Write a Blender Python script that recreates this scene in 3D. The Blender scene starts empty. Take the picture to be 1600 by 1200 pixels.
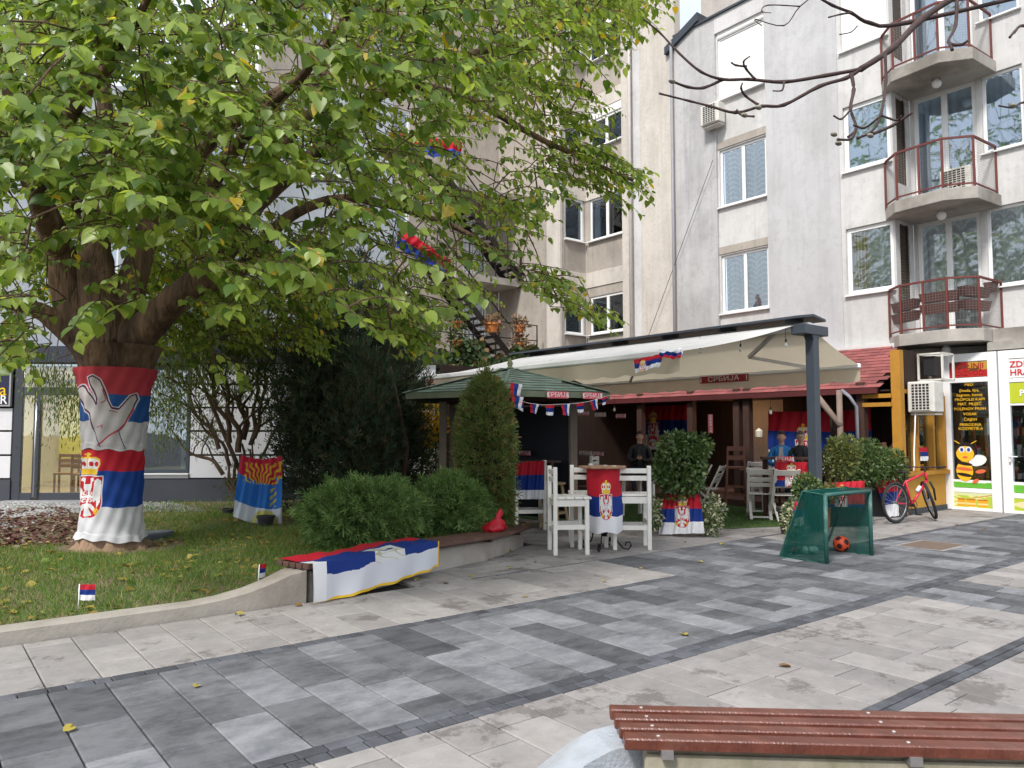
import bpy, bmesh, math, random
import numpy as np
from mathutils import Vector, Matrix, Euler
random.seed(7); RNG = np.random.default_rng(11)
sc = bpy.context.scene
COL = sc.collection
# ------------------------------------------------------------ camera, sky, sun, exposure
F0 = 1190.0; EYE = 1.6; PITCH = math.atan(75/1190); YAW = math.radians(38.3)
cam = bpy.data.objects.new('camera', bpy.data.cameras.new('camera')); COL.objects.link(cam)
cam.location = (0, 0, EYE); cam.rotation_euler = (math.pi/2+PITCH, 0, -YAW)
cam.data.sensor_width = 36; cam.data.sensor_fit = 'HORIZONTAL'; cam.data.lens = 36*F0/1600
cam.data.clip_start = .05; cam.data.clip_end = 2000
sc.camera = cam
SUN_EL = math.radians(48); SUN_AZ = math.atan2(-.9, -.35)      # direction towards the sun, x / y
W = bpy.data.worlds.new('World'); sc.world = W; W.use_nodes = True
nt = W.node_tree; nt.nodes.clear()
def nn(t, typ, **k):
    n = t.nodes.new(typ)
    for a, b in k.items(): setattr(n, a, b)
    return n
sky = nn(nt, 'ShaderNodeTexSky', sky_type='NISHITA', sun_disc=False)
sky.sun_elevation = SUN_EL; sky.sun_rotation = SUN_AZ; sky.dust_density = 2.0; sky.air_density = 1.0
bg = nn(nt, 'ShaderNodeBackground'); bg.inputs[1].default_value = .125
wo = nn(nt, 'ShaderNodeOutputWorld')
tc = nn(nt, 'ShaderNodeTexCoord'); nz = nn(nt, 'ShaderNodeTexNoise'); nz.inputs['Scale'].default_value = 2.2; nz.inputs['Detail'].default_value = 6
mr = nn(nt, 'ShaderNodeMapRange'); mr.inputs[1].default_value = .35; mr.inputs[2].default_value = .6; mr.inputs[3].default_value = .55; mr.inputs[4].default_value = .96
mx = nn(nt, 'ShaderNodeMix', data_type='RGBA'); mx.inputs[7].default_value = (7.3, 7.7, 8.3, 1)   # thin bright cloud over the blue
nt.links.new(tc.outputs['Generated'], nz.inputs['Vector']); nt.links.new(nz.outputs[0], mr.inputs[0])
nt.links.new(mr.outputs[0], mx.inputs[0]); nt.links.new(sky.outputs[0], mx.inputs[6])
nt.links.new(mx.outputs[2], bg.inputs[0]); nt.links.new(bg.outputs[0], wo.inputs[0])
sun = bpy.data.objects.new('sun', bpy.data.lights.new('sun', 'SUN')); COL.objects.link(sun)
sun.data.energy = 2.6; sun.data.angle = math.radians(9); sun.data.color = (1, .96, .92)
sd = Vector((math.sin(SUN_AZ)*math.cos(SUN_EL), math.cos(SUN_AZ)*math.cos(SUN_EL), math.sin(SUN_EL)))
sun.rotation_euler = sd.to_track_quat('Z', 'Y').to_euler(); sun.location = (-10, -6, 14)
vs = sc.view_settings; vs.view_transform = 'Standard'; vs.look = 'None'; vs.gamma = 1; vs.exposure = .63
vs.use_curve_mapping = False

# ------------------------------------------------------------ picture pixel -> place in the world
def ray(px, py):
    x = (px-800)/F0; y = -(py-600)/F0
    f = math.cos(PITCH)-y*math.sin(PITCH); z = math.sin(PITCH)+y*math.cos(PITCH)
    fx, fy = math.sin(YAW), math.cos(YAW)
    return (f*fx+x*fy, f*fy-x*fx, z)
def G(px, py, z=0.):
    d = ray(px, py); t = (z-EYE)/d[2]; return Vector((d[0]*t, d[1]*t, z))
def PX(px, py, c):
    d = ray(px, py); t = c/d[0]; return Vector((c, d[1]*t, EYE+d[2]*t))
def PY(px, py, c):
    d = ray(px, py); t = c/d[1]; return Vector((d[0]*t, c, EYE+d[2]*t))
def PD(px, py, dep):
    d = ray(px, py); t = dep/(d[0]*math.sin(YAW)+d[1]*math.cos(YAW)); return Vector((d[0]*t, d[1]*t, EYE+d[2]*t))
FWD = Vector((math.sin(YAW), math.cos(YAW), 0)); RGT = Vector((math.cos(YAW), -math.sin(YAW), 0)); UP = Vector((0, 0, 1))

# ------------------------------------------------------------ materials
MATS = {}
def _principled(name):
    m = bpy.data.materials.new(name); m.use_nodes = True
    t = m.node_tree; b = t.nodes['Principled BSDF']
    return m, t, b
def M(name, col, rough=.65, var=.15, scale=6., bump=.15, metal=0., stretch=(1, 1, 1), col2=None, c2=(.5, .62), spec=.4, rnd=0., trans=0., bscale=5., bdist=.01, emis=0.):
    """plain surface: base colour with fine variation, optional second tone in patches, random tone per piece, relief"""
    if name in MATS: return MATS[name]
    m, t, b = _principled(name); L = t.links.new
    geo = nn(t, 'ShaderNodeNewGeometry'); mp = nn(t, 'ShaderNodeMapping'); mp.inputs['Scale'].default_value = stretch
    L(geo.outputs['Position'], mp.inputs[0])
    n1 = nn(t, 'ShaderNodeTexNoise'); n1.inputs['Scale'].default_value = scale; n1.inputs['Detail'].default_value = 7; n1.inputs['Roughness'].default_value = .65
    L(mp.outputs[0], n1.inputs['Vector'])
    ma = nn(t, 'ShaderNodeMapRange'); ma.inputs[1].default_value = .25; ma.inputs[2].default_value = .75; ma.inputs[3].default_value = 1-var; ma.inputs[4].default_value = 1+var
    L(n1.outputs[0], ma.inputs[0])
    src = None
    base = nn(t, 'ShaderNodeRGB'); base.outputs[0].default_value = (*col, 1); src = base.outputs[0]
    if col2:
        n2 = nn(t, 'ShaderNodeTexNoise'); n2.inputs['Scale'].default_value = scale*.31; n2.inputs['Detail'].default_value = 8; n2.inputs['Roughness'].default_value = .6
        L(mp.outputs[0], n2.inputs['Vector'])
        r2 = nn(t, 'ShaderNodeMapRange'); r2.inputs[1].default_value = c2[0]; r2.inputs[2].default_value = c2[1]; L(n2.outputs[0], r2.inputs[0])
        mm = nn(t, 'ShaderNodeMix', data_type='RGBA'); L(r2.outputs[0], mm.inputs[0]); L(src, mm.inputs[6]); mm.inputs[7].default_value = (*col2, 1); src = mm.outputs[2]
    fac = ma.outputs[0]
    if rnd > 0:
        oi = nn(t, 'ShaderNodeObjectInfo'); ad = nn(t, 'ShaderNodeMath', operation='ADD'); L(geo.outputs['Random Per Island'], ad.inputs[0]); L(oi.outputs['Random'], ad.inputs[1])
        fr = nn(t, 'ShaderNodeMath', operation='FRACT'); L(ad.outputs[0], fr.inputs[0])
        mr = nn(t, 'ShaderNodeMapRange'); mr.inputs[3].default_value = 1-rnd; mr.inputs[4].default_value = 1+rnd; L(fr.outputs[0], mr.inputs[0])
        mu = nn(t, 'ShaderNodeMath', operation='MULTIPLY'); L(fac, mu.inputs[0]); L(mr.outputs[0], mu.inputs[1]); fac = mu.outputs[0]
    hs = nn(t, 'ShaderNodeHueSaturation'); L(fac, hs.inputs['Value']); L(src, hs.inputs['Color'])
    L(hs.outputs[0], b.inputs['Base Color'])
    b.inputs['Roughness'].default_value = rough; b.inputs['Metallic'].default_value = metal; b.inputs['Specular IOR Level'].default_value = spec
    if emis: L(hs.outputs[0], b.inputs['Emission Color']); b.inputs['Emission Strength'].default_value = emis
    if bump > 0:
        n3 = nn(t, 'ShaderNodeTexNoise'); n3.inputs['Scale'].default_value = scale*bscale; n3.inputs['Detail'].default_value = 5; L(mp.outputs[0], n3.inputs['Vector'])
        bu = nn(t, 'ShaderNodeBump'); bu.inputs['Strength'].default_value = bump; bu.inputs['Distance'].default_value = bdist; L(n3.outputs[0], bu.inputs['Height']); L(bu.outputs[0], b.inputs['Normal'])
    if trans > 0:
        tr = nn(t, 'ShaderNodeBsdfTranslucent'); ms = nn(t, 'ShaderNodeMixShader'); ms.inputs[0].default_value = trans
        L(hs.outputs[0], tr.inputs[0]); L(b.outputs[0], ms.inputs[1]); L(tr.outputs[0], ms.inputs[2]); L(ms.outputs[0], t.nodes['Material Output'].inputs[0])
    MATS[name] = m; return m
def leafmat(name, c1, c2, c3=None, trans=.4, rough=.5, p3=.06, spec=.35, patch=1.3):
    """leaves: tone differs leaf by leaf between c1 and c2, a few in c3; light passes through"""
    if name in MATS: return MATS[name]
    m, t, b = _principled(name); L = t.links.new
    geo = nn(t, 'ShaderNodeNewGeometry'); oi = nn(t, 'ShaderNodeObjectInfo')
    ad = nn(t, 'ShaderNodeMath', operation='ADD'); L(geo.outputs['Random Per Island'], ad.inputs[0]); L(oi.outputs['Random'], ad.inputs[1])
    fr = nn(t, 'ShaderNodeMath', operation='FRACT'); L(ad.outputs[0], fr.inputs[0])
    n = nn(t, 'ShaderNodeTexNoise'); n.inputs['Scale'].default_value = patch; n.inputs['Detail'].default_value = 3; L(geo.outputs['Position'], n.inputs['Vector'])
    mixf = nn(t, 'ShaderNodeMath', operation='MULTIPLY_ADD'); L(n.outputs[0], mixf.inputs[0]); mixf.inputs[1].default_value = 1.3; mixf.inputs[2].default_value = -.65
    a2 = nn(t, 'ShaderNodeMath', operation='ADD', use_clamp=True); L(mixf.outputs[0], a2.inputs[0]); L(fr.outputs[0], a2.inputs[1])
    mm = nn(t, 'ShaderNodeMix', data_type='RGBA'); L(a2.outputs[0], mm.inputs[0]); mm.inputs[6].default_value = (*c1, 1); mm.inputs[7].default_value = (*c2, 1)
    src = mm.outputs[2]
    if c3:
        gt = nn(t, 'ShaderNodeMath', operation='GREATER_THAN'); L(fr.outputs[0], gt.inputs[0]); gt.inputs[1].default_value = 1-p3
        m3 = nn(t, 'ShaderNodeMix', data_type='RGBA'); L(gt.outputs[0], m3.inputs[0]); L(src, m3.inputs[6]); m3.inputs[7].default_value = (*c3, 1); src = m3.outputs[2]
    L(src, b.inputs['Base Color']); b.inputs['Roughness'].default_value = rough; b.inputs['Specular IOR Level'].default_value = spec
    if trans > 0:
        hs = nn(t, 'ShaderNodeHueSaturation'); hs.inputs['Value'].default_value = 1.5; hs.inputs['Saturation'].default_value = 1.1; hs.inputs['Hue'].default_value = .485; L(src, hs.inputs['Color'])
        tr = nn(t, 'ShaderNodeBsdfTranslucent'); ms = nn(t, 'ShaderNodeMixShader'); ms.inputs[0].default_value = trans
        L(hs.outputs[0], tr.inputs[0]); L(b.outputs[0], ms.inputs[1]); L(tr.outputs[0], ms.inputs[2]); L(ms.outputs[0], t.nodes['Material Output'].inputs[0])
    MATS[name] = m; return m
def glassmat(name='window_glass', refl=.07, tint=(.93, .96, .96)):
    if name in MATS: return MATS[name]
    m = bpy.data.materials.new(name); m.use_nodes = True; t = m.node_tree; t.nodes.clear(); L = t.links.new
    tr = nn(t, 'ShaderNodeBsdfTransparent'); tr.inputs[0].default_value = (*tint, 1)
    gl = nn(t, 'ShaderNodeBsdfGlossy'); gl.inputs['Roughness'].default_value = .015; gl.inputs[0].default_value = (.9, .95, 1, 1)
    geo = nn(t, 'ShaderNodeNewGeometry'); n = nn(t, 'ShaderNodeTexNoise'); n.inputs['Scale'].default_value = .9; L(geo.outputs['Position'], n.inputs['Vector'])
    bu = nn(t, 'ShaderNodeBump'); bu.inputs['Strength'].default_value = .12; bu.inputs['Distance'].default_value = .05; L(n.outputs[0], bu.inputs['Height']); L(bu.outputs[0], gl.inputs['Normal'])
    fr = nn(t, 'ShaderNodeFresnel'); fr.inputs[0].default_value = 1.5
    ma = nn(t, 'ShaderNodeMath', operation='MULTIPLY_ADD', use_clamp=True); L(fr.outputs[0], ma.inputs[0]); ma.inputs[1].default_value = .9; ma.inputs[2].default_value = refl
    ms = nn(t, 'ShaderNodeMixShader'); L(ma.outputs[0], ms.inputs[0]); L(tr.outputs[0], ms.inputs[1]); L(gl.outputs[0], ms.inputs[2])
    o = nn(t, 'ShaderNodeOutputMaterial'); L(ms.outputs[0], o.inputs[0]); MATS[name] = m; return m
def printmat(name='printed_cloth', rough=.7, trans=.2, bump=.25):
    """cloth or print whose flat printed colours are stored per face"""
    if name in MATS: return MATS[name]
    m, t, b = _principled(name); L = t.links.new
    at = nn(t, 'ShaderNodeAttribute'); at.attribute_name = 'Print'
    geo = nn(t, 'ShaderNodeNewGeometry'); n = nn(t, 'ShaderNodeTexNoise'); n.inputs['Scale'].default_value = 9; n.inputs['Detail'].default_value = 6; L(geo.outputs['Position'], n.inputs['Vector'])
    bu = nn(t, 'ShaderNodeBump'); bu.inputs['Strength'].default_value = bump; bu.inputs['Distance'].default_value = .02; L(n.outputs[0], bu.inputs['Height']); L(bu.outputs[0], b.inputs['Normal'])
    L(at.outputs['Color'], b.inputs['Base Color']); b.inputs['Roughness'].default_value = rough; b.inputs['Specular IOR Level'].default_value = .3
    if trans > 0:
        tr = nn(t, 'ShaderNodeBsdfTranslucent'); ms = nn(t, 'ShaderNodeMixShader'); ms.inputs[0].default_value = trans
        L(at.outputs['Color'], tr.inputs[0]); L(b.outputs[0], ms.inputs[1]); L(tr.outputs[0], ms.inputs[2]); L(ms.outputs[0], t.nodes['Material Output'].inputs[0])
    MATS[name] = m; return m
def wallmat(name, c, dirt, streak=.5, brick=False):
    """old plastered wall: soot streaks running down, patches, fine grain"""
    if name in MATS: return MATS[name]
    m, t, b = _principled(name); L = t.links.new
    geo = nn(t, 'ShaderNodeNewGeometry')
    def noise(sc_, stretch, det=8, ro=.6):
        mp = nn(t, 'ShaderNodeMapping'); mp.inputs['Scale'].default_value = stretch; L(geo.outputs['Position'], mp.inputs[0])
        n = nn(t, 'ShaderNodeTexNoise'); n.inputs['Scale'].default_value = sc_; n.inputs['Detail'].default_value = det; n.inputs['Roughness'].default_value = ro; L(mp.outputs[0], n.inputs['Vector']); return n
    def rng(n, a, b_, c_=0, d=1):
        r = nn(t, 'ShaderNodeMapRange'); r.inputs[1].default_value = a; r.inputs[2].default_value = b_; r.inputs[3].default_value = c_; r.inputs[4].default_value = d; L(n.outputs[0], r.inputs[0]); return r
    def mix(fac, a, bb):
        x = nn(t, 'ShaderNodeMix', data_type='RGBA'); L(fac.outputs[0], x.inputs[0])
        if isinstance(a, tuple): x.inputs[6].default_value = (*a, 1)
        else: L(a, x.inputs[6])
        x.inputs[7].default_value = (*bb, 1); return x.outputs[2]
    s = mix(rng(noise(1.1, (1, 1, .5)), .42, .75, 0, .75), c, dirt)
    s = mix(rng(noise(2.2, (2.4, 2.4, .12), 9, .7), .5, .82, 0, streak), s, tuple(v*.75 for v in dirt))
    s = mix(rng(noise(.5, (1, 1, 1.6), 9, .7), .52, .6, 0, .3), s, tuple(min(1, v*1.12) for v in c))
    s = mix(rng(noise(5., (1.2, 1.2, 1.2), 10, .75), .5, .78, 0, .55), s, tuple(v*.9 for v in dirt))
    s = mix(rng(noise(.8, (1, 1, 1), 12, .8), .56, .6, 0, .22), s, tuple(v*.95 for v in dirt)); s = mix(rng(noise(7., (3, 3, .1), 6, .8), .6, .85, 0, .35), s, tuple(v*.8 for v in dirt))
    L(s, b.inputs['Base Color']); b.inputs['Roughness'].default_value = .9; b.inputs['Specular IOR Level'].default_value = .2
    n3 = noise(22, (1, 1, 1), 6); bu = nn(t, 'ShaderNodeBump'); bu.inputs['Strength'].default_value = .35; bu.inputs['Distance'].default_value = .012; L(n3.outputs[0], bu.inputs['Height'])
    nrm = bu
    if brick:
        mp = nn(t, 'ShaderNodeMapping'); mp.inputs['Rotation'].default_value = (0, math.pi/2, math.pi/2); L(geo.outputs['Position'], mp.inputs[0])
        cx = nn(t, 'ShaderNodeCombineXYZ'); sx = nn(t, 'ShaderNodeSeparateXYZ'); L(geo.outputs['Position'], sx.inputs[0]); a = nn(t, 'ShaderNodeMath', operation='ADD'); L(sx.outputs[0], a.inputs[0]); L(sx.outputs[1], a.inputs[1]); L(a.outputs[0], cx.inputs[0]); L(sx.outputs[2], cx.inputs[1])
        bt = nn(t, 'ShaderNodeTexBrick'); bt.inputs['Scale'].default_value = 1; bt.inputs['Brick Width'].default_value = .26; bt.inputs['Row Height'].default_value = .075; bt.inputs['Mortar Size'].default_value = .008; L(cx.outputs[0], bt.inputs['Vector'])
        b2 = nn(t, 'ShaderNodeBump'); b2.inputs['Strength'].default_value = .6; b2.inputs['Distance'].default_value = .015; b2.invert = True; L(bt.outputs['Fac'], b2.inputs['Height']); L(bu.outputs[0], b2.inputs['Normal']); nrm = b2
    L(nrm.outputs[0], b.inputs['Normal'])
    MATS[name] = m; return m

# ------------------------------------------------------------ mesh building
class MB:
    def __init__(s): s.v = []; s.f = []; s.m = []
    def add(s, vs, fs, m=0):
        o = len(s.v); s.v += [tuple(v) for v in vs]; s.f += [tuple(i+o for i in f) for f in fs]; s.m += [m]*len(fs); return s
    def box2(s, x0, x1, y0, y1, z0, z1, m=0):
        return s.add([(x0, y0, z0), (x1, y0, z0), (x1, y1, z0), (x0, y1, z0), (x0, y0, z1), (x1, y0, z1), (x1, y1, z1), (x0, y1, z1)],
                     [(0, 3, 2, 1), (4, 5, 6, 7), (0, 1, 5, 4), (1, 2, 6, 5), (2, 3, 7, 6), (3, 0, 4, 7)], m)
    def box(s, c, sz, rz=0, m=0, R=None):
        R = R or Matrix.Rotation(rz, 3, 'Z'); a, b, d = sz[0]/2, sz[1]/2, sz[2]/2; c = Vector(c)
        vs = [c+R @ Vector(p) for p in [(-a, -b, -d), (a, -b, -d), (a, b, -d), (-a, b, -d), (-a, -b, d), (a, -b, d), (a, b, d), (-a, b, d)]]
        return s.add(vs, [(0, 3, 2, 1), (4, 5, 6, 7), (0, 1, 5, 4), (1, 2, 6, 5), (2, 3, 7, 6), (3, 0, 4, 7)], m)
    def bar(s, p, q, w, h, m=0, up=UP):
        """beam of section w x h from p to q"""
        p, q = Vector(p), Vector(q); d = (q-p); L = d.length
        if L < 1e-6: return s
        d.normalize(); side = d.cross(Vector(up))
        if side.length < 1e-3: side = d.cross(Vector((1, 0, 0)))
        side.normalize(); u2 = side.cross(d)
        R = Matrix((d, side, u2)).transposed()
        return s.box((p+q)/2, (L, w, h), R=R, m=m)
    def tube(s, pts, rad, seg=6, m=0, cap=True, jit=0.):
        pts = [Vector(p) for p in pts]; n = len(pts)
        if not hasattr(rad, '__len__'): rad = [rad]*n
        ref = Vector((.31, .27, .91)); rings = []
        for i, p in enumerate(pts):
            t = (pts[min(i+1, n-1)]-pts[max(i-1, 0)]).normalized()
            a = t.cross(ref)
            if a.length < .05: a = t.cross(Vector((1, 0, 0)))
            a.normalize(); b = t.cross(a)
            ref = b.cross(t) if False else ref
            rings.append([p+(a*math.cos(6.28318*k/seg)+b*math.sin(6.28318*k/seg))*rad[i]*(1+(random.uniform(-jit, jit) if jit else 0)) for k in range(seg)])
        vs = [v for r in rings for v in r]; fs = []
        for i in range(n-1):
            for k in range(seg):
                fs.append((i*seg+k, i*seg+(k+1) % seg, (i+1)*seg+(k+1) % seg, (i+1)*seg+k))
        if cap: fs.append(tuple(range(seg))[::-1]); fs.append(tuple((n-1)*seg+k for k in range(seg)))
        return s.add(vs, fs, m)
    def lathe(s, prof, c=(0, 0, 0), seg=16, m=0):
        vs = []; fs = []
        for r, z in prof:
            for k in range(seg): vs.append((c[0]+r*math.cos(6.28318*k/seg), c[1]+r*math.sin(6.28318*k/seg), c[2]+z))
        for i in range(len(prof)-1):
            for k in range(seg): fs.append((i*seg+k, i*seg+(k+1) % seg, (i+1)*seg+(k+1) % seg, (i+1)*seg+k))
        if prof[0][0] > 1e-4: fs.append(tuple(range(seg))[::-1])
        if prof[-1][0] > 1e-4: fs.append(tuple((len(prof)-1)*seg+k for k in range(seg)))
        return s.add(vs, fs, m)
    def prism(s, poly, z0, z1, m=0):
        n = len(poly); vs = [(x, y, z0) for x, y in poly]+[(x, y, z1) for x, y in poly]
        return s.add(vs, [tuple(range(n))[::-1], tuple(range(n, 2*n))]+[(i, (i+1) % n, n+(i+1) % n, n+i) for i in range(n)], m)
    def slab(s, quad, n, th, m=0):
        """thick plate: polygon quad (3D) extruded by th along n"""
        k = len(quad); n = Vector(n); q = [Vector(p) for p in quad]
        return s.add(q+[p+n*th for p in q], [tuple(range(k))[::-1], tuple(range(k, 2*k))]+[(i, (i+1) % k, k+(i+1) % k, k+i) for i in range(k)], m)
    def ball(s, c, r, m=0, seg=12, rings=8, sc=(1, 1, 1)):
        vs = []; fs = []
        for i in range(rings+1):
            th = math.pi*i/rings
            for k in range(seg):
                ph = 6.28318*k/seg; vs.append((c[0]+r*sc[0]*math.sin(th)*math.cos(ph), c[1]+r*sc[1]*math.sin(th)*math.sin(ph), c[2]+r*sc[2]*math.cos(th)))
        for i in range(rings):
            for k in range(seg): fs.append((i*seg+k, (i+1)*seg+k, (i+1)*seg+(k+1) % seg, i*seg+(k+1) % seg))
        return s.add(vs, fs, m)
    def build(s, name, mats, parent=None, smooth=False, bev=0., label=None, stuff=False):
        me = bpy.data.meshes.new(name); me.from_pydata(s.v, [], s.f)
        if not isinstance(mats, (list, tuple)): mats = [mats]
        for m in mats: me.materials.append(m)
        if len(mats) > 1: me.polygons.foreach_set('material_index', s.m)
        if smooth: me.polygons.foreach_set('use_smooth', [True]*len(s.f))
        me.update(); o = link(name, me, parent, label)
        if bev > 0:
            b = o.modifiers.new('bevel', 'BEVEL'); b.width = bev; b.segments = 1; b.limit_method = 'ANGLE'
        if stuff: o['kind'] = 'stuff'
        return o
def link(name, me, parent=None, label=None):
    o = bpy.data.objects.new(name, me); COL.objects.link(o)
    if parent is not None:
        o.parent = parent
        if parent.type == 'EMPTY' and parent.get('_w'): o.matrix_parent_inverse = Matrix.Translation(-parent.location)
    if label: o['label'] = label
    return o
def tag(o, label, cat, group=None, kind=None):
    o['label'] = label; o['category'] = cat
    if group: o['group'] = group
    if kind: o['kind'] = kind
    return o
def thing(name, label, cat, loc=None, group=None):
    """Empty at the base of a thing. loc given: parts are written in world coordinates; loc None: prototype at the origin"""
    o = bpy.data.objects.new(name, None); COL.objects.link(o); o.empty_display_size = .2
    if loc is not None: o.location = loc; o['_w'] = 1
    return tag(o, label, cat, group)
def dup(o, loc, rz=0, label=None, scale=None, parent=None, top=True, group=None):
    c = o.copy(); COL.objects.link(c)
    if top:
        c.location = loc; c.rotation_euler = (0, 0, rz)
        if scale: c.scale = (scale,)*3 if not hasattr(scale, '__len__') else scale
        if label: c['label'] = label
        if group: c['group'] = group
    else: c.parent = parent
    for ch in list(o.children): dup(ch, None, parent=c, top=False)
    return c
def structure(o): o['kind'] = 'structure'; return o
def stuffmesh(name, V, Fq, mat, parent=None, smooth=False, mats=None, midx=None):
    """numpy arrays -> one mesh; V (n,3), Fq (m,3|4)"""
    V = np.ascontiguousarray(V, dtype=np.float32); Fq = np.ascontiguousarray(Fq, dtype=np.int32); k = Fq.shape[1]
    me = bpy.data.meshes.new(name); me.vertices.add(len(V)); me.vertices.foreach_set('co', V.ravel())
    me.loops.add(Fq.size); me.loops.foreach_set('vertex_index', Fq.ravel())
    me.polygons.add(len(Fq)); me.polygons.foreach_set('loop_start', np.arange(0, Fq.size, k, dtype=np.int32)); me.polygons.foreach_set('loop_total', np.full(len(Fq), k, dtype=np.int32))
    for m in (mats or [mat]): me.materials.append(m)
    if midx is not None: me.polygons.foreach_set('material_index', midx)
    if smooth: me.polygons.foreach_set('use_smooth', np.ones(len(Fq), bool))
    me.update(calc_edges=True); o = link(name, me, parent); return o
def cloth(name, S, nu, nv, colf, parent=None, mat=None):
    """cloth surface S(u,v)->(n,3) with printed colour colf(u,v)->(n,3); u,v numpy in 0..1"""
    u, v = np.meshgrid(np.linspace(0, 1, nu+1), np.linspace(0, 1, nv+1)); P = S(u.ravel(), v.ravel())
    i, j = np.meshgrid(np.arange(nu), np.arange(nv)); a = (j*(nu+1)+i).ravel()
    Fq = np.stack([a, a+1, a+nu+2, a+nu+1], 1)
    o = stuffmesh(name, P, Fq, mat or printmat(), parent, smooth=True)
    uc = ((i.ravel()+.5)/nu); vc = ((j.ravel()+.5)/nv); C = colf(uc, vc)
    at = o.data.attributes.new('Print', 'FLOAT_COLOR', 'CORNER')
    C4 = np.concatenate([C, np.ones((len(C), 1))], 1).astype(np.float32); at.data.foreach_set('color', np.repeat(C4, 4, axis=0).ravel())
    return o
def inpoly(x, y, poly):
    r = np.zeros(x.shape, bool); n = len(poly)
    for i in range(n):
        x1, y1 = poly[i]; x2, y2 = poly[(i+1) % n]
        if y1 == y2: continue
        c = ((y1 > y) != (y2 > y)) & (x < (x2-x1)*(y-y1)/(y2-y1)+x1); r ^= c
    return r
def near_line(x, y, pts, w):
    r = np.zeros(x.shape, bool)
    for (x1, y1), (x2, y2) in zip(pts, pts[1:]):
        dx, dy = x2-x1, y2-y1; t = np.clip(((x-x1)*dx+(y-y1)*dy)/(dx*dx+dy*dy+1e-9), 0, 1)
        r |= np.hypot(x-x1-t*dx, y-y1-t*dy) < w
    return r
TXT = {}
def text(name, s, size, org, xdir, updir, mat, parent=None, align='CENTER', ext=.002, sx=1., bold=0.):
    cu = bpy.data.curves.new(name, 'FONT'); cu.body = s; cu.size = size; cu.align_x = align; cu.align_y = 'CENTER'; cu.extrude = ext; cu.offset = bold; cu.resolution_u = 2
    o = bpy.data.objects.new(name, cu); COL.objects.link(o)
    dg = bpy.context.evaluated_depsgraph_get(); me = bpy.data.meshes.new_from_object(o.evaluated_get(dg)); bpy.data.objects.remove(o); bpy.data.curves.remove(cu)
    X = Vector(xdir).normalized(); U = Vector(updir).normalized(); N = X.cross(U)
    me.transform(Matrix.Translation(Vector(org)) @ Matrix((X, U, N)).transposed().to_4x4() @ Matrix.Diagonal((sx, 1, 1, 1)))
    me.materials.clear(); me.materials.append(mat); me.name = name
    return link(name, me, parent)
# shared colours
RED = (.48, .012, .028); BLU = (.008, .035, .22); WHT = (.78, .78, .8); GOLD = (.8, .5, .03)
white_paint = M('white_painted_wood', (.68, .66, .61), .6, .1, 9, .25, col2=(.5, .45, .36), c2=(.62, .72), stretch=(1, 1, .4))
dark_wood = M('dark_stained_wood', (.045, .022, .014), .6, .3, 8, .2, stretch=(1, 1, .3))
anthra = M('anthracite_metal', (.045, .055, .07), .45, .08, 5, .03)
white_pvc = M('white_window_frame', (.8, .8, .79), .35, .05, 3, 0.)
# ============================================================ GROUND AND PAVING
def inview(x, y, z=0., mx=260, my=160):
    d = x*math.sin(YAW)+y*math.cos(YAW)
    if d < .6: return False
    l = x*math.cos(YAW)-y*math.sin(YAW); px = 800+l/d*F0; py = 675-(z-EYE)/d*F0
    return -mx < px < 1600+mx and py < 1200+my
structure(MB().box2(-300, 300, -300, 300, -.6, -.035).build('ground', M('joint_sand', (.03, .027, .025), .95, .2, 12, .3)))
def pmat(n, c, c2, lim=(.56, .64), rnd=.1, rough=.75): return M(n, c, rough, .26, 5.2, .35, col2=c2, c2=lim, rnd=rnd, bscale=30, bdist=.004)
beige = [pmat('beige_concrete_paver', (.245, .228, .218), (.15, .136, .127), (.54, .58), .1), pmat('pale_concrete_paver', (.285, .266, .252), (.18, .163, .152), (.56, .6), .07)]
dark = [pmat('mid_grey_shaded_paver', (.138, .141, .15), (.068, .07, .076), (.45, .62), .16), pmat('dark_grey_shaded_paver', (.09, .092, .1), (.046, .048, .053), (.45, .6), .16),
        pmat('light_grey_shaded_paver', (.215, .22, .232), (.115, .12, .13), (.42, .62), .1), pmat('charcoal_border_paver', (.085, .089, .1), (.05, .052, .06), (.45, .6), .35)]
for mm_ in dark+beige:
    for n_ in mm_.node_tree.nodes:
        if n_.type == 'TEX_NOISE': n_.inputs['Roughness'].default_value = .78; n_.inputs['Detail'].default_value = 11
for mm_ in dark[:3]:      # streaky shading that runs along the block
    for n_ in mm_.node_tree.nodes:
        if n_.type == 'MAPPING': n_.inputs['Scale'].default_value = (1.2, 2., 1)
PM = {}
def paver_mesh(w, l, m):
    k = (round(w, 3), round(l, 3), m.name)
    if k not in PM:
        a, b, g, c = w/2-.0045, l/2-.0045, .006, .005
        vs = [(-a, -b, -.04), (a, -b, -.04), (a, b, -.04), (-a, b, -.04), (-a, -b, -c), (a, -b, -c), (a, b, -c), (-a, b, -c), (-a+g, -b+g, 0), (a-g, -b+g, 0), (a-g, b-g, 0), (-a+g, b-g, 0)]
        fs = [(0, 1, 5, 4), (1, 2, 6, 5), (2, 3, 7, 6), (3, 0, 4, 7), (4, 5, 9, 8), (5, 6, 10, 9), (6, 7, 11, 10), (7, 4, 8, 11), (8, 9, 10, 11)]
        me = bpy.data.meshes.new('paver'); me.from_pydata(vs, [], fs); me.materials.append(m); me.update(); PM[k] = (me, vs, fs)
    return PM[k]
PAVERS = {}
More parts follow.
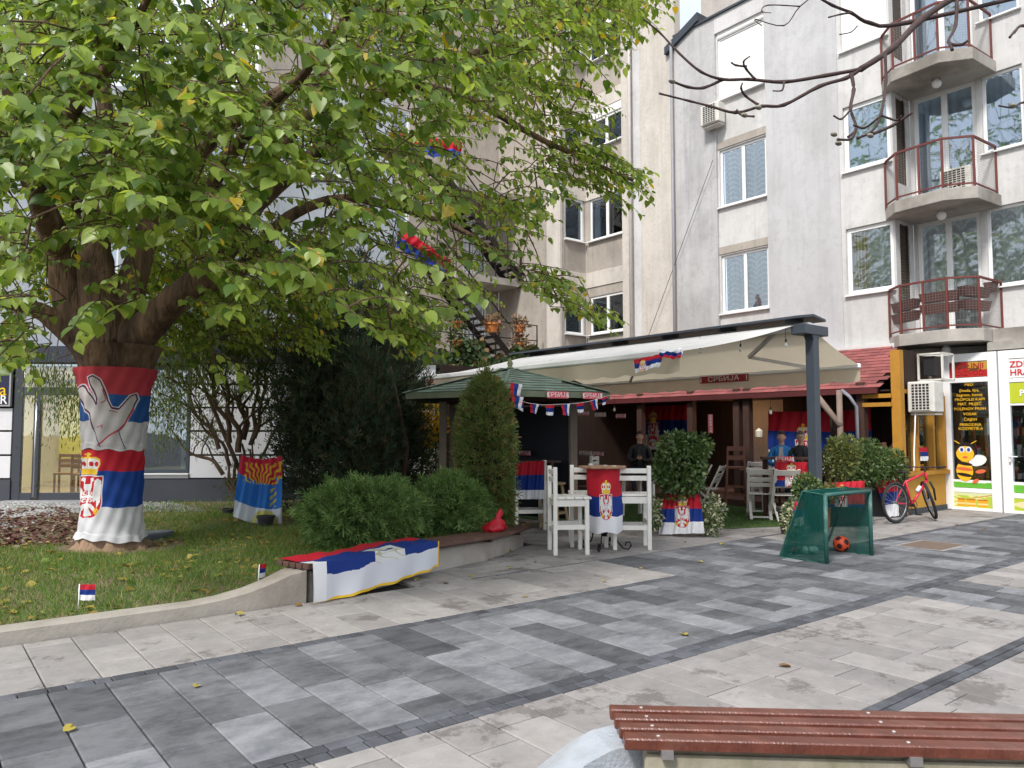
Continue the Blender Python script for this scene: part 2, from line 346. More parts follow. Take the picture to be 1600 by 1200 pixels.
def zone(name, x0, x1, y0, y1, mats, wts, cw=.32, lens=(.3, .42, .42, .55, .7, .7), skip=None, seed=1, along='y', dmax=13.5, z=0.):
    """bed of blocks: columns cw wide, blocks of varying length running along y (or x)"""
    r = random.Random(seed); tiles = []
    a0, a1, b0, b1 = (x0, x1, y0, y1) if along == 'y' else (y0, y1, x0, x1)
    n = max(1, round((a1-a0)/cw)); w = (a1-a0)/n
    for i in range(n):
        b = b0-r.random()*lens[0]*.7 if b1-b0 > .3 else b0
        first = True
        while b < b1-.02:
            l = r.choice(lens); e = b+l
            if b1-e < .12: e = b1
            e = min(e, b1); s0 = max(b, b0)
            if e-s0 > .03:
                cx, cy = a0+(i+.5)*w, (s0+e)/2; L_ = round(e-s0, 2)
                if along != 'y': cx, cy = cy, cx
                if inview(cx, cy) and not (skip and skip(cx, cy)):
                    m = r.choices(mats, wts)[0]; d = cx*math.sin(YAW)+cy*math.cos(YAW)
                    tiles.append((d, cx, cy, w, L_, m, r.uniform(-.0012, .0012)))
            b = e
    tiles.sort(key=lambda t: t[0])
    PAVERS.setdefault(name, []).extend([(t, along, z) for t in tiles])
def finish_paving():
    for name, L_ in PAVERS.items():
        L_.sort(key=lambda t: t[0][0])
        near = [t for t in L_ if t[0][0] < 13.5][:300]; far = L_[len(near):]
        xs = [t[0][1] for t in L_]; ys = [t[0][2] for t in L_]
        # the bed the blocks lie in carries them as parts
        root = structure(MB().box2(min(xs), max(xs), min(ys), max(ys), -.034, -.028).build(name, MATS['joint_sand']))
        for (d, x, y, w, l, m, dz), along, z in near:
            me = paver_mesh(w, l, m)[0]; o = link('paver', me, root); o.location = (x, y, z+dz)
            if along != 'y': o.rotation_euler = (0, 0, math.pi/2)
        if far:
            mats = []; mb = MB()
            for (d, x, y, w, l, m, dz), along, z in far:
                if m not in mats: mats.append(m)
                _, vs, fs = paver_mesh(w, l, m)
                mb.add([((x+v[0], y+v[1], z+dz+v[2]) if along == 'y' else (x-v[1], y+v[0], z+dz+v[2])) for v in vs], fs, mats.index(m))
            mb.build('far_pavers', mats, root, stuff=True)
WALLP = [(3.06, 6.93), (3.6, 7.09), (4.2, 7.29), (4.72, 7.47), (5.2, 7.6), (5.7, 7.74), (6.1, 7.92), (6.45, 8.13), (6.89, 8.42)]
def wall_y(x):
    if x <= 3.06: return 6.93
    for (xa, ya), (xb, yb) in zip(WALLP, WALLP[1:]):
        if x <= xb: return ya+(yb-ya)*(x-xa)/(xb-xa)
    return 8.42
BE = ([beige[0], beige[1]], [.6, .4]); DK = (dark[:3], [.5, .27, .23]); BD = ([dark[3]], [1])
zone('beige_kerbside_paving', -1.5, 6.8, 5.65, 6.9, *BE, seed=2)
zone('beige_kerbside_paving', 10.2, 17.2, 5.65, 6.86, *BE, seed=3)
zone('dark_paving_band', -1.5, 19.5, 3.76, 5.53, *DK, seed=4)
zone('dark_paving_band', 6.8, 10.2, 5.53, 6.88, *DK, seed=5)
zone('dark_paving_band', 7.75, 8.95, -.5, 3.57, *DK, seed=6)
zone('dark_border_rows', -1.5, 6.8, 5.53, 5.65, *BD, cw=.12, lens=(.1, .12, .16, .2), along='x', seed=7)
zone('dark_border_rows', 10.2, 19.5, 5.53, 5.65, *BD, cw=.12, lens=(.1, .12, .16, .2), along='x', seed=8)
zone('dark_border_rows', -1.5, 19.5, 3.57, 3.76, *BD, cw=.095, lens=(.1, .12, .16, .2), along='x', seed=9)
zone('dark_border_rows', .5, 7.75, 2.15, 2.29, *BD, cw=.07, lens=(.12, .2, .24), along='x', seed=10)
zone('dark_border_rows', 4.9, 6.8, 6.86, 6.93, *BD, cw=.07, lens=(.2, .24), along='x', seed=11)
zone('dark_border_rows', 10.2, 17., 6.86, 6.93, *BD, cw=.07, lens=(.2, .24), along='x', seed=12)
zone('beige_square_paving', .3, 7.75, 2.29, 3.57, *BE, seed=13)
zone('beige_square_paving', .3, 7.75, -.6, 2.15, *BE, seed=14)
zone('beige_square_paving', 8.95, 19.5, -.6, 3.57, *BE, seed=15)
zone('beige_terrace_paving', 4.2, 17.2, 6.93, 12., *BE, seed=16, skip=lambda x, y: (x < 7.2 and y > wall_y(x)+.25))
finish_paving()
# square inspection cover with a pale frame, set in the band
t = thing('inspection_cover', 'brown square inspection cover with pale frame set in the dark paving beyond the football goal', 'manhole cover', (11.4, 4.87, 0))
mc = MB(); mc.box2(10.98, 11.84, 4.54, 5.2, -.01, .003); mc.build('frame', beige[1], t)
MB().box2(11.03, 11.79, 4.59, 5.15, 0, .006).build('lid', M('rusty_cover', (.14, .1, .075), .8, .2, 9, .3), t)

# ============================================================ LAWN, KERB, CURVED WALL
def lawn_z(x, y):
    return .1+.05*min(1, max(0, (y-7.1)/2.))+.03*math.sin(x*1.3+y*.7)*min(1, max(0, (y-7.3)))+(.12*max(0, min(1, (x-3.)/1.))*max(0, min(1, (9.5-y)/1.5)))
soil = M('lawn_soil', (.19, .135, .09), .95, .3, 5, .6, col2=(.11, .13, .05), c2=(.45, .6), bscale=8, bdist=.03)
mb = MB(); nx, ny = 90, 100; X0, X1, Y0, Y1 = -9., 9.2, 7.08, 22.
idx = {}
for j in range(ny+1):
    for i in range(nx+1):
        x = X0+(X1-X0)*i/nx; y = Y0+(Y1-Y0)*(j/ny)**1.4; yy = max(y, wall_y(x)+.15)
        if x > 7.: yy = max(yy, 8.6+(x-7)*1.5)
        idx[i, j] = len(mb.v); mb.v.append((x, yy, lawn_z(x, yy)))
for j in range(ny):
    for i in range(nx):
        q = (idx[i, j], idx[i+1, j], idx[i+1, j+1], idx[i, j+1])
        if mb.v[q[3]][1]-mb.v[q[0]][1] > 1e-4 or mb.v[q[2]][1]-mb.v[q[1]][1] > 1e-4: mb.f.append(q); mb.m.append(0)
structure(mb.build('lawn', soil, smooth=True))
conc = M('weathered_concrete', (.33, .3, .26), .9, .16, 3, .4, col2=(.22, .19, .155), c2=(.48, .66), bscale=12)
def sweep(stations, mat, name, parent=None):
    """stations: (x, y, nx, ny, thickness, height) outer face at x,y; n points away from the viewer"""
    mb = MB(); n = len(stations)
    for (x, y, ax, ay, th, h) in stations:
        b = .018
        mb.v += [(x, y, -.05), (x, y, h-b), (x+ax*b, y+ay*b, h), (x+ax*(th-b), y+ay*(th-b), h+.004), (x+ax*th, y+ay*th, h-b), (x+ax*th, y+ay*th, -.05)]
    for i in range(n-1):
        for k in range(5): mb.f.append((i*6+k, (i+1)*6+k, (i+1)*6+k+1, i*6+k+1)); mb.m.append(0)
    mb.f += [tuple(range(6)), tuple((n-1)*6+k for k in range(6))[::-1]]; mb.m += [0, 0]
    return mb.build(name, mat, parent)
st = [(-8+.5*i, 6.93, 0, 1, .17, .12) for i in range(20)]+[(1.97, 6.93, 0, 1, .17, .12), (2.2, 6.93, 0, 1, .18, .135), (2.45, 6.93, 0, 1, .2, .17), (2.65, 6.93, 0, 1, .22, .22), (2.85, 6.93, 0, 1, .25, .285), (3.0, 6.93, 0, 1, .3, .305)]
kerb = sweep(st, conc, 'concrete_kerb'); tag(kerb, 'long low concrete kerb along the lawn that curls up to the flag covered bench', 'kerb')
def frames(pts):
    out = []
    for i, p in enumerate(pts):
        a = Vector(pts[max(i-1, 0)]); b = Vector(pts[min(i+1, len(pts)-1)]); d = (b-a).normalized(); out.append((p[0], p[1], -d.y, d.x))
    return out
t = thing('curved_bench', 'long curved bench of dark slats on a concrete wall in front of the shrubs', 'bench', (4.7, 7.5, 0))
fr = frames(WALLP)
BZ = lambda i: .36-.07*i/8
sweep([(x+ax*.03, y+ay*.03, ax, ay, .36, BZ(i)-.085) for i, (x, y, ax, ay) in enumerate(fr)], conc, 'concrete_wall', t)
slat_old = M('weathered_bench_slat', (.085, .042, .03), .6, .25, 6, .3, stretch=(1, 1, 4), col2=(.14, .085, .06), c2=(.55, .7))
for k in range(5):
    mb = MB(); o0 = -.1+k*.095; pr = []
    for i, (x, y, ax, ay) in enumerate(fr):
        ex = 0
        if i == 0: x -= .12
        z = BZ(i)
        mb.v += [(x+ax*o0, y+ay*o0, z-.045), (x+ax*(o0+.078), y+ay*(o0+.078), z-.045), (x+ax*(o0+.078), y+ay*(o0+.078), z), (x+ax*o0, y+ay*o0, z)]
    for i in range(8):
        for q in range(4): mb.f.append((i*4+q, i*4+(q+1) % 4, (i+1)*4+(q+1) % 4, (i+1)*4+q)); mb.m.append(0)
    mb.f += [(3, 2, 1, 0), (32, 33, 34, 35)]; mb.m += [0, 0]
    mb.build('slat', slat_old, t, bev=.004)
for i in (1, 3, 5, 7):
    x, y, ax, ay = fr[i]; MB().box((x+ax*.12, y+ay*.12, BZ(i)-.064), (.05, .42, .034), rz=math.atan2(ay, ax)-math.pi/2).build('bracket', dark_wood, t)

# foreground bench, close to the lens
t = thing('slatted_bench', 'reddish brown varnished slat bench on a mossy concrete wall in the foreground at lower right', 'bench', (2.9, 1.6, 0))
A0 = Vector((2.36, 2.335, 0)); A1 = Vector((4.45, .45, 0)); dd = (A1-A0).normalized(); nn_ = Vector((dd.y, -dd.x, 0))   # towards the viewer
if nn_.dot(Vector((-1, -1, 0))) < 0: nn_ = -nn_
varn = M('varnished_red_slat', (.12, .038, .025), .3, .35, 5, .4, col2=(.17, .075, .055), c2=(.5, .7), stretch=(3, 1, 1), spec=.6, bscale=9)
screw = M('bright_screw_head', (.75, .74, .7), .35, .05, 5, 0, metal=.7)
for k in range(4):
    a = A0+nn_*(.005+k*.092)+dd*(.005+.012*k)+UP*(.455-.002*k); b = A1+nn_*(.005+k*.092)+UP*(.455-.002*k)
    w = .062 if k < 3 else .07; sl = MB().bar(a-UP*.022+nn_*w/2, b-UP*.022+nn_*w/2, w, .044).build('slat', varn, t, bev=.005)
    for q in (.13, 1.05, 1.9):
        c = a+dd*q+nn_*w/2; mb = MB(); mb.lathe([(.0075, -.004), (.0075, .0015), (.004, .003)], (c.x, c.y, c.z), 8); mb.build('screw', screw, sl)
for q in (.2, 1.1, 2.):
    c = A0+dd*q+nn_*.19; MB().bar(c-nn_*.17+UP*.395, c+nn_*.17+UP*.395, .045, .032).build('bracket', M('galvanised_bracket', (.3, .28, .27), .5, .2, 9, .1, metal=.6), t)
moss = M('mossy_concrete', (.3, .27, .2), .92, .25, 4, .5, col2=(.12, .12, .055), c2=(.46, .6), stretch=(1, 1, .5), bscale=9)
a = A0+nn_*.06+dd*.12; b = A1+nn_*.06
mb = MB(); q = [a, b, b+nn_*.26, a+nn_*.26]; mb.prism([(p.x, p.y) for p in q], -.03, .378); mb.build('concrete_wall', moss, t, bev=.01)
# pale painted ramp of the wall that runs down to the left
wpaint = M('worn_white_painted_concrete', (.34, .365, .4), .8, .16, 6, .5, col2=(.27, .27, .26), c2=(.45, .65), bscale=12)
mb = MB(); a = G(992, 1163, .38); b = G(905, 1207, .3); e = (b-a); e.z = 0; e.normalize(); w_ = Vector((-e.y, e.x, 0))*.105; w_ = w_ if w_.dot(RGT) < 0 else -w_; a += w_*.9; prof = [(-.12, .384), (0, .384), (.1, .372), (.2, .335), (.32, .26), (.45, .17), (.6, .1), (.85, .05), (1.3, .03)]
for s_, h in prof:
    p = a+e*s_; p.z = 0; p -= nn_*.0
    for q, z in ((p-w_, -.03), (p-w_, h), (p+w_, h), (p+w_, -.03)): mb.v.append((q.x, q.y, z))
for i in range(len(prof)-1):
    for k in range(4): mb.f.append((i*4+k, i*4+(k+1) % 4, (i+1)*4+(k+1) % 4, (i+1)*4+k)); mb.m.append(0)
mb.f += [(0, 1, 2, 3), tuple(len(mb.v)-1-k for k in range(4))]; mb.m += [0, 0]
mb.build('painted_ramp', wpaint, t)

# ---- grass, mulch, gravel, fallen leaves on the lawn (nobody could count them)
def scatter_blades(n, x0, x1, y0, y1, acc, h0, h1, w, name, mat, lean=.5):
    P = []
    while len(P) < n:
        x = RNG.uniform(x0, x1); y = RNG.uniform(y0, y1)
        if y < wall_y(x)+.2 or not inview(x, y, .1, 60, 60) or not acc(x, y): continue
        P.append((x, y, lawn_z(x, y)))
    P = np.array(P); a = RNG.uniform(0, 6.28, n); h = RNG.uniform(h0, h1, n); ln = RNG.normal(0, lean, (n, 2))*h[:, None]
    sx = np.cos(a)*w/2; sy = np.sin(a)*w/2
    V = np.zeros((n, 4, 3)); V[:, 0] = P; V[:, 1] = P; V[:, 0, 0] -= sx; V[:, 0, 1] -= sy; V[:, 1, 0] += sx; V[:, 1, 1] += sy
    V[:, 2] = P; V[:, 3] = P; V[:, 2, :2] += ln; V[:, 3, :2] += ln; V[:, 2, 2] += h; V[:, 3, 2] += h*.98; V[:, 2, 0] += sx*.25; V[:, 3, 0] -= sx*.25
    F = np.arange(n*4).reshape(n, 4); o = stuffmesh(name, V.reshape(-1, 3), F, mat); o['kind'] = 'stuff'; return o
def nz2(x, y): return math.sin(x*2.1+1.3*math.sin(y*1.7))+math.sin(y*2.7+x*.9+.5)+.6*math.sin(x*5.1-y*4.3)
def grass_ok(x, y):
    dtree = math.hypot(x-2.2, y-10.9)
    if dtree < .75 or y > 15.5: return False
    if x < 2.2 and y > 11.4: return False
    dens = 1.15-.16*max(0, y-8.3)-.2*max(0, x-3.2)+.2*nz2(x, y)
    return random.random() < max(.08, dens+.1)
gm = leafmat('grass_blade', (.07, .14, .022), (.16, .27, .05), (.36, .32, .12), .35, .6, .14)
tag(scatter_blades(46000, -2.5, 7., 7.1, 15., grass_ok, .025, .075, .007, 'grass', gm), 'patchy green lawn grass between the kerb and the dark fronted building', 'grass')
tag(scatter_blades(5000, 3., 8., 13., 17.2, lambda x, y: True, .03, .09, .012, 'grass', gm), 'darker strip of grass at the foot of the dark plinth', 'grass')
def leafgrid(L_, W_, curl=.15):
    """8-vertex leaf outline with a fold: verts (k,3), quads"""
    pts = [(0, 0, 0), (.22*L_, .36*W_, .06*L_), (.55*L_, .5*W_, .09*L_), (.82*L_, .25*W_, .05*L_), (L_, 0, -curl*L_), (.82*L_, -.25*W_, .05*L_), (.55*L_, -.5*W_, .09*L_), (.22*L_, -.36*W_, .06*L_), (.5*L_, 0, 0)]
    fs = [(0, 1, 2, 8), (8, 2, 3, 4), (8, 4, 5, 6), (0, 8, 6, 7)]
    return np.array(pts), np.array(fs)
def place_leaves(P, Xd, Nd, S, base, F):
    """P (n,3) points, Xd midrib, Nd normals, S sizes -> V, F"""
    Xd = Xd/np.linalg.norm(Xd, axis=1, keepdims=True); Y = np.cross(Nd, Xd); Y /= np.linalg.norm(Y, axis=1, keepdims=True)+1e-9; Z = np.cross(Xd, Y)
    V = P[:, None, :]+(base[None, :, 0:1]*Xd[:, None]+base[None, :, 1:2]*Y[:, None]+base[None, :, 2:3]*Z[:, None])*S[:, None, None]
    k = len(base); n = len(P); FF = (F[None]+np.arange(n)[:, None, None]*k).reshape(-1, F.shape[1]); return V.reshape(-1, 3), FF
def ground_litter(n, rect, acc, size, mat, name, label, cat='leaves', zf=lawn_z, up=.35):
    P = []
    while len(P) < n:
        x = RNG.uniform(rect[0], rect[1]); y = RNG.uniform(rect[2], rect[3])
        if y < wall_y(x)+.16 or not acc(x, y): continue
        P.append((x, y, zf(x, y)+RNG.uniform(.008, .03)))
    P = np.array(P); a = RNG.uniform(0, 6.28, n); X_ = np.stack([np.cos(a), np.sin(a), RNG.normal(0, .2, n)], 1)
    N_ = np.stack([RNG.normal(0, up, n), RNG.normal(0, up, n), np.ones(n)], 1); b, f = leafgrid(1., .8)
    V, F = place_leaves(P, X_, N_, RNG.uniform(*size, n), b, f); o = stuffmesh(name, V, F, mat); o['kind'] = 'stuff'; return tag(o, label, cat)
ym = leafmat('yellow_fallen_leaf', (.32, .26, .05), (.2, .11, .03), (.12, .2, .03), .15, .6, .15)
rm = leafmat('red_mulch_leaf', (.085, .028, .026), (.14, .07, .045), (.3, .25, .16), .1, .7, .15)
ground_litter(1050, (-2.5, 5.5, 7.1, 13), lambda x, y: RNG.random() < .35+.2*nz2(x*1.3, y), (.05, .11), ym, 'fallen_leaves', 'scattered yellow and brown autumn leaves lying on the lawn')
ground_litter(900, (2.8, 8, 9, 15), lambda x, y: RNG.random() < .6, (.03, .07), ym, 'leaf_litter', 'brown leaf litter under the dark juniper')
ground_litter(5200, (-3.5, 2.3, 11.4, 16.6), lambda x, y: nz2(x, y*.8) > -.7-(.25 if y < 14.5 else 1), (.05, .1), rm, 'red_leaf_mulch', 'dark red fallen leaves covering the bed left of the flag wrapped trunk')
# pebbles in front of the door
n = 9000; P = []
while len(P) < n:
    x = RNG.uniform(-2.5, 4.4); y = RNG.uniform(13.6, 18.8)
    if y+.75*x > 20.4 or y+.3*nz2(x, y) < 14.6: continue
    P.append((x, y, lawn_z(x, y)+.01))
P = np.array(P); oc = np.array([(1, 0, 0), (-1, 0, 0), (0, 1, 0), (0, -1, 0), (0, 0, .6), (0, 0, -.6)], float); of = np.array([(0, 2, 4), (2, 1, 4), (1, 3, 4), (3, 0, 4)])
V = (P[:, None]+oc[None]*RNG.uniform(.012, .034, n)[:, None, None]*RNG.uniform(.7, 1.2, (n, 1, 3))).reshape(-1, 3); F = (of[None]+np.arange(n)[:, None, None]*6).reshape(-1, 3)
o = stuffmesh('pebbles', V, F, leafmat('pale_pebble', (.42, .42, .42), (.16, .15, .15), None, 0, .8)); o['kind'] = 'stuff'; tag(o, 'pale grey pebbles strewn in front of the glazed door', 'gravel')
# ============================================================ BUILDINGS
class Fc:
    """facade frame: s along the wall, d into the building, z up"""
    def __init__(s, O, S, N): s.O = Vector((O[0], O[1], 0)); s.S = Vector((S[0], S[1], 0)).normalized(); s.N = Vector((N[0], N[1], 0)).normalized()
    def p(s, a, d, z): return s.O+s.S*a+s.N*d+UP*z
    def box(s, mb, s0, s1, d0, d1, z0, z1, m=0):
        P = s.p; vs = [P(s0, d0, z0), P(s1, d0, z0), P(s1, d1, z0), P(s0, d1, z0), P(s0, d0, z1), P(s1, d0, z1), P(s1, d1, z1), P(s0, d1, z1)]
        fs = [(0, 3, 2, 1), (4, 5, 6, 7), (0, 1, 5, 4), (1, 2, 6, 5), (2, 3, 7, 6), (3, 0, 4, 7)]
        if s.S.cross(s.N).z < 0: fs = [f[::-1] for f in fs]
        mb.add(vs, fs, m)
    def wall(s, name, mat, parent, s0, s1, z0, z1, holes=(), d0=0., th=.25, label=None):
        mb = MB(); ss = sorted({s0, s1, *[min(max(h[0], s0), s1) for h in holes], *[min(max(h[1], s0), s1) for h in holes]}); zs = sorted({z0, z1, *[min(max(h[2], z0), z1) for h in holes], *[min(max(h[3], z0), z1) for h in holes]})
        def hole(a, z): return any(h[0] < a < h[1] and h[2] < z < h[3] for h in holes)
        for a, b in zip(ss, ss[1:]):
            run = None
            for c, e in zip(zs, zs[1:]):
                if not hole((a+b)/2, (c+e)/2):
                    if run is None: run = [c, e]
                    else: run[1] = e
                else:
                    if run: s.box(mb, a, b, d0, d0+th, *run); run = None
            if run: s.box(mb, a, b, d0, d0+th, *run)
        return mb.build(name, mat, parent, label=label)
glass = glassmat(); glass_blue = glassmat('reflecting_window_glass', .2, (.75, .85, .92)); room_dark = M('dim_room', (.035, .032, .03), .9, .2, 3, 0)  # room_dark: the darkness of unlit rooms is put into this colour
shutter_white = M('white_roller_shutter', (.82, .81, .78), .5, .05, 3, .05)
def lace(kind):
    def f(u, v):
        a = np.abs(((u*3) % 1)-.5)*2; ph = (v*11+.9*(1-a*a)) % 1
        k = .5+.2*(ph < .35)+.12*(a > .86)
        if kind == 'plain': k = .6+.07*np.sin(u*38)
        C = np.stack([k*.98, k, k*1.0], 1)
        if kind == 'gold': g = u > .62; C[g] = np.array([.55, .42, .25])*(.8+.35*np.sin(u[g]*90))[:, None]
        return np.clip(C*1.25, 0, .85)
    return f
curt_mat = printmat('lace_curtain', .85, .3, .1)
def window(F, parent, s0, s1, z0, z1, d=.1, panes=2, curtain='lace', box=0., frame=.07, mat=None, gl=None, sill=True, name='window', shut=False, depth=.06, split=None, label=None):
    mat = mat or white_pvc; gl = gl or glass; mb = MB()
    zt = z1-box
    F.box(mb, s0, s1, d, d+depth, z0, z0+frame); F.box(mb, s0, s1, d, d+depth, zt-frame, zt)
    F.box(mb, s0, s0+frame, d, d+depth, z0+frame, zt-frame); F.box(mb, s1-frame, s1, d, d+depth, z0+frame, zt-frame)
    cuts = [s0+(s1-s0)*q for q in (split or [i/panes for i in range(panes+1)])]
    for c in cuts[1:-1]: F.box(mb, c-frame*.7, c+frame*.7, d, d+depth, z0+frame, zt-frame)
    w = mb.build(name, mat, parent, bev=.006, label=label)
    for i in range(len(cuts)-1):
        a = cuts[i]+(frame if i == 0 else frame*.7); b = cuts[i+1]-(frame if i == len(cuts)-2 else frame*.7)
        if a > b: a, b = b, a
        if shut:
            mb = MB(); n = int((zt-z0-2*frame)/.06)
            for k in range(n): F.box(mb, a, b, d+.02, d+.035, z0+frame+k*.06, z0+frame+k*.06+.056)
            mb.build('shutter', shutter_white, w)
        else:
            mb = MB(); F.box(mb, a, b, d+.028, d+.036, z0+frame, zt-frame); mb.build('pane', gl, w)
    if box: mb = MB(); F.box(mb, s0-.01, s1+.01, d-.04, d+depth+.02, zt+.002, z1); mb.build('shutter_box', shutter_white, w, bev=.01)
    if sill: mb = MB(); F.box(mb, s0-.04, s1+.04, d-.14, d-.002, z0-.04, z0-.01); mb.build('sill', white_pvc, w)
    if not shut:
        if curtain:
            sw = (s1-s0)
            def S(u, v):
                fold = .018*np.sin(u*sw*42)+.01*np.sin(u*sw*17+v*3); P = np.zeros((len(u), 3)); a = s0+.03+u*(sw-.06); dd_ = d+.16+fold; zz = zt-.03-v*(zt-z0-.06)
                for k in range(3): P[:, k] = F.O[k]+F.S[k]*a+F.N[k]*dd_+(zz if k == 2 else 0)
                return P
            cloth('curtain', S, 48, 60, lace(curtain), w, curt_mat)
        mb = MB(); F.box(mb, s0-.05, s1+.05, d+.5, d+.52, z0-.05, z1+.05); mb.build('dark_room_panel', room_dark, w)  # flat dark panel stands in for the unlit room
    return w
wallA = wallmat('pale_grey_plaster', (.62, .61, .605), (.42, .405, .395), .45)
wallA2 = wallmat('cleaner_white_plaster', (.6, .59, .575), (.4, .385, .365), .5)
wallB = wallmat('beige_block_plaster', (.62, .57, .51), (.42, .385, .345), .5, brick=True)
wallT = wallmat('tower_pale_brick', (.52, .48, .44), (.34, .31, .29), .3, brick=True)
wallD = wallmat('grey_beige_plaster', (.42, .375, .325), (.25, .222, .192), .55)
FA = Fc((17.1, 0), (0, 1), (1, 0))
bA = thing('apartment_building', 'pale grey plastered apartment block with red railed balconies and dark roof edge, at the right', 'building', (17.1, 10, 0))
FL = [0, 2.925, 5.85]
h = [(11.1, 12.55, 4.79+f, 6.38+f) for f in FL[:2]]+[(11.1, 12.55, 10.7, 12.45)]
FA.wall('wall', wallmat('smooth_blue_grey_render', (.53, .525, .53), (.38, .372, .368), .4), bA, 9.1, 11.05, 0, 13.1); FA.wall('wall', wallmat('sooty_grey_plaster', (.5, .495, .49), (.28, .272, .265), .7), bA, 12.6, 14.0, 0, 13.1)
FA.wall('wall', wallA2, bA, 11.05, 12.6, 3.3, 12.62, h, d0=.07, th=.2, label='window bay recessed a hand deep'); FA.wall('wall', wallA, bA, 11.05, 12.6, 12.62, 13.1); FA.wall('wall', wallA, bA, 11.05, 12.6, 0, 3.3)
for f in FL[:2]:
    mb = MB(); FA.box(mb, 11.06, 12.59, .045, .069, 6.42+f, 6.62+f); mb.build('lintel', wallD, bA)
h2 = [(7.9, 9.0, 4.79+f, 6.36+f) for f in FL]
FA.wall('wall', wallA2, bA, 7.85, 9.1, 3.3, 13.1, h2, d0=.02, th=.2); FA.wall('wall', wallA, bA, 7.6, 9.1, 0, 3.3, d0=.02)
for f in FL[:2]: window(FA, bA, 11.1, 12.55, 4.79+f, 6.38+f, .12, 2, 'lace', split=[0, .5, 1], gl=glass)
window(FA, bA, 11.1, 12.55, 10.7, 12.72, .1, 1, None, box=.25, shut=True, label='window with its white roller shutter down')
for i, f in enumerate(FL): window(FA, bA, 7.9, 9.0, 4.79+f, 6.36+f, .08, 1, 'gold' if i == 0 else 'plain', gl=glass if i == 0 else glass_blue, shut=(i == 2), frame=.1)
mb = MB(); FA.box(mb, 7.85, 14.02, -.06, .3, 13.1, 13.16); mb.build('roof_edge', anthra, bA)
mb = MB(); mb.slab([(17.0, 14.3, 12.9), (17.0, 13.1, 13.45), (17.0, 13.1, 13.2), (17.0, 14.3, 12.68)], (1, 0, 0), .5); mb.build('gable_trim', anthra, bA)
# recessed part with balconies
FR = Fc((18.0, 0), (0, 1), (1, 0)); hh = []
for f in FL: hh += [(6.46, 7.78, 3.75+f, 6.38+f), (5.55, 6.34, 4.68+f, 6.4+f), (4.1, 5.35, 4.68+f, 6.4+f)]
FR.wall('wall', wallA2, bA, 2.5, 7.85, 3.3, 13.1, hh, th=.2)
for i, f in enumerate(FL):
    g_ = glass if i == 0 else glass_blue; cu = 'lace' if i == 0 else 'plain'
    window(FR, bA, 6.46, 7.78, 3.76+f, 6.38+f, .06, 2, cu, gl=g_, sill=False, name='balcony_door', frame=.09)
    window(FR, bA, 5.55, 6.34, 4.68+f, 6.4+f, .06, 1, cu, gl=g_); window(FR, bA, 4.1, 5.35, 4.68+f, 6.4+f, .06, 2, cu, gl=g_)
FS = Fc((0, 7.85), (1, 0), (0, 1)); FS.wall('wall', wallA2, bA, 17.325, 17.995, 3.3, 13.1, [(17.3, 17.8, 4.3+f, 6.3+f) for f in FL], th=.15)
brown_sh = M('brown_louvre', (.07, .05, .035), .6, .1, 8, .1)
for f in FL:
    mb = MB()
    for k in range(28): FS.box(mb, 17.3, 17.8, .03, .05, 4.31+f+k*.071, 4.31+f+k*.071+.062)
    mb.build('louvre_shutter', brown_sh, bA)
slabm = M('stained_balcony_concrete', (.36, .335, .3), .9, .2, 2.5, .35, col2=(.2, .18, .155), c2=(.5, .7))
mb = MB(); mb.prism([(17.12, 7.84), (17.75, 6.3), (17.12, 6.1), (17.12, 2.5), (18.3, 2.5), (18.3, 7.84)], 3.25, 3.42); mb.build('overhang_slab', slabm, bA)
mb = MB(); mb.box2(17.3, 18.02, 2.5, 6.05, 3.42, 3.7); mb.build('overhang_fascia', slabm, bA)
MB().box2(14.2, 19.2, 2.5, 7.5, 3.222, 3.248).build('soffit', slabm, bA) if False else None
BP = [(17.08, 8.02), (16.7, 7.6), (16.6, 6.62), (16.95, 6.15), (17.98, 6.1)]
red_rail = M('red_brown_railing_paint', (.14, .035, .028), .55, .15, 9, .1)
wire = M('railing_wire', (.3, .26, .24), .5, .1, 9, 0, metal=.4)
for i, f in enumerate([0, 2.925, 5.85]):
    lab = ['lowest balcony with dark red railing and stacked brown flower troughs', 'middle balcony with rust red railing and an air conditioner behind it', 'topmost balcony with rust red railing, cut off by the picture edge'][i]
    z0 = 3.44+f
    sl = MB().prism([(17.1, 8.05), (16.66, 7.64), (16.55, 6.6), (16.92, 6.08), (17.99, 6.02), (17.99, 7.84), (17.1, 7.84)], z0, z0+.26).build('balcony_slab', slabm, bA, bev=.01)
    rl = MB(); ps = [Vector((x, y, z0+1.32)) for x, y in BP]
    for a, b in zip(ps, ps[1:]): rl.bar(a, b, .045, .04)
    r = rl.build('railing', red_rail, bA); rl = MB()
    for a, b in zip(ps, ps[1:]): rl.bar(a-UP*.98, b-UP*.98, .03, .03)
    rl.build('bottom_rail', red_rail, r)
    for k, p in enumerate(ps+[ps[1].lerp(ps[2], .5)]):
        MB().bar(p-UP*1.1, p+UP*.01, .04, .04, up=(1, 0, 0)).build('post', red_rail, r)
    wm = MB()
    for a, b in zip(ps, ps[1:]):
        L_ = (b-a).length; n = int(L_/.055)
        for k in range(1, n): q = a.lerp(b, k/n); wm.bar(q-UP*.97, q-UP*.03, .0026, .0026, up=(1, 0, 0))
        for k in range(1, 17): wm.bar(a-UP*(.03+k*.056), b-UP*(.03+k*.056), .0026, .0026)
    wm.build('wire_mesh', wire, r)
    lp = MB(); lp.lathe([(.05, 0), (.05, -.03)], (17.3, 6.95, z0), 12); lp.ball((17.3, 6.95, z0-.1), .1, 1); lp.build('globe_lamp', [white_pvc, M('frosted_globe', (.8, .8, .78), .3, .02, 3, 0)], bA, smooth=True)
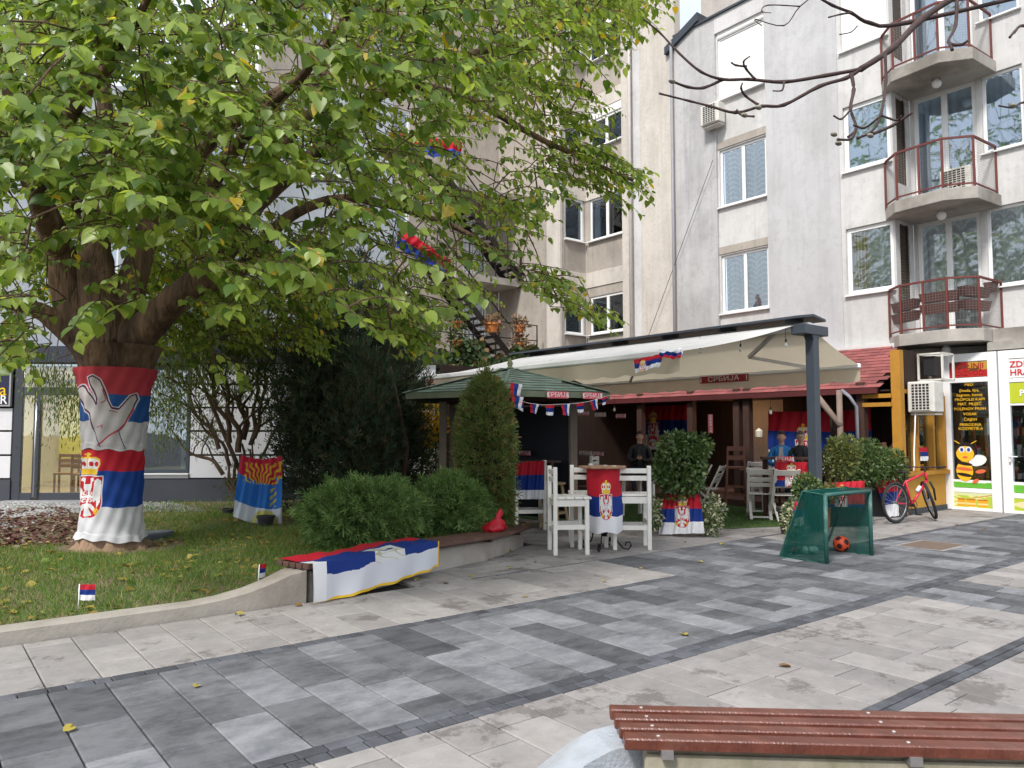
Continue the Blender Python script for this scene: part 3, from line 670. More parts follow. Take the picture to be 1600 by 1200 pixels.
trm = M('brown_flower_trough', (.085, .035, .03), .6, .15, 9, .1)
for j, (a, b, z) in enumerate([(0, .9, .3), (0, .9, .55), (1.05, 1.95, .38), (1.05, 1.95, .62), (2.15, 3.1, .42), (2.15, 3.1, .7), (3.2, 3.5, .85)]):
    pts = [Vector((x, y, 0)) for x, y in BP]; acc = 0; segs = [(pts[i], pts[i+1]) for i in range(4)]
    def at(d):
        for p, q in segs:
            if d <= (q-p).length: return p.lerp(q, d/(q-p).length)
            d -= (q-p).length
        return segs[-1][1]
    p, q = at(a*.9), at(b*.9); n_ = (q-p).cross(UP).normalized()*-.13
    if n_.x < 0: n_ = -n_
    mb = MB(); c0, c1 = p+n_+UP*(3.7+z), q+n_+UP*(3.7+z)
    d_ = (c1-c0).normalized(); s_ = n_.normalized()
    v = [c0+d_*.05-s_*.07, c1-d_*.05-s_*.07, c1-d_*.05+s_*.07, c0+d_*.05+s_*.07]; w = [c0-s_*.1+UP*.2, c1-s_*.1+UP*.2, c1+s_*.1+UP*.2, c0+s_*.1+UP*.2]
    mb.add(v+w, [(0, 3, 2, 1), (4, 5, 6, 7), (0, 1, 5, 4), (1, 2, 6, 5), (2, 3, 7, 6), (3, 0, 4, 7)])
    o = mb.build('flower_trough', trm); tag(o, 'empty brown plastic flower trough on the lowest balcony, ' + ['lower one at the left end', 'upper one at the left end', 'lower one left of the middle post', 'upper one left of the middle post', 'lower one behind the right post', 'upper one behind the right post', 'short one at the far right corner'][j], 'flower trough', 'empty troughs on the lowest balcony')
acm = M('aged_white_metal', (.62, .6, .55), .5, .08, 4, .05, col2=(.4, .37, .31), c2=(.55, .7)); black = M('matt_black', (.012, .012, .013), .6, .1, 5, 0)
def ac_unit(c, sx, sy, sz, label, face='x'):
    """outdoor unit: casing, square grille over a dark fan"""
    t = thing('air_conditioner', label, 'air conditioner', (c[0], c[1], c[2]-sz/2), 'air conditioner units')
    MB().box(c, (sx, sy, sz)).build('casing', acm, t, bev=.02)
    mb = MB(); g = MB()
    if face == 'x':
        x = c[0]-sx/2; w = sy*.34
        mb.box((x-.003, c[1], c[2]), (.006, 2*w, sz*.82))
        for k in range(6): g.box((x-.014, c[1]-w+2*w*k/5, c[2]), (.014, .014, sz*.84))
        for k in range(10): g.box((x-.016, c[1], c[2]-sz*.42+sz*.84*k/9), (.014, 2*w, .012))
    mb.build('fan_opening', black, t); g.build('grille', acm, t)
    MB().box((c[0]+.03, c[1], c[2]-sz/2-.035), (sx*.8, sy*.9, .03)).build('bracket', acm, t)
    return t
ac_unit((17.35, 6.62, 6.63+.31), .3, .62, .52, 'small air conditioner standing behind the railing of the middle balcony')
t = ac_unit((16.9, 12.55, 10.25), .3, .6, .56, 'round fan air conditioner fixed under the shuttered top window')
# ---- tower behind
bB = thing('tower_block', 'tall beige tower block rising behind the grey one, with windows in a recessed corner', 'building', (17.4, 16, 0))
FA.wall('wall', wallB, bB, 14.02, 15.4, 0, 26, d0=.04); FA.wall('wall', wallA, bB, 15.4, 15.78, 0, 26, d0=.09); FA.wall("wall", wallB, bB, 15.78, 16.12, 0, 26, d0=-.02, th=.5)
mb = MB(); mb.tube([(17.02, 15.72, 0), (17.02, 15.72, 26)], .05, 8); mb.build('drain_pipe', M('pale_pipe', (.6, .57, .53), .5, .1, 4, 0), bB, smooth=True)
mb = MB(); mb.tube([(17.02, 14.06, 0), (17.02, 14.06, 13.)], .045, 8); mb.build('drain_pipe', M('grey_pipe', (.25, .25, .27), .5, .1, 4, 0), bB, smooth=True)
ZW = [(4.77, 6.02), (7.86, 9.28), (10.93, 12.2), (13.9, 15.2), (16.85, 18.1)]
FB = Fc((17.4, 0), (0, 1), (1, 0)); FB.wall('wall', wallD, bB, 16.12, 18.07, 0, 26, [(16.32, 17.88, a, b) for a, b in ZW], th=.2)
FB2 = Fc((0, 18.07), (1, 0), (0, 1)); FB2.wall('wall', wallD, bB, 16.43, 17.395, 0, 26, [(16.44, 17.3, a, b) for a, b in ZW], th=.2)
for i, (a, b) in enumerate(ZW[:4]):
    window(FB, bB, 16.32, 17.88, a, b, .03, 2, 'plain' if i != 1 else None, box=.28 if i >= 2 else 0, frame=.08)
    window(FB2, bB, 16.44, 17.3, a, b, .03, 1, 'plain', box=.5 if i >= 2 else 0, frame=.08)
for i in range(5):
    z = 3.4+i*2.93; mb = MB(); FB.box(mb, 16.13, 18.06, -.03, -.002, z, z+.5); mb.build('spandrel', wallB, bB); mb = MB(); FB2.box(mb, 16.33, 17.36, -.03, -.002, z, z+.5); mb.build('spandrel', wallB, bB)
FC_ = Fc((16.3, 0), (0, 1), (1, 0)); FC_.wall('wall', wallD, bB, 18.05, 21.395, 0, 26, th=.12)
MB().box2(16.22, 16.3, 18.04, 18.7, 0, 26).build('pilaster', wallB, bB)
FT = Fc((18.4, 0), (0, 1), (1, 0)); FT.wall('wall', wallT, bB, 4., 14.02, 12.5, 27)
FD = Fc((0, 21.4), (1, 0), (0, 1))
hd = [(14.75, 15.75, 3.95, 6.2), (14.75, 15.75, 6.95, 9.1), (11.2, 12.6, 7.8, 9.3), (11.2, 12.6, 4.9, 6.4), (8.4, 9.8, 7.8, 9.3), (8.4, 9.8, 10.8, 12.2), (11.2, 12.6, 10.8, 12.2), (8.4, 9.8, 13.7, 15.1), (11.2, 12.6, 13.7, 15.1)]
FD.wall('wall', wallD, bB, 7.6, 16.3, 0, 26, hd, th=.2)
for a in hd[2:]: window(FD, bB, a[0], a[1], a[2], a[3], .05, 2, 'plain', gl=glass_blue)
for z0 in (3.95, 6.95):
    w = window(FD, bB, 14.75, 15.75, z0, z0+2.2, .03, 2, 'plain', sill=False, name='door', frame=.07)
    mb = MB()
    for k in range(1, 9): FD.box(mb, 14.8, 15.7, .0, .02, z0+k*.25-.012, z0+k*.25+.012, 0)
    for k in range(1, 6): FD.box(mb, 14.75+k*.166-.012, 14.75+k*.166+.012, -.022, -.002, z0+.05, z0+2.15)
    mb.build('door_grid', white_pvc, w)
steel = M('dark_steel', (.03, .026, .024), .6, .2, 8, .1, metal=.5)
mb = MB(); mb.box2(13.6, 16.28, 20.1, 21.38, 6.55, 6.78); mb.build('landing_slab', slabm, bB)
mb = MB(); mb.box2(13.6, 16.28, 20.1, 21.38, 9.5, 9.7); mb.build('landing_slab', slabm, bB)
def flight(X0, Z0, X1, Z1, y, label):
    t = thing('steel_staircase', label, 'staircase', (X0, y, Z0), 'outdoor steel stairs')
    n = 15
    for s_ in (0, .8): MB().bar((X0, y+s_, Z0), (X1, y+s_, Z1), .04, .2).build('stringer', steel, t)
    for k in range(n):
        f = (k+.5)/n; MB().box((X0+(X1-X0)*f, y+.4, Z0+(Z1-Z0)*f+.03), (.26, .76, .035)).build('tread', steel, t)
    hr = MB(); hr.bar((X0, y-.02, Z0+.95), (X1, y-.02, Z1+.95), .035, .035)
    for k in range(0, n+1, 3): f = k/n; x = X0+(X1-X0)*f; z = Z0+(Z1-Z0)*f; hr.bar((x, y-.02, z), (x, y-.02, z+.95), .025, .025, up=(1, 0, 0))
    hr.build('handrail', steel, t)
flight(15.35, 3.98, 12.4, 6.78, 19.4, 'dark steel stair flight going down to the ivy terrace past the grid door')
flight(16.2, 6.8, 13.2, 9.68, 20.0, 'upper dark steel stair flight ending on the concrete landing')
# landing railing
t = thing('landing_railing', 'thin dark railing round the concrete stair landing', 'railing', (14.9, 20.1, 6.8)); mb = MB()
for z in (7.25, 7.75): mb.bar((13.6, 20.12, z), (16.25, 20.12, z), .025, .025)
mb.build('rail', steel, t)
for k in range(6): MB().bar((13.6+k*.53, 20.12, 6.78), (13.6+k*.53, 20.12, 7.76), .025, .025, up=(1, 0, 0)).build('post', steel, t)
# ---- low annex with roof terrace overgrown with ivy
ann = thing('terrace_annex', 'low annex whose terrace wall is covered with ivy, behind the pavilion', 'building', (13, 19.2, 0))
FE = Fc((0, 18.75), (1, 0), (0, 1)); FE.wall('wall', wallD, ann, 9.2, 16.2, 0, 4.0, th=2.6)
mb = MB()
for z in (4.55, 5.05): mb.bar((10, 18.8, z), (15.9, 18.8, z), .03, .03)
mb.build('rail', steel, ann)
for k in range(8): MB().bar((10+k*.84, 18.8, 4), (10+k*.84, 18.8, 5.06), .03, .03, up=(1, 0, 0)).build('post', steel, ann)

# ---- left building with glazed door, turned against the grid
LO = PD(0, 675, 16.15); al = math.radians(1.5); LS = RGT*math.cos(al)+FWD*math.sin(al); LN = FWD*math.cos(al)-RGT*math.sin(al)
FLft = Fc((LO.x, LO.y), (LS.x, LS.y), (LN.x, LN.y))
bL = thing('cafe_building', 'white panelled cafe front with dark grey plinth and glazed door behind the trees at left', 'building', FLft.p(3, 0, 0))
panel = M('white_facade_panel', (.66, .65, .67), .5, .05, 2, .03, col2=(.58, .57, .58)); plinth = M('dark_grey_plinth', (.05, .055, .068), .7, .1, 3, .1)
gapm = M('joint_black', (.015, .015, .018), .8, 0, 3, 0)
ZJ = [.61, 1.11, 1.62, 2.12, 2.62, 3.07]
FLft.wall('backing', gapm, bL, -6, 9.2, -.2, 3.07, [(.3, 2.05, .05, 3.05), (2.38, 3.95, .74, 3.0)], d0=.04, th=.2)
for s0, s1 in ((-6, -1.8), (-1.8, .26), (2.07, 2.34), (3.98, 5.9), (5.9, 7.8), (7.8, 9.2)):
    for a, b in zip(ZJ, ZJ[1:]):
        if s0 == -1.8 and b > 2.2: continue
        mb = MB(); FLft.box(mb, s0+.015, s1-.015, -.01, .038, a+.02, b-.02); mb.build('panel', panel, bL, bev=.004)
for s0, s1 in ((2.34, 3.98),): mb = MB(); FLft.box(mb, s0+.015, s1-.015, -.01, .038, .62, .72); mb.build('panel', panel, bL)
for s0, s1 in ((-6, .28), (2.06, 9.2)):
    mb = MB(); FLft.box(mb, s0, s1, -.05, .036, -.2, .6); mb.build('plinth', plinth, bL)
mb = MB(); FLft.box(mb, .2, 2.2, -.55, .035, -.1, .17); mb.build('door_step', M('grey_step_concrete', (.25, .25, .26), .85, .12, 3, .3), bL, bev=.01)
mb = MB(); FLft.box(mb, -6, 9.2, -.12, .3, 3.075, 3.42); mb.build('fascia', M('navy_fascia', (.03, .036, .06), .5, .1, 3, 0), bL)
upw = wallmat('pale_blue_grey_render', (.4, .43, .48), (.27, .29, .33), .3)
hu = [(1.+k*2.4, 2.3+k*2.4, z, z+1.4) for k in (-2, -1, 0, 1, 2) for z in (4.4, 7.2)]
FLft.wall('upper_wall', upw, bL, -7, 8.2, 3.43, 9.2, hu, d0=.1, th=.2)
for a in hu: window(FLft, bL, *a, .16, 2, 'plain', gl=glass_blue)
w = window(FLft, bL, 2.38, 3.95, .74, 3.0, .05, 1, None, mat=anthra, gl=glass_blue, name='shop_window')
mb = MB(); FLft.box(mb, 2.45, 3.88, .12, .14, 1.85, 2.95); mb.build('blind', M('tan_blind', (.3, .25, .13), .8, .15, 6, .1), w)
dm = M('anthracite_door_frame', (.045, .05, .06), .4, .05, 3, 0)
dr = MB()
for a in ((.28, .46, .17, 3.06), (.7, .84, .2, 2.38), (1.86, 2.06, .17, 3.06)): FLft.box(dr, a[0], a[1], -.02, .06, a[2], a[3])
for a in ((.46, .7, .17, .32), (.84, 1.86, .17, .32), (.46, 1.86, 2.38, 2.55)): FLft.box(dr, a[0], a[1], -.015, .055, a[2], a[3])
door = dr.build('door', dm, bL, bev=.005)
for a in ((.46, .7, .32, 2.38), (.84, 1.86, .32, 2.38), (.46, 1.86, 2.55, 3.05)): mb = MB(); FLft.box(mb, a[0], a[1], .01, .018, a[2], a[3]); mb.build('pane', glass, door)
mb = MB(); mb.tube([FLft.p(.8, -.1, .25), FLft.p(.8, -.1, 2.3)], .018, 8)
for z in (.5, 2.05): mb.tube([FLft.p(.8, -.1, z), FLft.p(.8, -.02, z)], .012, 6)
mb.build('handle', M('brushed_steel', (.6, .6, .62), .3, .05, 5, 0, metal=.9), door, smooth=True)
# the lit room behind the glass door
cream = M('cream_room_wall', (.72, .68, .56), .8, .05, 2, 0); oak = M('light_oak', (.38, .2, .09), .5, .2, 6, .1)
mb = MB(); FLft.box(mb, -1.5, 3.7, 4.2, 4.3, .17, 3.05); FLft.box(mb, -1.6, -1.5, .25, 4.2, .17, 3.05); FLft.box(mb, 3.7, 3.8, .25, 4.2, .17, 3.05); FLft.box(mb, -1.5, 3.7, .25, 4.2, 2.98, 3.04); mb.build('room_walls', cream, bL)
mb = MB(); FLft.box(mb, -1.5, 3.7, .25, 4.2, .1, .19); mb.build('room_floor', M('pale_wood_floor', (.42, .33, .2), .35, .15, 5, .05), bL)
for a, b, c in ((-1, .5, (.62, .58, .12)), (1.0, 1.5, (.3, .2, .12)), (1.6, 2.6, (.7, .62, .2))): mb = MB(); FLft.box(mb, a, b, 4.0, 4.18, .9, 2.9); mb.build('wall_hanging', M('hanging_%d' % int(a*10+20), c, .8, .15, 6, .1), bL)
L1 = bpy.data.lights.new('room_light', 'AREA'); L1.energy = 95; L1.size = 2.4; L1.color = (1, .9, .68); lo = bpy.data.objects.new('room_light', L1); COL.objects.link(lo); lo.location = FLft.p(1.1, 2.2, 2.95)
def small_chair():
    t = thing('wooden_chair', 'light wooden chair inside the lit cafe, seen through the left sidelight', 'chair', None, 'chairs inside the cafe')
    for x in (-.2, .2):
        for y in (-.2, .2): MB().box((x, y, .22 if y < 0 else .45), (.04, .04, .44 if y < 0 else .9)).build('leg', oak, t)
    MB().box((0, 0, .45), (.46, .46, .04)).build('seat', oak, t)
    for z in (.62, .74, .86): MB().box((0, .2, z), (.38, .025, .07)).build('back_rail', oak, t)
    return t
ch = small_chair(); p = FLft.p(.55, 1.6, .19); ch.location = p; ch.rotation_euler = (0, 0, -YAW+.3)
for q, (a, b, r, lb) in enumerate([(1.15, 1.3, 2.8, 'light wooden chair inside the lit cafe, nearest behind the glass door'), (1.6, 2.1, .2, 'light wooden chair inside the lit cafe, right of the table'), (1.05, 2.9, 3.3, 'light wooden chair inside the lit cafe, beyond the table')]):
    dup(ch, FLft.p(a, b, .19), r-YAW, lb)
t = thing('cafe_table', 'light wooden table inside the lit cafe behind the glass door', 'table', FLft.p(1.25, 2.1, .19)); mb = MB(); FLft.box(mb, .75, 1.75, 1.75, 2.45, .9, .94); mb.build('table_top', oak, t)
for a in (.8, 1.7):
    for b in (1.8, 2.4): mb = MB(); FLft.box(mb, a-.025, a+.025, b-.025, b+.025, .19, .9); mb.build('leg', oak, t)
t = thing('cafe_sign', 'dark navy sign with yellow and white letters left of the glazed door', 'sign', FLft.p(-.5, -.1, 2.2))
mb = MB(); FLft.box(mb, -1.8, .24, -.09, -.02, 2.14, 3.0); mb.build('frame', M('sign_frame', (.35, .35, .36), .4, .05, 5, 0), t)
mb = MB(); FLft.box(mb, -1.76, .2, -.1, -.085, 2.18, 2.96); mb.build('board', M('sign_navy', (.015, .015, .05), .4, .05, 5, 0), t)
LX = tuple(LS)
text('lettering', 'pa', .36, FLft.p(.17, -.105, 2.48), LX, UP, M('sign_yellow', (.8, .5, .01), .5, 0, 5, 0), t, 'RIGHT', bold=0); text('lettering', 'BAR', .26, FLft.p(.19, -.105, 2.27), LX, UP, white_pvc, t, 'RIGHT', bold=.002)

# ---- white framed shop at the right
sh = thing('honey_shop', 'white framed shop front with a bee print on its window, under the balconies', 'shop', (17.1, 5.5, 0))
mb = MB()
for a, b in ((6.82, 6.97), (5.93, 6.1), (5.72, 5.9), (4.55, 4.7)): FA.box(mb, a, b, -.03, .08, 0, 3.22)
for a, b, c, d in ((6.1, 6.82, 2.62, 2.72), (6.1, 6.82, .36, .45), (6.1, 6.82, 0, .06), (6.1, 6.82, 3.05, 3.22), (4.7, 5.72, 3.05, 3.22), (4.7, 5.72, 2.12, 2.16), (4.7, 5.72, 2.58, 2.66), (4.7, 5.72, 0, .06), (4.7, 5.72, .3, .4)): FA.box(mb, a, b, -.02, .07, c, d)
mb.build('frame', white_pvc, sh, bev=.006)
mb = MB(); FA.box(mb, 6.1, 6.82, .02, .03, .45, 2.62); mb.build('window_pane', glassmat('shop_glass', .08), sh)
mb = MB(); FA.box(mb, 4.7, 5.72, .02, .03, .4, 2.1); mb.build('door_pane', MATS['shop_glass'], sh)
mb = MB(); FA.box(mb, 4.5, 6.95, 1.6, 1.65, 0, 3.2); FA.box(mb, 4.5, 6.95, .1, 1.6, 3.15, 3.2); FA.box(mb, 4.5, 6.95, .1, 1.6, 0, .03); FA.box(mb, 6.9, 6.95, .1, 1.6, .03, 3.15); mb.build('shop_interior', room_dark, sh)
goods = [M('goods_%d' % i, c, .6, .1, 6, 0) for i, c in enumerate([(.4, .2, .05), (.5, .45, .4), (.1, .25, .1), (.35, .08, .06), (.15, .15, .3)])]
mb = MB()
for z in (.6, 1.05, 1.5, 1.95): FA.box(mb, 4.6, 6.9, .9, 1.2, z, z+.03, 1)
mb2 = MB()
for z in (.63, 1.08, 1.53):
    for k in range(26): s_ = 4.7+k*.085; FA.box(mb2, s_, s_+random.uniform(.04, .07), .95, 1.05, z, z+random.uniform(.1, .3), random.randrange(5))
mb.build('shelf', goods[1], sh) if False else None
mb2.build('shelf_goods', goods, sh, stuff=True)
def planeX(x, y0, y1, z0, z1):      # print on a plane facing the viewer; u to the right (falling y)
    def S(u, v): return np.stack([np.full(u.shape, x), y0+(y1-y0)*u, z1+(z0-z1)*v], 1)
    return S
# transom print
def pr1(u, v):
    C = np.tile(np.array([.45, .03, .03]), (len(u), 1)); n = np.sin(u*9+v*4)*np.sin(v*11+u*3); C[(u > .5) & (v < .55)] = (.45, .26, .04); C[(n > .4) & (v < .6)] = (.1, .05, .02); return C
cloth('transom_print', planeX(17.085, 6.82, 6.1, 2.73, 3.04), 60, 30, pr1, sh, printmat('printed_film', .5, 0, 0))
cloth('transom_print', planeX(17.085, 5.72, 4.7, 2.67, 3.04), 4, 4, lambda u, v: np.tile(np.array([.75, .75, .73]), (len(u), 1)), sh, MATS['printed_film'])
rl_ = M('print_red', (.55, .015, .02), .5, 0, 5, 0); yl_ = M('print_yellow', (.8, .45, .02), .5, 0, 5, 0)
RX = (0, -1, 0)
text('lettering', 'ČELINJI', .16, (17.078, 6.42, 2.95), RX, UP, M('print_dark_red', (.35, .01, .01), .5, 0, 5, 0), sh, bold=.002); text('lettering', 'ROIZVODI', .14, (17.078, 6.45, 2.81), RX, UP, MATS['print_dark_red'], sh, bold=.002)
text('lettering', 'ZDRAVA', .17, (17.078, 5.7, 2.93), RX, UP, rl_, sh, 'LEFT', bold=.003); text('lettering', 'HRANA', .17, (17.078, 5.7, 2.77), RX, UP, rl_, sh, 'LEFT', bold=.003)
for s_, y_ in (('MED', 602), ('(livada, lipa,', 611), ('bagrem, šuma)', 618), ('PROPOLIS KAPI', 625), ('MAT. MLIJEČ', 632), ('POLENOV PRAH', 639.5), ('VOSAK', 647.5), ('ČAJEVI', 656), ('PRIRODNA', 664), ('KOZMETIKA', 670)):
    text('lettering', s_, .083, (17.105, 6.46, 1.6-(y_-675)*.01335), RX, UP, yl_, sh, bold=0, sx=1.)
# green hill strip with white line, plain cheerful bee
def pr2(u, v):
    C = np.tile(np.array([.12, .4, .04]), (len(u), 1)); C[v < .25+.12*np.sin(u*3)] = (.75, .78, .75); return C
cloth('hill_print', planeX(17.112, 6.82, 6.1, .46, .62), 30, 14, pr2, sh, MATS['printed_film']); cloth('hill_print', planeX(17.112, 5.72, 4.7, .41, .62), 30, 14, pr2, sh, MATS['printed_film'])
def disc(mb, cy, cz, ry, rz, x, m, n=20, a0=0, rot=0):
    pts = []
    for k in range(n):
        a = 6.2832*k/n; yy, zz = ry*math.cos(a), rz*math.sin(a); pts.append((x, cy+yy*math.cos(rot)-zz*math.sin(rot), cz+yy*math.sin(rot)+zz*math.cos(rot)))
    mb.add(pts, [tuple(range(n))], m)
bee = MB(); X_ = 17.104
disc(bee, 6.35, 1.02, .17, .11, X_, 2, rot=-.3); disc(bee, 6.6, .8, .16, .21, X_-.002, 0); 
for z in (.95, .72): disc(bee, 6.6, z, .155, .035, X_-.004, 1, rot=.15)
disc(bee, 6.6, .84, .158, .035, X_-.004, 3, rot=.1)
disc(bee, 6.57, 1.2, .2, .19, X_-.003, 1); disc(bee, 6.58, 1.15, .17, .16, X_-.005, 0)
for y in (6.64, 6.51): disc(bee, y, 1.24, .055, .062, X_-.007, 2); disc(bee, y, 1.235, .03, .04, X_-.009, 4)
disc(bee, 6.58, 1.08, .05, .025, X_-.007, 3); disc(bee, 6.3, .8, .1, .04, X_-.006, 3, rot=-.2); disc(bee, 6.4, .6, .07, .035, X_-.006, 3, rot=-.6)
for y, q in ((6.68, .1), (6.46, -.1)): bee.bar((X_-.004, y, 1.36), (X_-.004, y+q, 1.42), .012, .014)
bee.build('bee_print', [yl_, M('print_black', (.02, .012, .01), .5, 0, 5, 0), M('print_white', (.75, .76, .75), .5, 0, 5, 0), M('print_orange', (.65, .13, .05), .5, 0, 5, 0), M('print_blue', (.02, .06, .35), .5, 0, 5, 0)], sh)
def pr3(u, v):
    C = np.zeros((len(u), 3)); n = np.sin(u*13+np.sin(v*9)*2)*np.sin(v*10-u*4); C[:] = (.42, .5, .06); C[n > .2] = (.7, .66, .3); C[v < .2] = (.6, .65, .35)
    for cx, w in ((.2, .1), (.45, .12), (.75, .13)):
        j = (np.abs(u-cx) < w) & (v > .5) & (v < .93); C[j] = (.7, .33, .02); C[j & (v > .68) & (v < .8)] = (.75, .6, .25); C[(np.abs(u-cx) < w*.95) & (v > .42) & (v < .5)] = (.45, .12, .02)
    C[near_line(u, v, [(.5, .35), (.98, .1)], .03)] = (.5, .25, .08); return C
cloth('honey_print', planeX(17.088, 6.82, 6.1, .06, .36), 90, 60, pr3, sh, MATS['printed_film'])
cloth('panel_print', planeX(17.088, 5.72, 4.7, .06, .3), 60, 40, lambda u, v: np.where((np.hypot(u-.3, v-.5) < .3)[:, None], (.7, .62, .35), (.42, .5, .04)), sh, MATS['printed_film'])
cloth('panel_print', planeX(17.088, 5.72, 4.7, 2.17, 2.57), 60, 40, lambda u, v: np.tile(np.array([.45, .5, .03]), (len(u), 1)), sh, MATS['printed_film'])
text('lettering', 'Pčela', .17, (17.08, 5.55, 2.36), RX, UP, white_pvc, sh, 'LEFT', bold=.004)
mb = MB(); mb.box((17.04, 5.74, 1.1), (.05, .03, .18)); mb.bar((17.0, 5.74, 1.12), (17.0, 5.6, 1.12), .02, .02); mb.build('door_handle', white_pvc, sh)
# canister by the shop corner
t = thing('metal_canister', 'dark green metal canister with a narrow neck beside the white shop frame', 'canister', (16.9, 6.9, 0))
c_ = G(1487, 787); mb = MB(); mb.lathe([(.001, 0), (.1, 0), (.11, .03), (.11, .26), (.09, .32), (.04, .37), (.035, .42), (.05, .43), (.05, .45), (.001, .46)], (c_.x-.1, c_.y, 0), 16); mb.build('body', M('olive_metal', (.07, .085, .06), .5, .2, 8, .1, metal=.4), t, smooth=True)
mb = MB(); mb.tube([(c_.x-.1, c_.y-.09, .4), (c_.x-.1, c_.y-.12, .5), (c_.x-.1, c_.y, .54), (c_.x-.1, c_.y+.12, .5), (c_.x-.1, c_.y+.09, .4)], .007, 5); mb.build('handle', steel, t)
# ============================================================ PUB, AWNING, PAVILION
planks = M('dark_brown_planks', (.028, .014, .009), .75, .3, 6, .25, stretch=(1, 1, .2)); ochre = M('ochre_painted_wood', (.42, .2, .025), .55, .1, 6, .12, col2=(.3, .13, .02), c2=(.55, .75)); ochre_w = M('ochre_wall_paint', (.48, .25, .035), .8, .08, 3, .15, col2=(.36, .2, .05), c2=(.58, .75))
redsh = M('red_bitumen_shingle', (.25, .075, .07), .85, .2, 7, .35, rnd=.25, bscale=14)
pub = thing('pub', 'dark timber pub with a red shingle roof and ochre side wall behind the terrace', 'pub', (15.8, 10, 0))
FPX = Fc((16.9, 0), (0, 1), (1, 0)); FSd = Fc((0, 6.95), (1, 0), (0, 1))
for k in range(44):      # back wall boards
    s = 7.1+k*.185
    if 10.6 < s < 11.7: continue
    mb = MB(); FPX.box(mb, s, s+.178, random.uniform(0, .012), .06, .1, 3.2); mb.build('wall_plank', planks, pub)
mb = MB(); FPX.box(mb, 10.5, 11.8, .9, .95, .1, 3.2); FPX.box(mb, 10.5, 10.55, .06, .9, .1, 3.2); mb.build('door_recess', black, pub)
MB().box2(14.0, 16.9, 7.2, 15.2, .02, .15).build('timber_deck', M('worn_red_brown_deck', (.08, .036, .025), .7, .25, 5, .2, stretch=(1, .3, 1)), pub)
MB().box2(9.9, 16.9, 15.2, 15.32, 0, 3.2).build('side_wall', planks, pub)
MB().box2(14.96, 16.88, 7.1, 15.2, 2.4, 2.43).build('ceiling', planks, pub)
# ochre side wall: plinth, ledge, mullions, panes, dark cladding above
MB().box2(15.0, 17.04, 6.95, 7.08, .1, .74).build('ochre_dado', ochre_w, pub); MB().box2(14.98, 17.04, 6.93, 7.09, 0, .1).build('grey_base', plinth, pub)
MB().box2(14.97, 17.06, 6.86, 7.1, .745, .82).build('ledge', ochre, pub)
for x, w in ((15.12, .16), (15.75, .06), (16.45, .07), (16.98, .1)): MB().box2(x-w/2, x+w/2, 6.9, 7.08, .0 if w > .15 else .825, 3.2 if w > .15 else 2.35).build('mullion', ochre, pub)
MB().box2(15.23, 17.04, 6.93, 7.06, 2.36, 2.44).build('top_rail', ochre, pub)
gl_ = glassmat(); 
for a, b in ((15.24, 15.7), (15.8, 16.4), (16.5, 16.9)): MB().box2(a, b, 7.0, 7.008, .86, 2.34).build('pane', gl_, pub)
for k in range(14): MB().box2(15.24+k*.13, 15.24+k*.13+.12, 6.96, 7.05, 2.46, 3.22).build('cladding_board', planks, pub)
brn = M('red_brown_picket', (.12, .045, .03), .7, .2, 8, .15)
for k in range(17):
    x = 15.28+k*.1; mb = MB(); mb.add([(x, 7.2, .5), (x+.065, 7.2, .5), (x+.065, 7.2, 1.3), (x+.032, 7.2, 1.38), (x, 7.2, 1.3), (x, 7.22, .5), (x+.065, 7.22, .5), (x+.065, 7.22, 1.3), (x+.032, 7.22, 1.38), (x, 7.22, 1.3)],
        [(0, 1, 2, 3, 4), (9, 8, 7, 6, 5), (0, 5, 6, 1), (1, 6, 7, 2), (2, 7, 8, 3), (3, 8, 9, 4), (4, 9, 5, 0)]); mb.build('picket', brn, pub)
for k in range(7):
    y = 7.08+k*.11; MB().box2(14.99, 15.02, y, y+.07, .5, 1.3+.1*(k % 2)).build('picket', brn, pub)
MB().box2(15.24, 17, 7.23, 7.26, 1.02, 1.08).build('picket_rail', brn, pub)
MB().box2(15.2, 17.0, 8.4, 8.45, .2, 3.).build('inner_wall', planks, pub)
for z in (2.14, 2.31): MB().box2(14.96, 15.04, 7.06, 7.62, z-.04, z+.04).build('cross_beam', ochre, pub)
post_m = M('brown_timber_post', (.055, .026, .018), .7, .25, 6, .25, stretch=(1, 1, .3), col2=(.08, .045, .033), c2=(.5, .7)); grey_log = M('weathered_log', (.22, .16, .13), .8, .25, 5, .3)
for y in (7.68, 10.35, 10.62, 11.95, 13.6): MB().box2(14.98, 15.14, y-.08, y+.08, .15, 2.6).build('post', post_m, pub)
mb = MB(); mb.tube([(14.8, 8.55, 2.42), (14.8, 8.0, 1.72)], .065, 8); mb.build('brace', grey_log, pub, smooth=True)
mb = MB(); mb.tube([(14.82, 8.02, .2), (14.82, 8.02, 2.45)], .06, 8); mb.build('post', grey_log, pub, smooth=True)
mb = MB(); mb.tube([(14.7, 7.9, 2.44), (14.66, 7.72, 2.3), (14.72, 7.62, 2.1), (14.72, 7.6, .1)], .035, 8); mb.build('rain_pipe', M('grey_pipe2', (.2, .2, .23), .5, .1, 4, 0), pub, smooth=True)
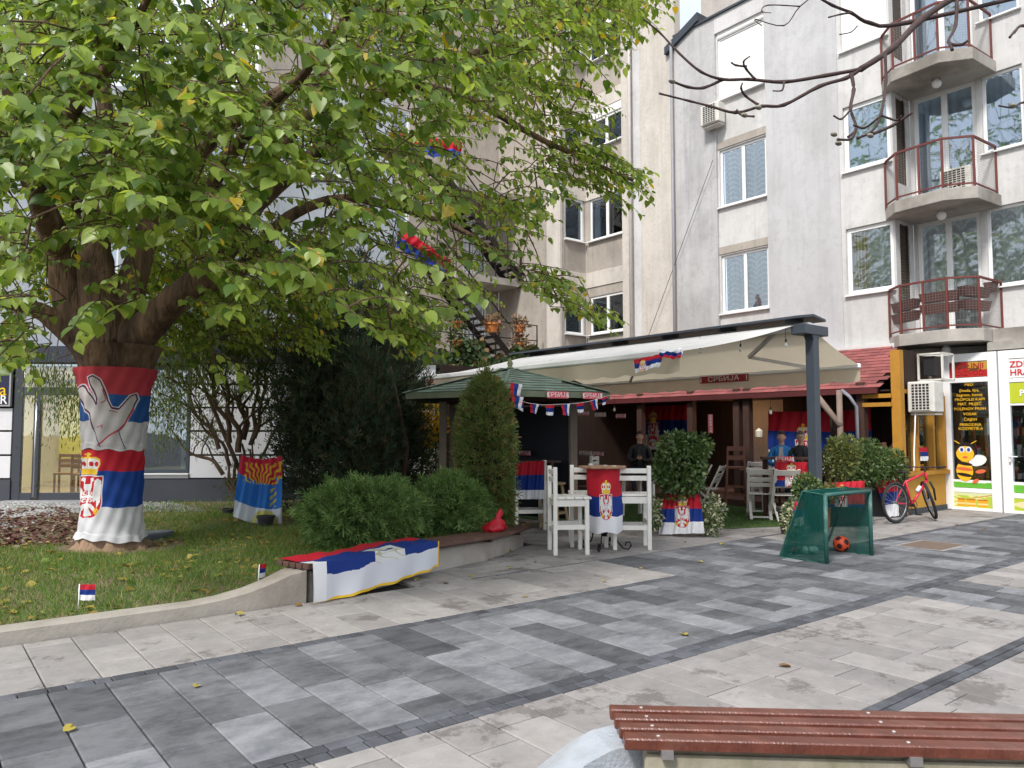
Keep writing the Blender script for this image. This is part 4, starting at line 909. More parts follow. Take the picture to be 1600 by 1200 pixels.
# roof: boards, then single shingles
MB().slab([(14.9, 7.29, 2.45), (14.9, 15.3, 2.45), (16.9, 15.3, 3.46), (16.9, 7.8, 3.46), (15.9, 7.34, 2.96)], (0, 0, -1), .05).build('roof_board', planks, pub)
MB().box2(14.84, 14.9, 7.27, 15.3, 2.36, 2.47).build('fascia_board', M('dark_red_fascia', (.09, .018, .018), .6, .1, 5, .1), pub)
def shingles(parent, mat, E0, E1, up, n_rows, tabw, shape, thick=.006, lim=300, name='shingle', lift=.012):
    """rows of single tabs; E0->E1 eave, up: vector up the slope; shape(s, t) True inside the roof face"""
    E0, E1, up = Vector(E0), Vector(E1), Vector(up); L_ = (E1-E0).length; e = (E1-E0).normalized(); n = e.cross(up).normalized(); fl_ = n.z < 0; E0 = E1 if fl_ else E0; e = -e if fl_ else e; n = -n if fl_ else n; rh = up.length/n_rows; u = up.normalized(); me = None; c = 0; extra = MB()
    m = tabw/2-.003; vs = [(-m, 0, 0), (m, 0, 0), (m, rh*1.12, -lift), (-m, rh*1.12, -lift), (-m, 0, -thick), (m, 0, -thick)]; me = bpy.data.meshes.new(name); me.from_pydata(vs, [], [(0, 1, 2, 3), (4, 5, 1, 0), (5, 2, 1), (4, 0, 3)]); me.materials.append(mat)
    for r in range(n_rows):
        k = 0; s = (tabw/2 if r % 2 else 0)
        while s < L_+tabw:
            if shape((1-s/L_) if fl_ else s/L_, (r+.5)/n_rows):
                o = E0+e*s+u*(rh*r)+n*(lift+thick+random.uniform(0, .003)); rm_ = Matrix((e, u, n)).transposed() @ Matrix.Rotation(random.uniform(-.02, .02), 3, 'Z')
                if c < lim:
                    ob = link(name, me, parent); mw = Matrix.Translation(o) @ rm_.to_4x4(); ob.matrix_basis = mw; c += 1
                else: extra.add([o+rm_ @ Vector(v) for v in vs], [(0, 1, 2, 3), (4, 5, 1, 0), (5, 2, 1), (4, 0, 3)])
            s += tabw
    if extra.v: extra.build('far_'+name+'s', mat, parent, stuff=True)
# the red roof face: right edge kinks towards the wall
shingles(pub, redsh, (14.88, 7.27, 2.47), (14.88, 15.3, 2.47), (2.03, 0, 1.02), 13, .33, lambda a, t: a*8.03+7.27 > 7.27+(.02 if t < .5 else (t-.5)*1.05)+.05 and a < 1)
MB().box2(16.88, 17.12, 7.75, 15.3, 3.43, 3.55).build('flashing', M('pale_render_strip', (.6, .58, .57), .8, .1, 5, .2), pub)
# warm lamp inside the door
t = thing('glowing_bulb', 'small glowing orange bulb in the dark pub doorway', 'lamp', (16.3, 11.1, 2.3)); em = M('bulb_glow', (1, .42, .12), .4, 0, 5, 0, emis=14)
p = PX(1154, 643, 16.2); mb = MB(); mb.ball(p, .035, 0, 10, 6); mb.build('bulb', em, t, smooth=True); mb = MB(); mb.tube([(p.x, p.y, p.z+.03), (p.x, p.y, 2.9)], .006, 5); mb.build('cord', black, t)
pl = bpy.data.lights.new('bulb_light', 'POINT'); pl.energy = 6; pl.color = (1, .5, .2); pl.shadow_soft_size = .04; po = bpy.data.objects.new('bulb_light', pl); COL.objects.link(po); po.location = (p.x-.05, p.y, p.z-.06)
# air conditioners on the side wall
ac_unit((15.55, 6.66, 2.28), .42, .5, .6, 'grey white air conditioner with square grille mounted above the red bicycle')
t = thing('metal_cage', 'open white metal cage fixed high beside the shop transom sign', 'bracket', (16.5, 6.7, 2.7)); mb = MB()
for x in (15.85, 16.35):
    for y in (6.45, 6.9): mb.bar((x, y, 2.62), (x, y, 3.16), .035, .035, up=(1, 0, 0))
for z in (2.63, 3.15):
    mb.bar((15.85, 6.45, z), (16.35, 6.45, z), .035, .035); mb.bar((15.85, 6.9, z), (16.35, 6.9, z), .035, .035); mb.bar((15.85, 6.45, z), (15.85, 6.9, z), .035, .035); mb.bar((16.35, 6.45, z), (16.35, 6.9, z), .035, .035)
mb.build('frame', acm, t); MB().box((16.1, 6.72, 2.92), (.4, .2, .38)).build('dark_box', black, t)
mb = MB(); mb.tube([(15.42, 6.8, 2.0), (15.38, 6.8, 1.7), (15.3, 6.8, 1.2), (15.3, 6.8, .95), (15.25, 6.8, .85)], .014, 6); tag(mb.build('white_hose', white_pvc, smooth=True), 'thin white drain hose hanging from the air conditioner above the bicycle', 'hose')
# little flag hung between the ochre mullions
def flagcol(u, v, off=0):
    C = np.zeros((len(u), 3)); C[:] = WHT; C[v < .667] = BLU; C[v < .333] = RED; return C
def sheet(P0, P1, P2, P3, amp=.03, fold=3., n=None, ph=0., sag=0.):
    """cloth spanned by four corners (top left, top right, bottom right, bottom left) with soft folds"""
    A, B, C_, D_ = [np.array(p, float) for p in (P0, P1, P2, P3)]; nrm = np.cross(B-A, D_-A); nrm /= np.linalg.norm(nrm)+1e-9
    def S(u, v):
        P = (A[None]*(1-u)[:, None]+B[None]*u[:, None])*(1-v)[:, None]+(D_[None]*(1-u)[:, None]+C_[None]*u[:, None])*v[:, None]
        w = amp*(np.sin(u*6.283*fold+ph+v*2.2)*(.35+.65*v)+.5*np.sin(u*6.283*fold*2.3+1.7+v*5)+.35*np.sin(v*9+u*4+ph))
        P += nrm[None]*w[:, None]; P[:, 2] -= sag*4*u*(1-u); return P
    return S
p0 = PY(1437, 699, 6.84); p1 = PY(1450, 699, 6.84); p2 = PY(1451, 720, 6.84); p3 = PY(1439, 720, 6.84)
tag(cloth('hanging_pennant', sheet(p0, p1, p2, p3, .01), 12, 24, flagcol), 'small tricolour flag hanging in the kiosk window behind the bicycle', 'flag')
# ---- emblem drawing in unit coordinates: x 0..1, y 0..1 (crown above, shield below)
def emblem(C, x, y, outline=True):
    """crown y 0..0.33, shield y .33..1; paints into C where inside"""
    ax = np.abs(x-.5)
    gold = np.array(GOLD); red = np.array((.5, .015, .03)); wh = np.array((.75, .75, .74))
    # shield
    sh_y = (y-.34)/.66; halfw = np.where(sh_y < .55, .46, .46*np.sqrt(np.clip(1-((sh_y-.55)/.45)**2, 0, 1)))
    ins = (sh_y > 0) & (sh_y < 1) & (ax < halfw); C[ins] = wh
    ins2 = (sh_y > .02) & (sh_y < .985) & (ax < halfw-.03); C[ins2] = red
    # double headed bird: wings, heads, body, tail
    X2 = ax; Y2 = sh_y
    b = (X2 < .07) & (Y2 > .22) & (Y2 < .9); b |= inpoly(X2, Y2, [(.1, .5), (.2, .3), (.22, .12), (.3, .06), (.4, .12), (.42, .35), (.38, .6), (.28, .72), (.24, .55), (.16, .62)])
    b |= inpoly(X2, Y2, [(.0, .3), (.08, .2), (.07, .08), (.16, .05), (.19, .12), (.13, .16), (.13, .28), (.06, .4)]); b |= inpoly(X2, Y2, [(0, .7), (.05, .74), (.13, .92), (.0, .97)]) | inpoly(X2, Y2, [(.04, .62), (.2, .72), (.24, .84), (.14, .8), (.04, .72)])
    C[b & ins2] = wh
    s = (X2 < .14) & (Y2 > .36) & (Y2 < .66); C[s] = red; C[s & ((X2 < .025) | (np.abs(Y2-.5) < .03))] = wh; C[s & (np.hypot(X2-.085, np.abs(Y2-.5)-.085) < .045)] = wh; C[s & (np.hypot(X2-.075, np.abs(Y2-.5)-.085) < .025)] = red
    g = (np.hypot(X2-.27, (Y2-.8)*1.2) < .09) & (np.sin(X2*90)*np.sin(Y2*70) > -.4); C[g & ins2] = gold
    # crown
    cy = y/.34
    cr = inpoly(ax, cy, [(0, .16), (.1, .2), (.22, .18), (.34, .3), (.37, .5), (.3, .75), (.27, .98), (0, .98)]); C[cr] = wh
    for cx in (.12, .25): C[(np.hypot(ax-cx, (cy-.5)*.5) < .055)] = red
    C[(ax < .27) & (cy > .72) & (cy < .98)] = gold; C[(ax < .03) & (cy > 0) & (cy < .72)] = gold; C[(ax < .08) & (np.abs(cy-.08) < .04)] = gold
    rim = cr & (inpoly(ax, cy, [(0, .24), (.1, .27), (.21, .26), (.3, .36), (.33, .5), (.26, .75), (0, .75)]) == False) & (cy < .75); C[rim] = gold
def flag_emb(ex0, ex1, ey0, ey1, r1=.333, r2=.667):
    def f(u, v):
        C = np.zeros((len(u), 3)); C[:] = WHT; C[v < r2] = BLU; C[v < r1] = RED
        x = (u-ex0)/(ex1-ex0); y = (v-ey0)/(ey1-ey0); m = (x > 0) & (x < 1) & (y > -.02) & (y < 1.02)
        Cm = C[m]; emblem(Cm, x[m], y[m]); C[m] = Cm; return C
    return f
# wide banner on the pub wall behind the two guests
a = PX(1201, 641, 15.6); b = PX(1398, 641, 15.6)
z0, z1 = 2.08, .75
tag(cloth('wall_banner', sheet((15.55, a.y, z0), (15.55, 7.75, z0), (15.55, 7.75, z1), (15.55, a.y, z1), .035, 4, sag=.03), 160, 90, flag_emb(.27, .47, .2, 1.)), 'wide tricolour banner with shield on the pub wall behind the two seated guests', 'flag')
a = PX(892, 652, 16.8); tag(cloth('wall_banner', sheet((16.75, 15.0, 2.35), (16.75, 13.4, 2.35), (16.75, 13.4, 1.1), (16.75, 15.0, 1.1), .03, 3), 60, 60, flag_emb(.05, .35, .1, .95)), 'shaded tricolour flag with shield hanging deep inside the dark pub', 'flag')
# ---- central beam, posts, double awning
aw = thing('terrace_awning', 'large cream double awning on dark grey posts and beam over the pub terrace', 'awning', (11.7, 10.5, 0))
MB().box2(11.62, 11.78, 6.7, 6.86, 0, 3.3).build('post', anthra, aw, bev=.01); MB().box2(11.6, 11.76, 13.9, 14.06, 0, 3.3).build('post', anthra, aw, bev=.01)
MB().slab([(11.52, 6.705, 3.3), (11.88, 6.705, 3.3), (11.78, 6.705, 3.12), (11.62, 6.705, 3.12)], (0, 1, 0), .15).build('post_head', anthra, aw)
MB().box2(11.35, 12.05, 6.68, 6.95, 3.2, 3.36).build('head_beam', anthra, aw, bev=.01)
MB().box2(11.62, 11.76, 6.8, 14.1, 3.3, 3.42).build('beam', white_pvc, aw)
MB().slab([(11.3, 6.75, 3.5), (11.72, 6.75, 3.56), (11.72, 14.45, 3.56), (11.3, 14.45, 3.5)], (0, 0, -1), .04).build('cover_plate', anthra, aw); MB().slab([(11.72, 6.75, 3.56), (12.1, 6.75, 3.5), (12.1, 14.45, 3.5), (11.72, 14.45, 3.56)], (0, 0, -1), .04).build('cover_plate', anthra, aw)
for k in range(6): MB().box((11.7, 7.1+k*1.35, 3.46), (.5, .05, .09)).build('bracket', anthra, aw)
canvas = M('cream_canvas', (.6, .53, .4), .8, .06, 2, .12, trans=.45, bscale=3, bdist=.05); canvas_w = M('white_awning_canvas', (.75, .74, .72), .8, .06, 2, .1, trans=.25, bscale=3)
def fabric(x0, z0, x1, z1, ya, yb, name, sag=.05, m=None):
    def S(u, v):
        x = x0+(x1-x0)*v; y = ya+(yb-ya)*u; z = z0+(z1-z0)*v-sag*np.sin(v*3.1416)*(1+.15*np.sin(u*18)); return np.stack([x, y, z+.008*np.sin(u*57)*v], 1)
    return cloth(name, S, 48, 16, lambda u, v: np.tile(np.array([.62, .58, .5]), (len(u), 1)), aw, m or canvas)
fabric(11.62, 3.42, 8.5, 2.74, 6.9, 14.1, 'front_canvas', m=canvas_w); fabric(11.76, 3.42, 13.45, 2.82, 6.9, 14.1, 'rear_canvas')
MB().bar((8.47, 6.88, 2.73), (8.47, 14.12, 2.73), .09, .1).build('front_rail', white_pvc, aw, bev=.02); MB().bar((13.48, 6.88, 2.8), (13.48, 14.12, 2.8), .08, .09).build('rear_rail', white_pvc, aw, bev=.02)
def val(x, z, h, name):
    def S(u, v): return np.stack([x+.03*np.sin(u*40)*v+.0*u, 6.9+7.2*u, z-v*(h+.035*np.abs(np.sin(u*3.14159*14)))], 1)
    cloth(name, S, 120, 8, lambda u, v: np.tile(np.array([.62, .58, .5]), (len(u), 1)), aw, canvas)
val(8.45, 2.7, .24, 'valance'); val(13.5, 2.77, .24, 'valance')
arm = M('grey_white_aluminium', (.55, .54, .52), .4, .05, 4, 0, metal=.2)
for y0, sgn in ((7.5, 1), (12.6, -1)):
    for xe, ze, xb in ((8.55, 2.72, 11.6), (13.4, 2.78, 11.78)):
        mid = ((xb+xe)/2, y0+sgn*1.1, (3.33+ze)/2-.02); MB().bar((xb, y0, 3.33), mid, .05, .07).build('arm', arm, aw); MB().bar(mid, (xe, y0+sgn*.15, ze), .045, .06).build('arm', arm, aw)
redtext = M('faded_red_print', (.4, .05, .06), .6, 0, 5, 0)
p = PX(651, 601, 8.4); text('lettering', 'ЧАРМОНТ', .17, (8.36, p.y-.33, p.z), (0, -1, 0), UP, redtext, aw, bold=.004)
# bulbs on a wire under the rear canvas
for k, (px, py) in enumerate([(1228, 535), (1157, 542), (1094, 545), (960, 636), (1204, 640)]):
    d_ = (12.6, 13., 13.5, 17, 14.2)[k]; t = thing('bulb_pendant', 'clear light bulb hanging under the awning, ' + ['nearest the grey post', 'second from the grey post', 'third from the grey post', 'far left over the dark bar', 'above the guest in blue'][k], 'lamp', PD(px, py, d_), 'bulbs hanging under the awning')
    p = PD(px, py+4, d_); mb = MB(); mb.lathe([(.012, .05), (.014, .03), (.03, 0), (.028, -.025), (.001, -.045)], p, 10); mb.build('bulb', M('milky_bulb', (.8, .78, .7), .2, 0, 5, 0), t, smooth=True)
    mb = MB(); mb.lathe([(.016, .045), (.016, .09), (.004, .1)], p, 8); mb.tube([p+UP*.1, p+UP*.28], .004, 4); mb.build('socket', black, t)
# ---- green shingled pavilion (six sided)
PC = PD(797, 640, 12.75); PC = Vector((PC.x, PC.y, 0)); PR = 1.82
gz = thing('garden_pavilion', 'six sided wooden pavilion with green shingle roof and small finial, hung with pennants', 'pavilion', PC)
ZE, ZP = 2.2, 2.65
def hexp(k, r, z): a = math.radians(-33-60*k)-YAW; return PC+Vector((r*math.cos(a), r*math.sin(a), z))
greensh = M('green_bitumen_shingle', (.15, .205, .165), .9, .15, 8, .35, rnd=.2, bscale=14, col2=(.16, .19, .155), c2=(.5, .65))
for k in range(6):
    a, b, c = hexp(k, PR, ZE), hexp(k+1, PR, ZE), PC+UP*ZP
    MB().slab([a, b, c], (0, 0, -1), .03).build('roof_board', planks, gz)
    mid = (a+b)/2; up = c-mid; n_ = 9
    shingles(gz, greensh, a, b, up, n_, .2, lambda s, t: abs(s-.5) < .5*(1-t)+.03, lim=300 if k in (0, 1, 5) else 0)
    MB().bar(a-UP*.04, b-UP*.04, .03, .09).build('eave_board', M('grey_green_board', (.13, .15, .1), .7, .15, 6, .15), gz)
    MB().bar(hexp(k, PR*.66, 2.14), hexp(k+1, PR*.66, 2.14), .09, .12).build('ring_beam', planks, gz)
    q = hexp(k, PR*.66, 0); MB().box((q.x, q.y, 1.04), (.11, .11, 2.08), rz=-YAW).build('post', M('grey_brown_post', (.13, .1, .075), .7, .2, 6, .2), gz)
    MB().bar(a+UP*.02, c+UP*.025, .05, .02).build('ridge_cap', greensh, gz)
mb = MB(); mb.lathe([(.09, -.04), (.06, .02), (.035, .05), (.05, .1), (.03, .15), (.001, .19)], PC+UP*ZP, 10); mb.build('finial', M('mossy_finial', (.17, .19, .1), .8, .1, 8, .1), gz, smooth=True)
# dark panels between the rear posts and a bar counter
for k in (4,):
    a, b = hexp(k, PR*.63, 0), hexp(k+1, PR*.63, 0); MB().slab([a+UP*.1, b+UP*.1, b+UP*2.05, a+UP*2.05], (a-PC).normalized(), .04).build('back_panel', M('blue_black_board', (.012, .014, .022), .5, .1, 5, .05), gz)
# ---- artificial turf under the terrace
turf = M('artificial_turf', (.05, .095, .022), .95, .2, 14, .5, col2=(.07, .11, .035), c2=(.5, .7))
mb = MB(); pts = [(10.5, 8.1), (10.75, 7.72), (11.1, 7.62), (12.0, 7.25), (12.6, 6.98), (14., 6.98), (14., 14.), (8.6, 14.), (9.3, 8.6)]; mb.prism(pts, .001, .012); structure(mb.build('green_turf_mat', turf))
n = 26000; P = np.stack([RNG.uniform(9.6, 14, n), RNG.uniform(7., 11.5, n), np.full(n, .012)], 1); P = P[inpoly(P[:, 0], P[:, 1], [(p[0], p[1]) for p in pts])]; n = len(P)
a = RNG.uniform(0, 6.28, n); V = np.zeros((n, 3, 3)); V[:] = P[:, None]; V[:, 0, 0] -= .006*np.cos(a); V[:, 0, 1] -= .006*np.sin(a); V[:, 1, 0] += .006*np.cos(a); V[:, 1, 1] += .006*np.sin(a); V[:, 2, 2] += RNG.uniform(.012, .028, n)
V[:, 2, :2] += RNG.normal(0, .008, (n, 2)); o = stuffmesh('turf_blades', V.reshape(-1, 3), np.arange(n*3).reshape(n, 3), leafmat('turf_blade', (.04, .09, .02), (.075, .13, .03), None, .2, .6)); o['kind'] = 'stuff'; tag(o, 'short artificial turf pile of the green terrace mat', 'turf')

# ---- signs reading СРБИЈА
def serb_sign(org, w, h, label, xdir, red=(.5, .03, .04), txt='СРБИЈА', fg=None, tilt=0, group=None):
    X = Vector(xdir).normalized(); N = X.cross(UP); t = thing('word_sign', label, 'sign', org, group); o = Vector(org)
    U = (UP*math.cos(tilt)+N*math.sin(tilt)); MB().slab([o-X*w/2-U*h/2, o+X*w/2-U*h/2, o+X*w/2+U*h/2, o-X*w/2+U*h/2], -N, .012).build('board', M('sign_%d_%d' % (int(red[0]*1000), int(red[1]*1000)), red, .5, .05, 6, 0), t)
    text('lettering', txt, h*.95, o+N*.003, X, U, fg or MATS['pinkish_print'], t, sx=min(1.4, w/(h*.95*len(txt)*.62)), bold=.0)
    for s in (-1, 1): MB().slab([o+X*(s*w*.47)-X*.012-U*h*.38+N*.002, o+X*(s*w*.47)+X*.012-U*h*.38+N*.002, o+X*(s*w*.47)+X*.012+U*h*.38+N*.002, o+X*(s*w*.47)-X*.012+U*h*.38+N*.002], N, .003).build('stripe', fg or MATS['pinkish_print'], t)
    return t
pk = M('pinkish_print', (.75, .6, .6), .5, 0, 5, 0); gf = M('grey_white_print', (.6, .62, .6), .5, 0, 5, 0)
XD = (0, -1, 0)
p = PX(1130, 592, 13.42); serb_sign((13.42, p.y, p.z), 1.22, .15, 'long dark red СРБИЈА board hung under the rear edge of the awning', XD, (.28, .012, .02), 'СРБИЈА', gf)
E0_, E1_ = hexp(0, PR*1.0, ZE), hexp(1, PR*1.0, ZE); ed = (E0_-E1_).normalized(); en = Vector((ed.y, -ed.x, 0)); en = en if en.dot(FWD) < 0 else -en
def onedge(px): # point on the front eave seen at this pixel column
    best = min((abs((lambda q: 800+q.dot(RGT)/q.dot(FWD)*F0)(E1_.lerp(E0_, i/200))-px), i) for i in range(201))[1]; return E1_.lerp(E0_, best/200)
q = onedge(869)+en*.05-UP*.05; serb_sign(q, .36, .1, 'red and white СРБИЈА sign on the pavilion eave, between the pennants', ed, (.55, .08, .1))
q = onedge(923)+en*.05-UP*.05; serb_sign(q, .34, .1, 'red and white sign with a car outline at the right corner of the pavilion eave', ed, (.55, .08, .1), 'СРБИЈА')
for k, (px, py, d_, w, lab) in enumerate([(912, 646, 15.6, .3, 'dim СРБИЈА sign under the roof inside, left one of the row'), (938, 648, 15.4, .3, 'dim car shaped sign under the roof inside, middle of the row'), (970, 650, 15.5, .26, 'dim СРБИЈА sign under the roof inside, right one of the row'), (915, 708, 14.6, .34, 'pale banner board with a car outline on the dark bar counter'), (935, 709, 14.6, .26, 'dim СРБИЈА sign beside the pale board on the dark bar counter'), (820, 708, 13.6, .3, 'dim red СРБИЈА sign above the red draped table at left')]):
    serb_sign(PD(px, py, d_), w, .09, lab, XD, (.35, .06, .08) if k not in (1, 3) else (.3, .22, .2), fg=pk)
q = PD(1110, 662, 14.7); t = thing('vertical_word_sign', 'narrow vertical red sign with small letters on the dark post above the bush', 'sign', q); MB().box(q, (.09, .02, .36), rz=-YAW).build('board', M('vertical_red', (.5, .12, .12), .5, .05, 6, 0), t)
for i, c in enumerate('СРБИЈА'): text('lettering', c, .06, q-FWD*.014+UP*(.14-i*.056), RGT, UP, pk, t, bold=.002)
p = PD(1226, 717, 13.7); serb_sign((p.x, p.y, p.z), .36, .09, 'bright red and white СРБИЈА sign on the bar edge before the guest in blue', XD, (.6, .05, .06), fg=white_pvc)
# notice board above the door and lantern
p = PX(1140, 620, 14.9); t = thing('notice_board', 'pale weathered board hung above the dark pub door', 'sign', p); MB().box((14.9, p.y, p.z), (.03, .62, .13)).build('board', M('pale_weathered_board', (.3, .27, .22), .8, .15, 8, .1), t)
t = thing('wall_lantern', 'small pale lantern on the pub post left of the guest in blue', 'lamp', PX(1186, 677, 14.9)); p = PX(1186, 677, 14.9); mb = MB(); mb.lathe([(.02, -.1), (.075, -.08), (.085, .05), (.03, .1), (.001, .12)], p, 8); mb.build('shade', M('pale_lantern', (.6, .55, .45), .5, .05, 6, 0), t)
# ============================================================ PEOPLE
skin = M('skin', (.5, .27, .19), .55, .06, 14, .04)
def person(label, loc, rz, jacket, inner, hair, glasses=False, trousers=(.02, .025, .05), arms='folded'):
    """seated figure: skinned body with clothes, head with face, hands with fingers"""
    t = thing('person', label, 'person', None)
    jm = M('cloth_%d' % int(sum(jacket)*1e4), jacket, .6, .12, 9, .3); im = M('cloth_%d' % int(sum(inner)*1e4+1), inner, .8, .1, 9, .1); tm = M('trousers_cloth', trousers, .85, .1, 9, .2); hm = M('hair_%d' % int(sum(hair)*1e4), hair, .7, .3, 40, .4)
    def skinned(name, verts, edges, rad, m, sub=2):
        me = bpy.data.meshes.new(name); me.from_pydata(verts, edges, []); me.materials.append(m); o = link(name, me, t)
        md = o.modifiers.new('skin', 'SKIN'); md.use_smooth_shade = True
        for i, r in enumerate(rad): sv = me.skin_vertices[0].data[i] if me.skin_vertices else None
        return o, me
    def body(name, verts, edges, rad, m):
        bm = bmesh.new(); ly = bm.verts.layers.skin.verify(); vv = [bm.verts.new(v) for v in verts]
        for a, b in edges: bm.edges.new((vv[a], vv[b]))
        for i, v in enumerate(vv): r = rad[i]; v[ly].radius = r if hasattr(r, '__len__') else (r, r)
        vv[0][ly].use_root = True; me = bpy.data.meshes.new(name); bm.to_mesh(me); bm.free(); me.materials.append(m); o = link(name, me, t)
        md = o.modifiers.new('skin', 'SKIN'); md.use_smooth_shade = True; s_ = o.modifiers.new('sub', 'SUBSURF'); s_.levels = 2; s_.render_levels = 2; return o
    # body faces -Y; seat height .62 (bar stool height)
    hp = .66
    V = [(0, 0, hp+.05), (0, -.01, hp+.25), (0, -.02, hp+.42), (0, -.02, hp+.52), (0, -.03, hp+.6)]; E_ = [(0, 1), (1, 2), (2, 3), (3, 4)]; R_ = [(.17, .12), (.155, .115), (.175, .12), (.1, .08), (.058, .058)]
    for s in (-1, 1):
        b = len(V); V += [(s*.17, -.01, hp+.48), (s*.24, -.06, hp+.26), (s*.15, -.3, hp+.22), (s*.045, -.36, hp+.27)]
        E_ += [(3, b), (b, b+1), (b+1, b+2), (b+2, b+3)]; R_ += [(.075, .07), (.058, .055), (.045, .043), (.034, .03)]
    body('jacket', V, E_, R_, jm)
    V = [(0, 0, hp+.04)]; E_ = []; R_ = [(.16, .12)]
    for s in (-1, 1): b = len(V); V += [(s*.1, -.06, hp), (s*.13, -.42, hp-.02), (s*.12, -.4, hp-.42)]; E_ += [(0, b), (b, b+1), (b+1, b+2)]; R_ += [(.1, .09), (.07, .065), (.05, .05)]
    body('trousers', V, E_, R_, tm)
    for s in (-1, 1): MB().box((s*.12, -.46, hp-.49), (.09, .26, .08)).build('shoe', black, t, bev=.03)
    mb = MB(); mb.lathe([(.05, 0), (.048, .1)], (0, -.03, hp+.56), 12); mb.build('neck', skin, t, smooth=True)
    # head: one surface shaped by a profile
    hc = Vector((0, -.045, hp+.74)); mb = MB(); seg, rg = 20, 16; vs = []; fs = []
    for i in range(rg+1):
        th = math.pi*i/rg; z = math.cos(th); r = math.sin(th)
        for k in range(seg):
            ph = 6.2832*k/seg; x = r*math.cos(ph)*.075; y = r*math.sin(ph)*.092; zz = z*.12
            if z < 0: x *= 1-.28*(-z); y = y*(1-.2*(-z)) - .012*(-z)
            if y < 0: y *= .92
            vs.append((hc.x+x, hc.y+y, hc.z+zz))
    for i in range(rg):
        for k in range(seg): fs.append((i*seg+k, (i+1)*seg+k, (i+1)*seg+(k+1) % seg, i*seg+(k+1) % seg))
    mb.add(vs, fs); mb.add([(-.012, hc.y-.082, hc.z-.03), (.012, hc.y-.082, hc.z-.03), (0, hc.y-.112, hc.z-.024), (0, hc.y-.084, hc.z+.025), (0, hc.y-.082, hc.z-.038)], [(0, 2, 3), (2, 1, 3), (0, 4, 2), (4, 1, 2)])
    for s in (-1, 1): mb.ball((s*.076, hc.y+.01, hc.z-.01), .018, 0, 8, 6, (.5, .8, 1.5))
    head = mb.build('head', skin, t, smooth=True)
    eb = MB()
    for s in (-1, 1): eb.ball((s*.03, hc.y-.078, hc.z+.005), .011, 0, 8, 6, (1.2, .6, .7))
    eb.build('eyes', white_pvc, head); eb = MB()
    for s in (-1, 1): eb.ball((s*.03, hc.y-.0845, hc.z+.005), .0055, 0, 8, 6); eb.bar((s*.014, hc.y-.086, hc.z+.027), (s*.047, hc.y-.079, hc.z+.024), .006, .007)
    eb.build('brows', hm, head); mb = MB(); mb.bar((-.024, hc.y-.081, hc.z-.056), (.024, hc.y-.081, hc.z-.056), .008, .009); mb.build('mouth', M('lips', (.35, .11, .09), .5, 0, 5, 0), head)
    hv = [(v[0]*1.07, hc.y+(v[1]-hc.y)*1.07+.006, hc.z+(v[2]-hc.z)*1.07+.004) for v in vs]; hf = [f for f in fs if all((hv[i][2] > hc.z+(.045 if hv[i][1] < hc.y-.05 else .01) or (hv[i][1] > hc.y+.015 and hv[i][2] > hc.z-.06)) for i in f)]
    mb = MB(); mb.add(hv, hf); mb.build('hair', hm, t, smooth=True)
    if glasses:
        mb = MB()
        for s in (-1, 1): mb.tube([(s*.03+.02*math.cos(q*.785), hc.y-.094, hc.z+.004+.016*math.sin(q*.785)) for q in range(9)], .0028, 4)
        mb.bar((-.01, hc.y-.094, hc.z+.008), (.01, hc.y-.094, hc.z+.008), .004, .004); mb.build('glasses', black, t)
    # shirt front strip showing in the open jacket
    mb = MB(); mb.add([(-.035, -.118, hp+.56), (.035, -.118, hp+.56), (.05, -.142, hp+.4), (.04, -.14, hp+.12), (-.04, -.14, hp+.12), (-.05, -.142, hp+.4)], [(0, 5, 4, 3, 2, 1)]); mb.add([(-.035, -.1, hp+.56), (.035, -.1, hp+.56), (.05, -.12, hp+.4), (.04, -.12, hp+.12), (-.04, -.12, hp+.12), (-.05, -.12, hp+.4)], [(0, 1, 2, 3, 4, 5)]); mb.build('shirt_front', im, t)
    for s in (-1, 1):
        w = Vector((s*.045, -.37, hp+.275)); hb = MB(); hb.ball(w+Vector((-s*.015, -.03, .01)), .04, 0, 10, 8, (.75, 1.05, .5))
        for k in range(4): a = w+Vector((-s*.03+.0*k, -.05+.006*k, .03-.016*k)); hb.tube([a, a+Vector((-s*.028, -.022, .004)), a+Vector((-s*.04, .008, 0))], [.0085, .008, .0065], 6)
        a = w+Vector((-s*.0, -.035, .03)); hb.tube([a, a+Vector((-s*.02, -.01, .028)), a+Vector((-s*.035, -.02, .03))], [.0095, .009, .007], 6); hb.build('hand', skin, t, smooth=True)
    t.location = loc; t.rotation_euler = (0, 0, rz); return t
stool_m = M('brown_bar_stool', (.16, .06, .035), .6, .2, 7, .15, stretch=(1, 1, .4))
def barstool(label, mat, h=.68, back=True, group='tall wooden bar stools'):
    t = thing('bar_stool', label, 'bar stool', None, group)
    for x in (-1, 1):
        for y in (-1, 1): top = h if y < 0 or not back else h+.42; MB().bar((x*.2, y*.2, 0), (x*.15, y*.16, top), .035, .035, up=(0, 1, 0)).build('leg', mat, t)
    MB().box((0, 0, h), (.38, .38, .035)).build('seat', mat, t, bev=.008)
    for z in (.2, .36):
        for s in (-1, 1): MB().bar((-.19, s*.19, z), (.19, s*.19, z), .02, .03).build('rung', mat, t); MB().bar((s*.19, -.19, z+.05), (s*.19, .19, z+.05), .02, .03).build('rung', mat, t)
    if back:
        for z in (h+.2, h+.38): MB().box((0, .165, z), (.3, .02, .09)).build('back_rail', mat, t)
    return t
P1 = PD(1222, 720, 14.75); P2 = PD(1252, 720, 14.6)
person('man in a bright blue jacket with short dark hair sitting at the bar table', (P1.x, P1.y, .1), math.radians(-62), (.01, .16, .42), (.35, .36, .38), (.02, .014, .01))
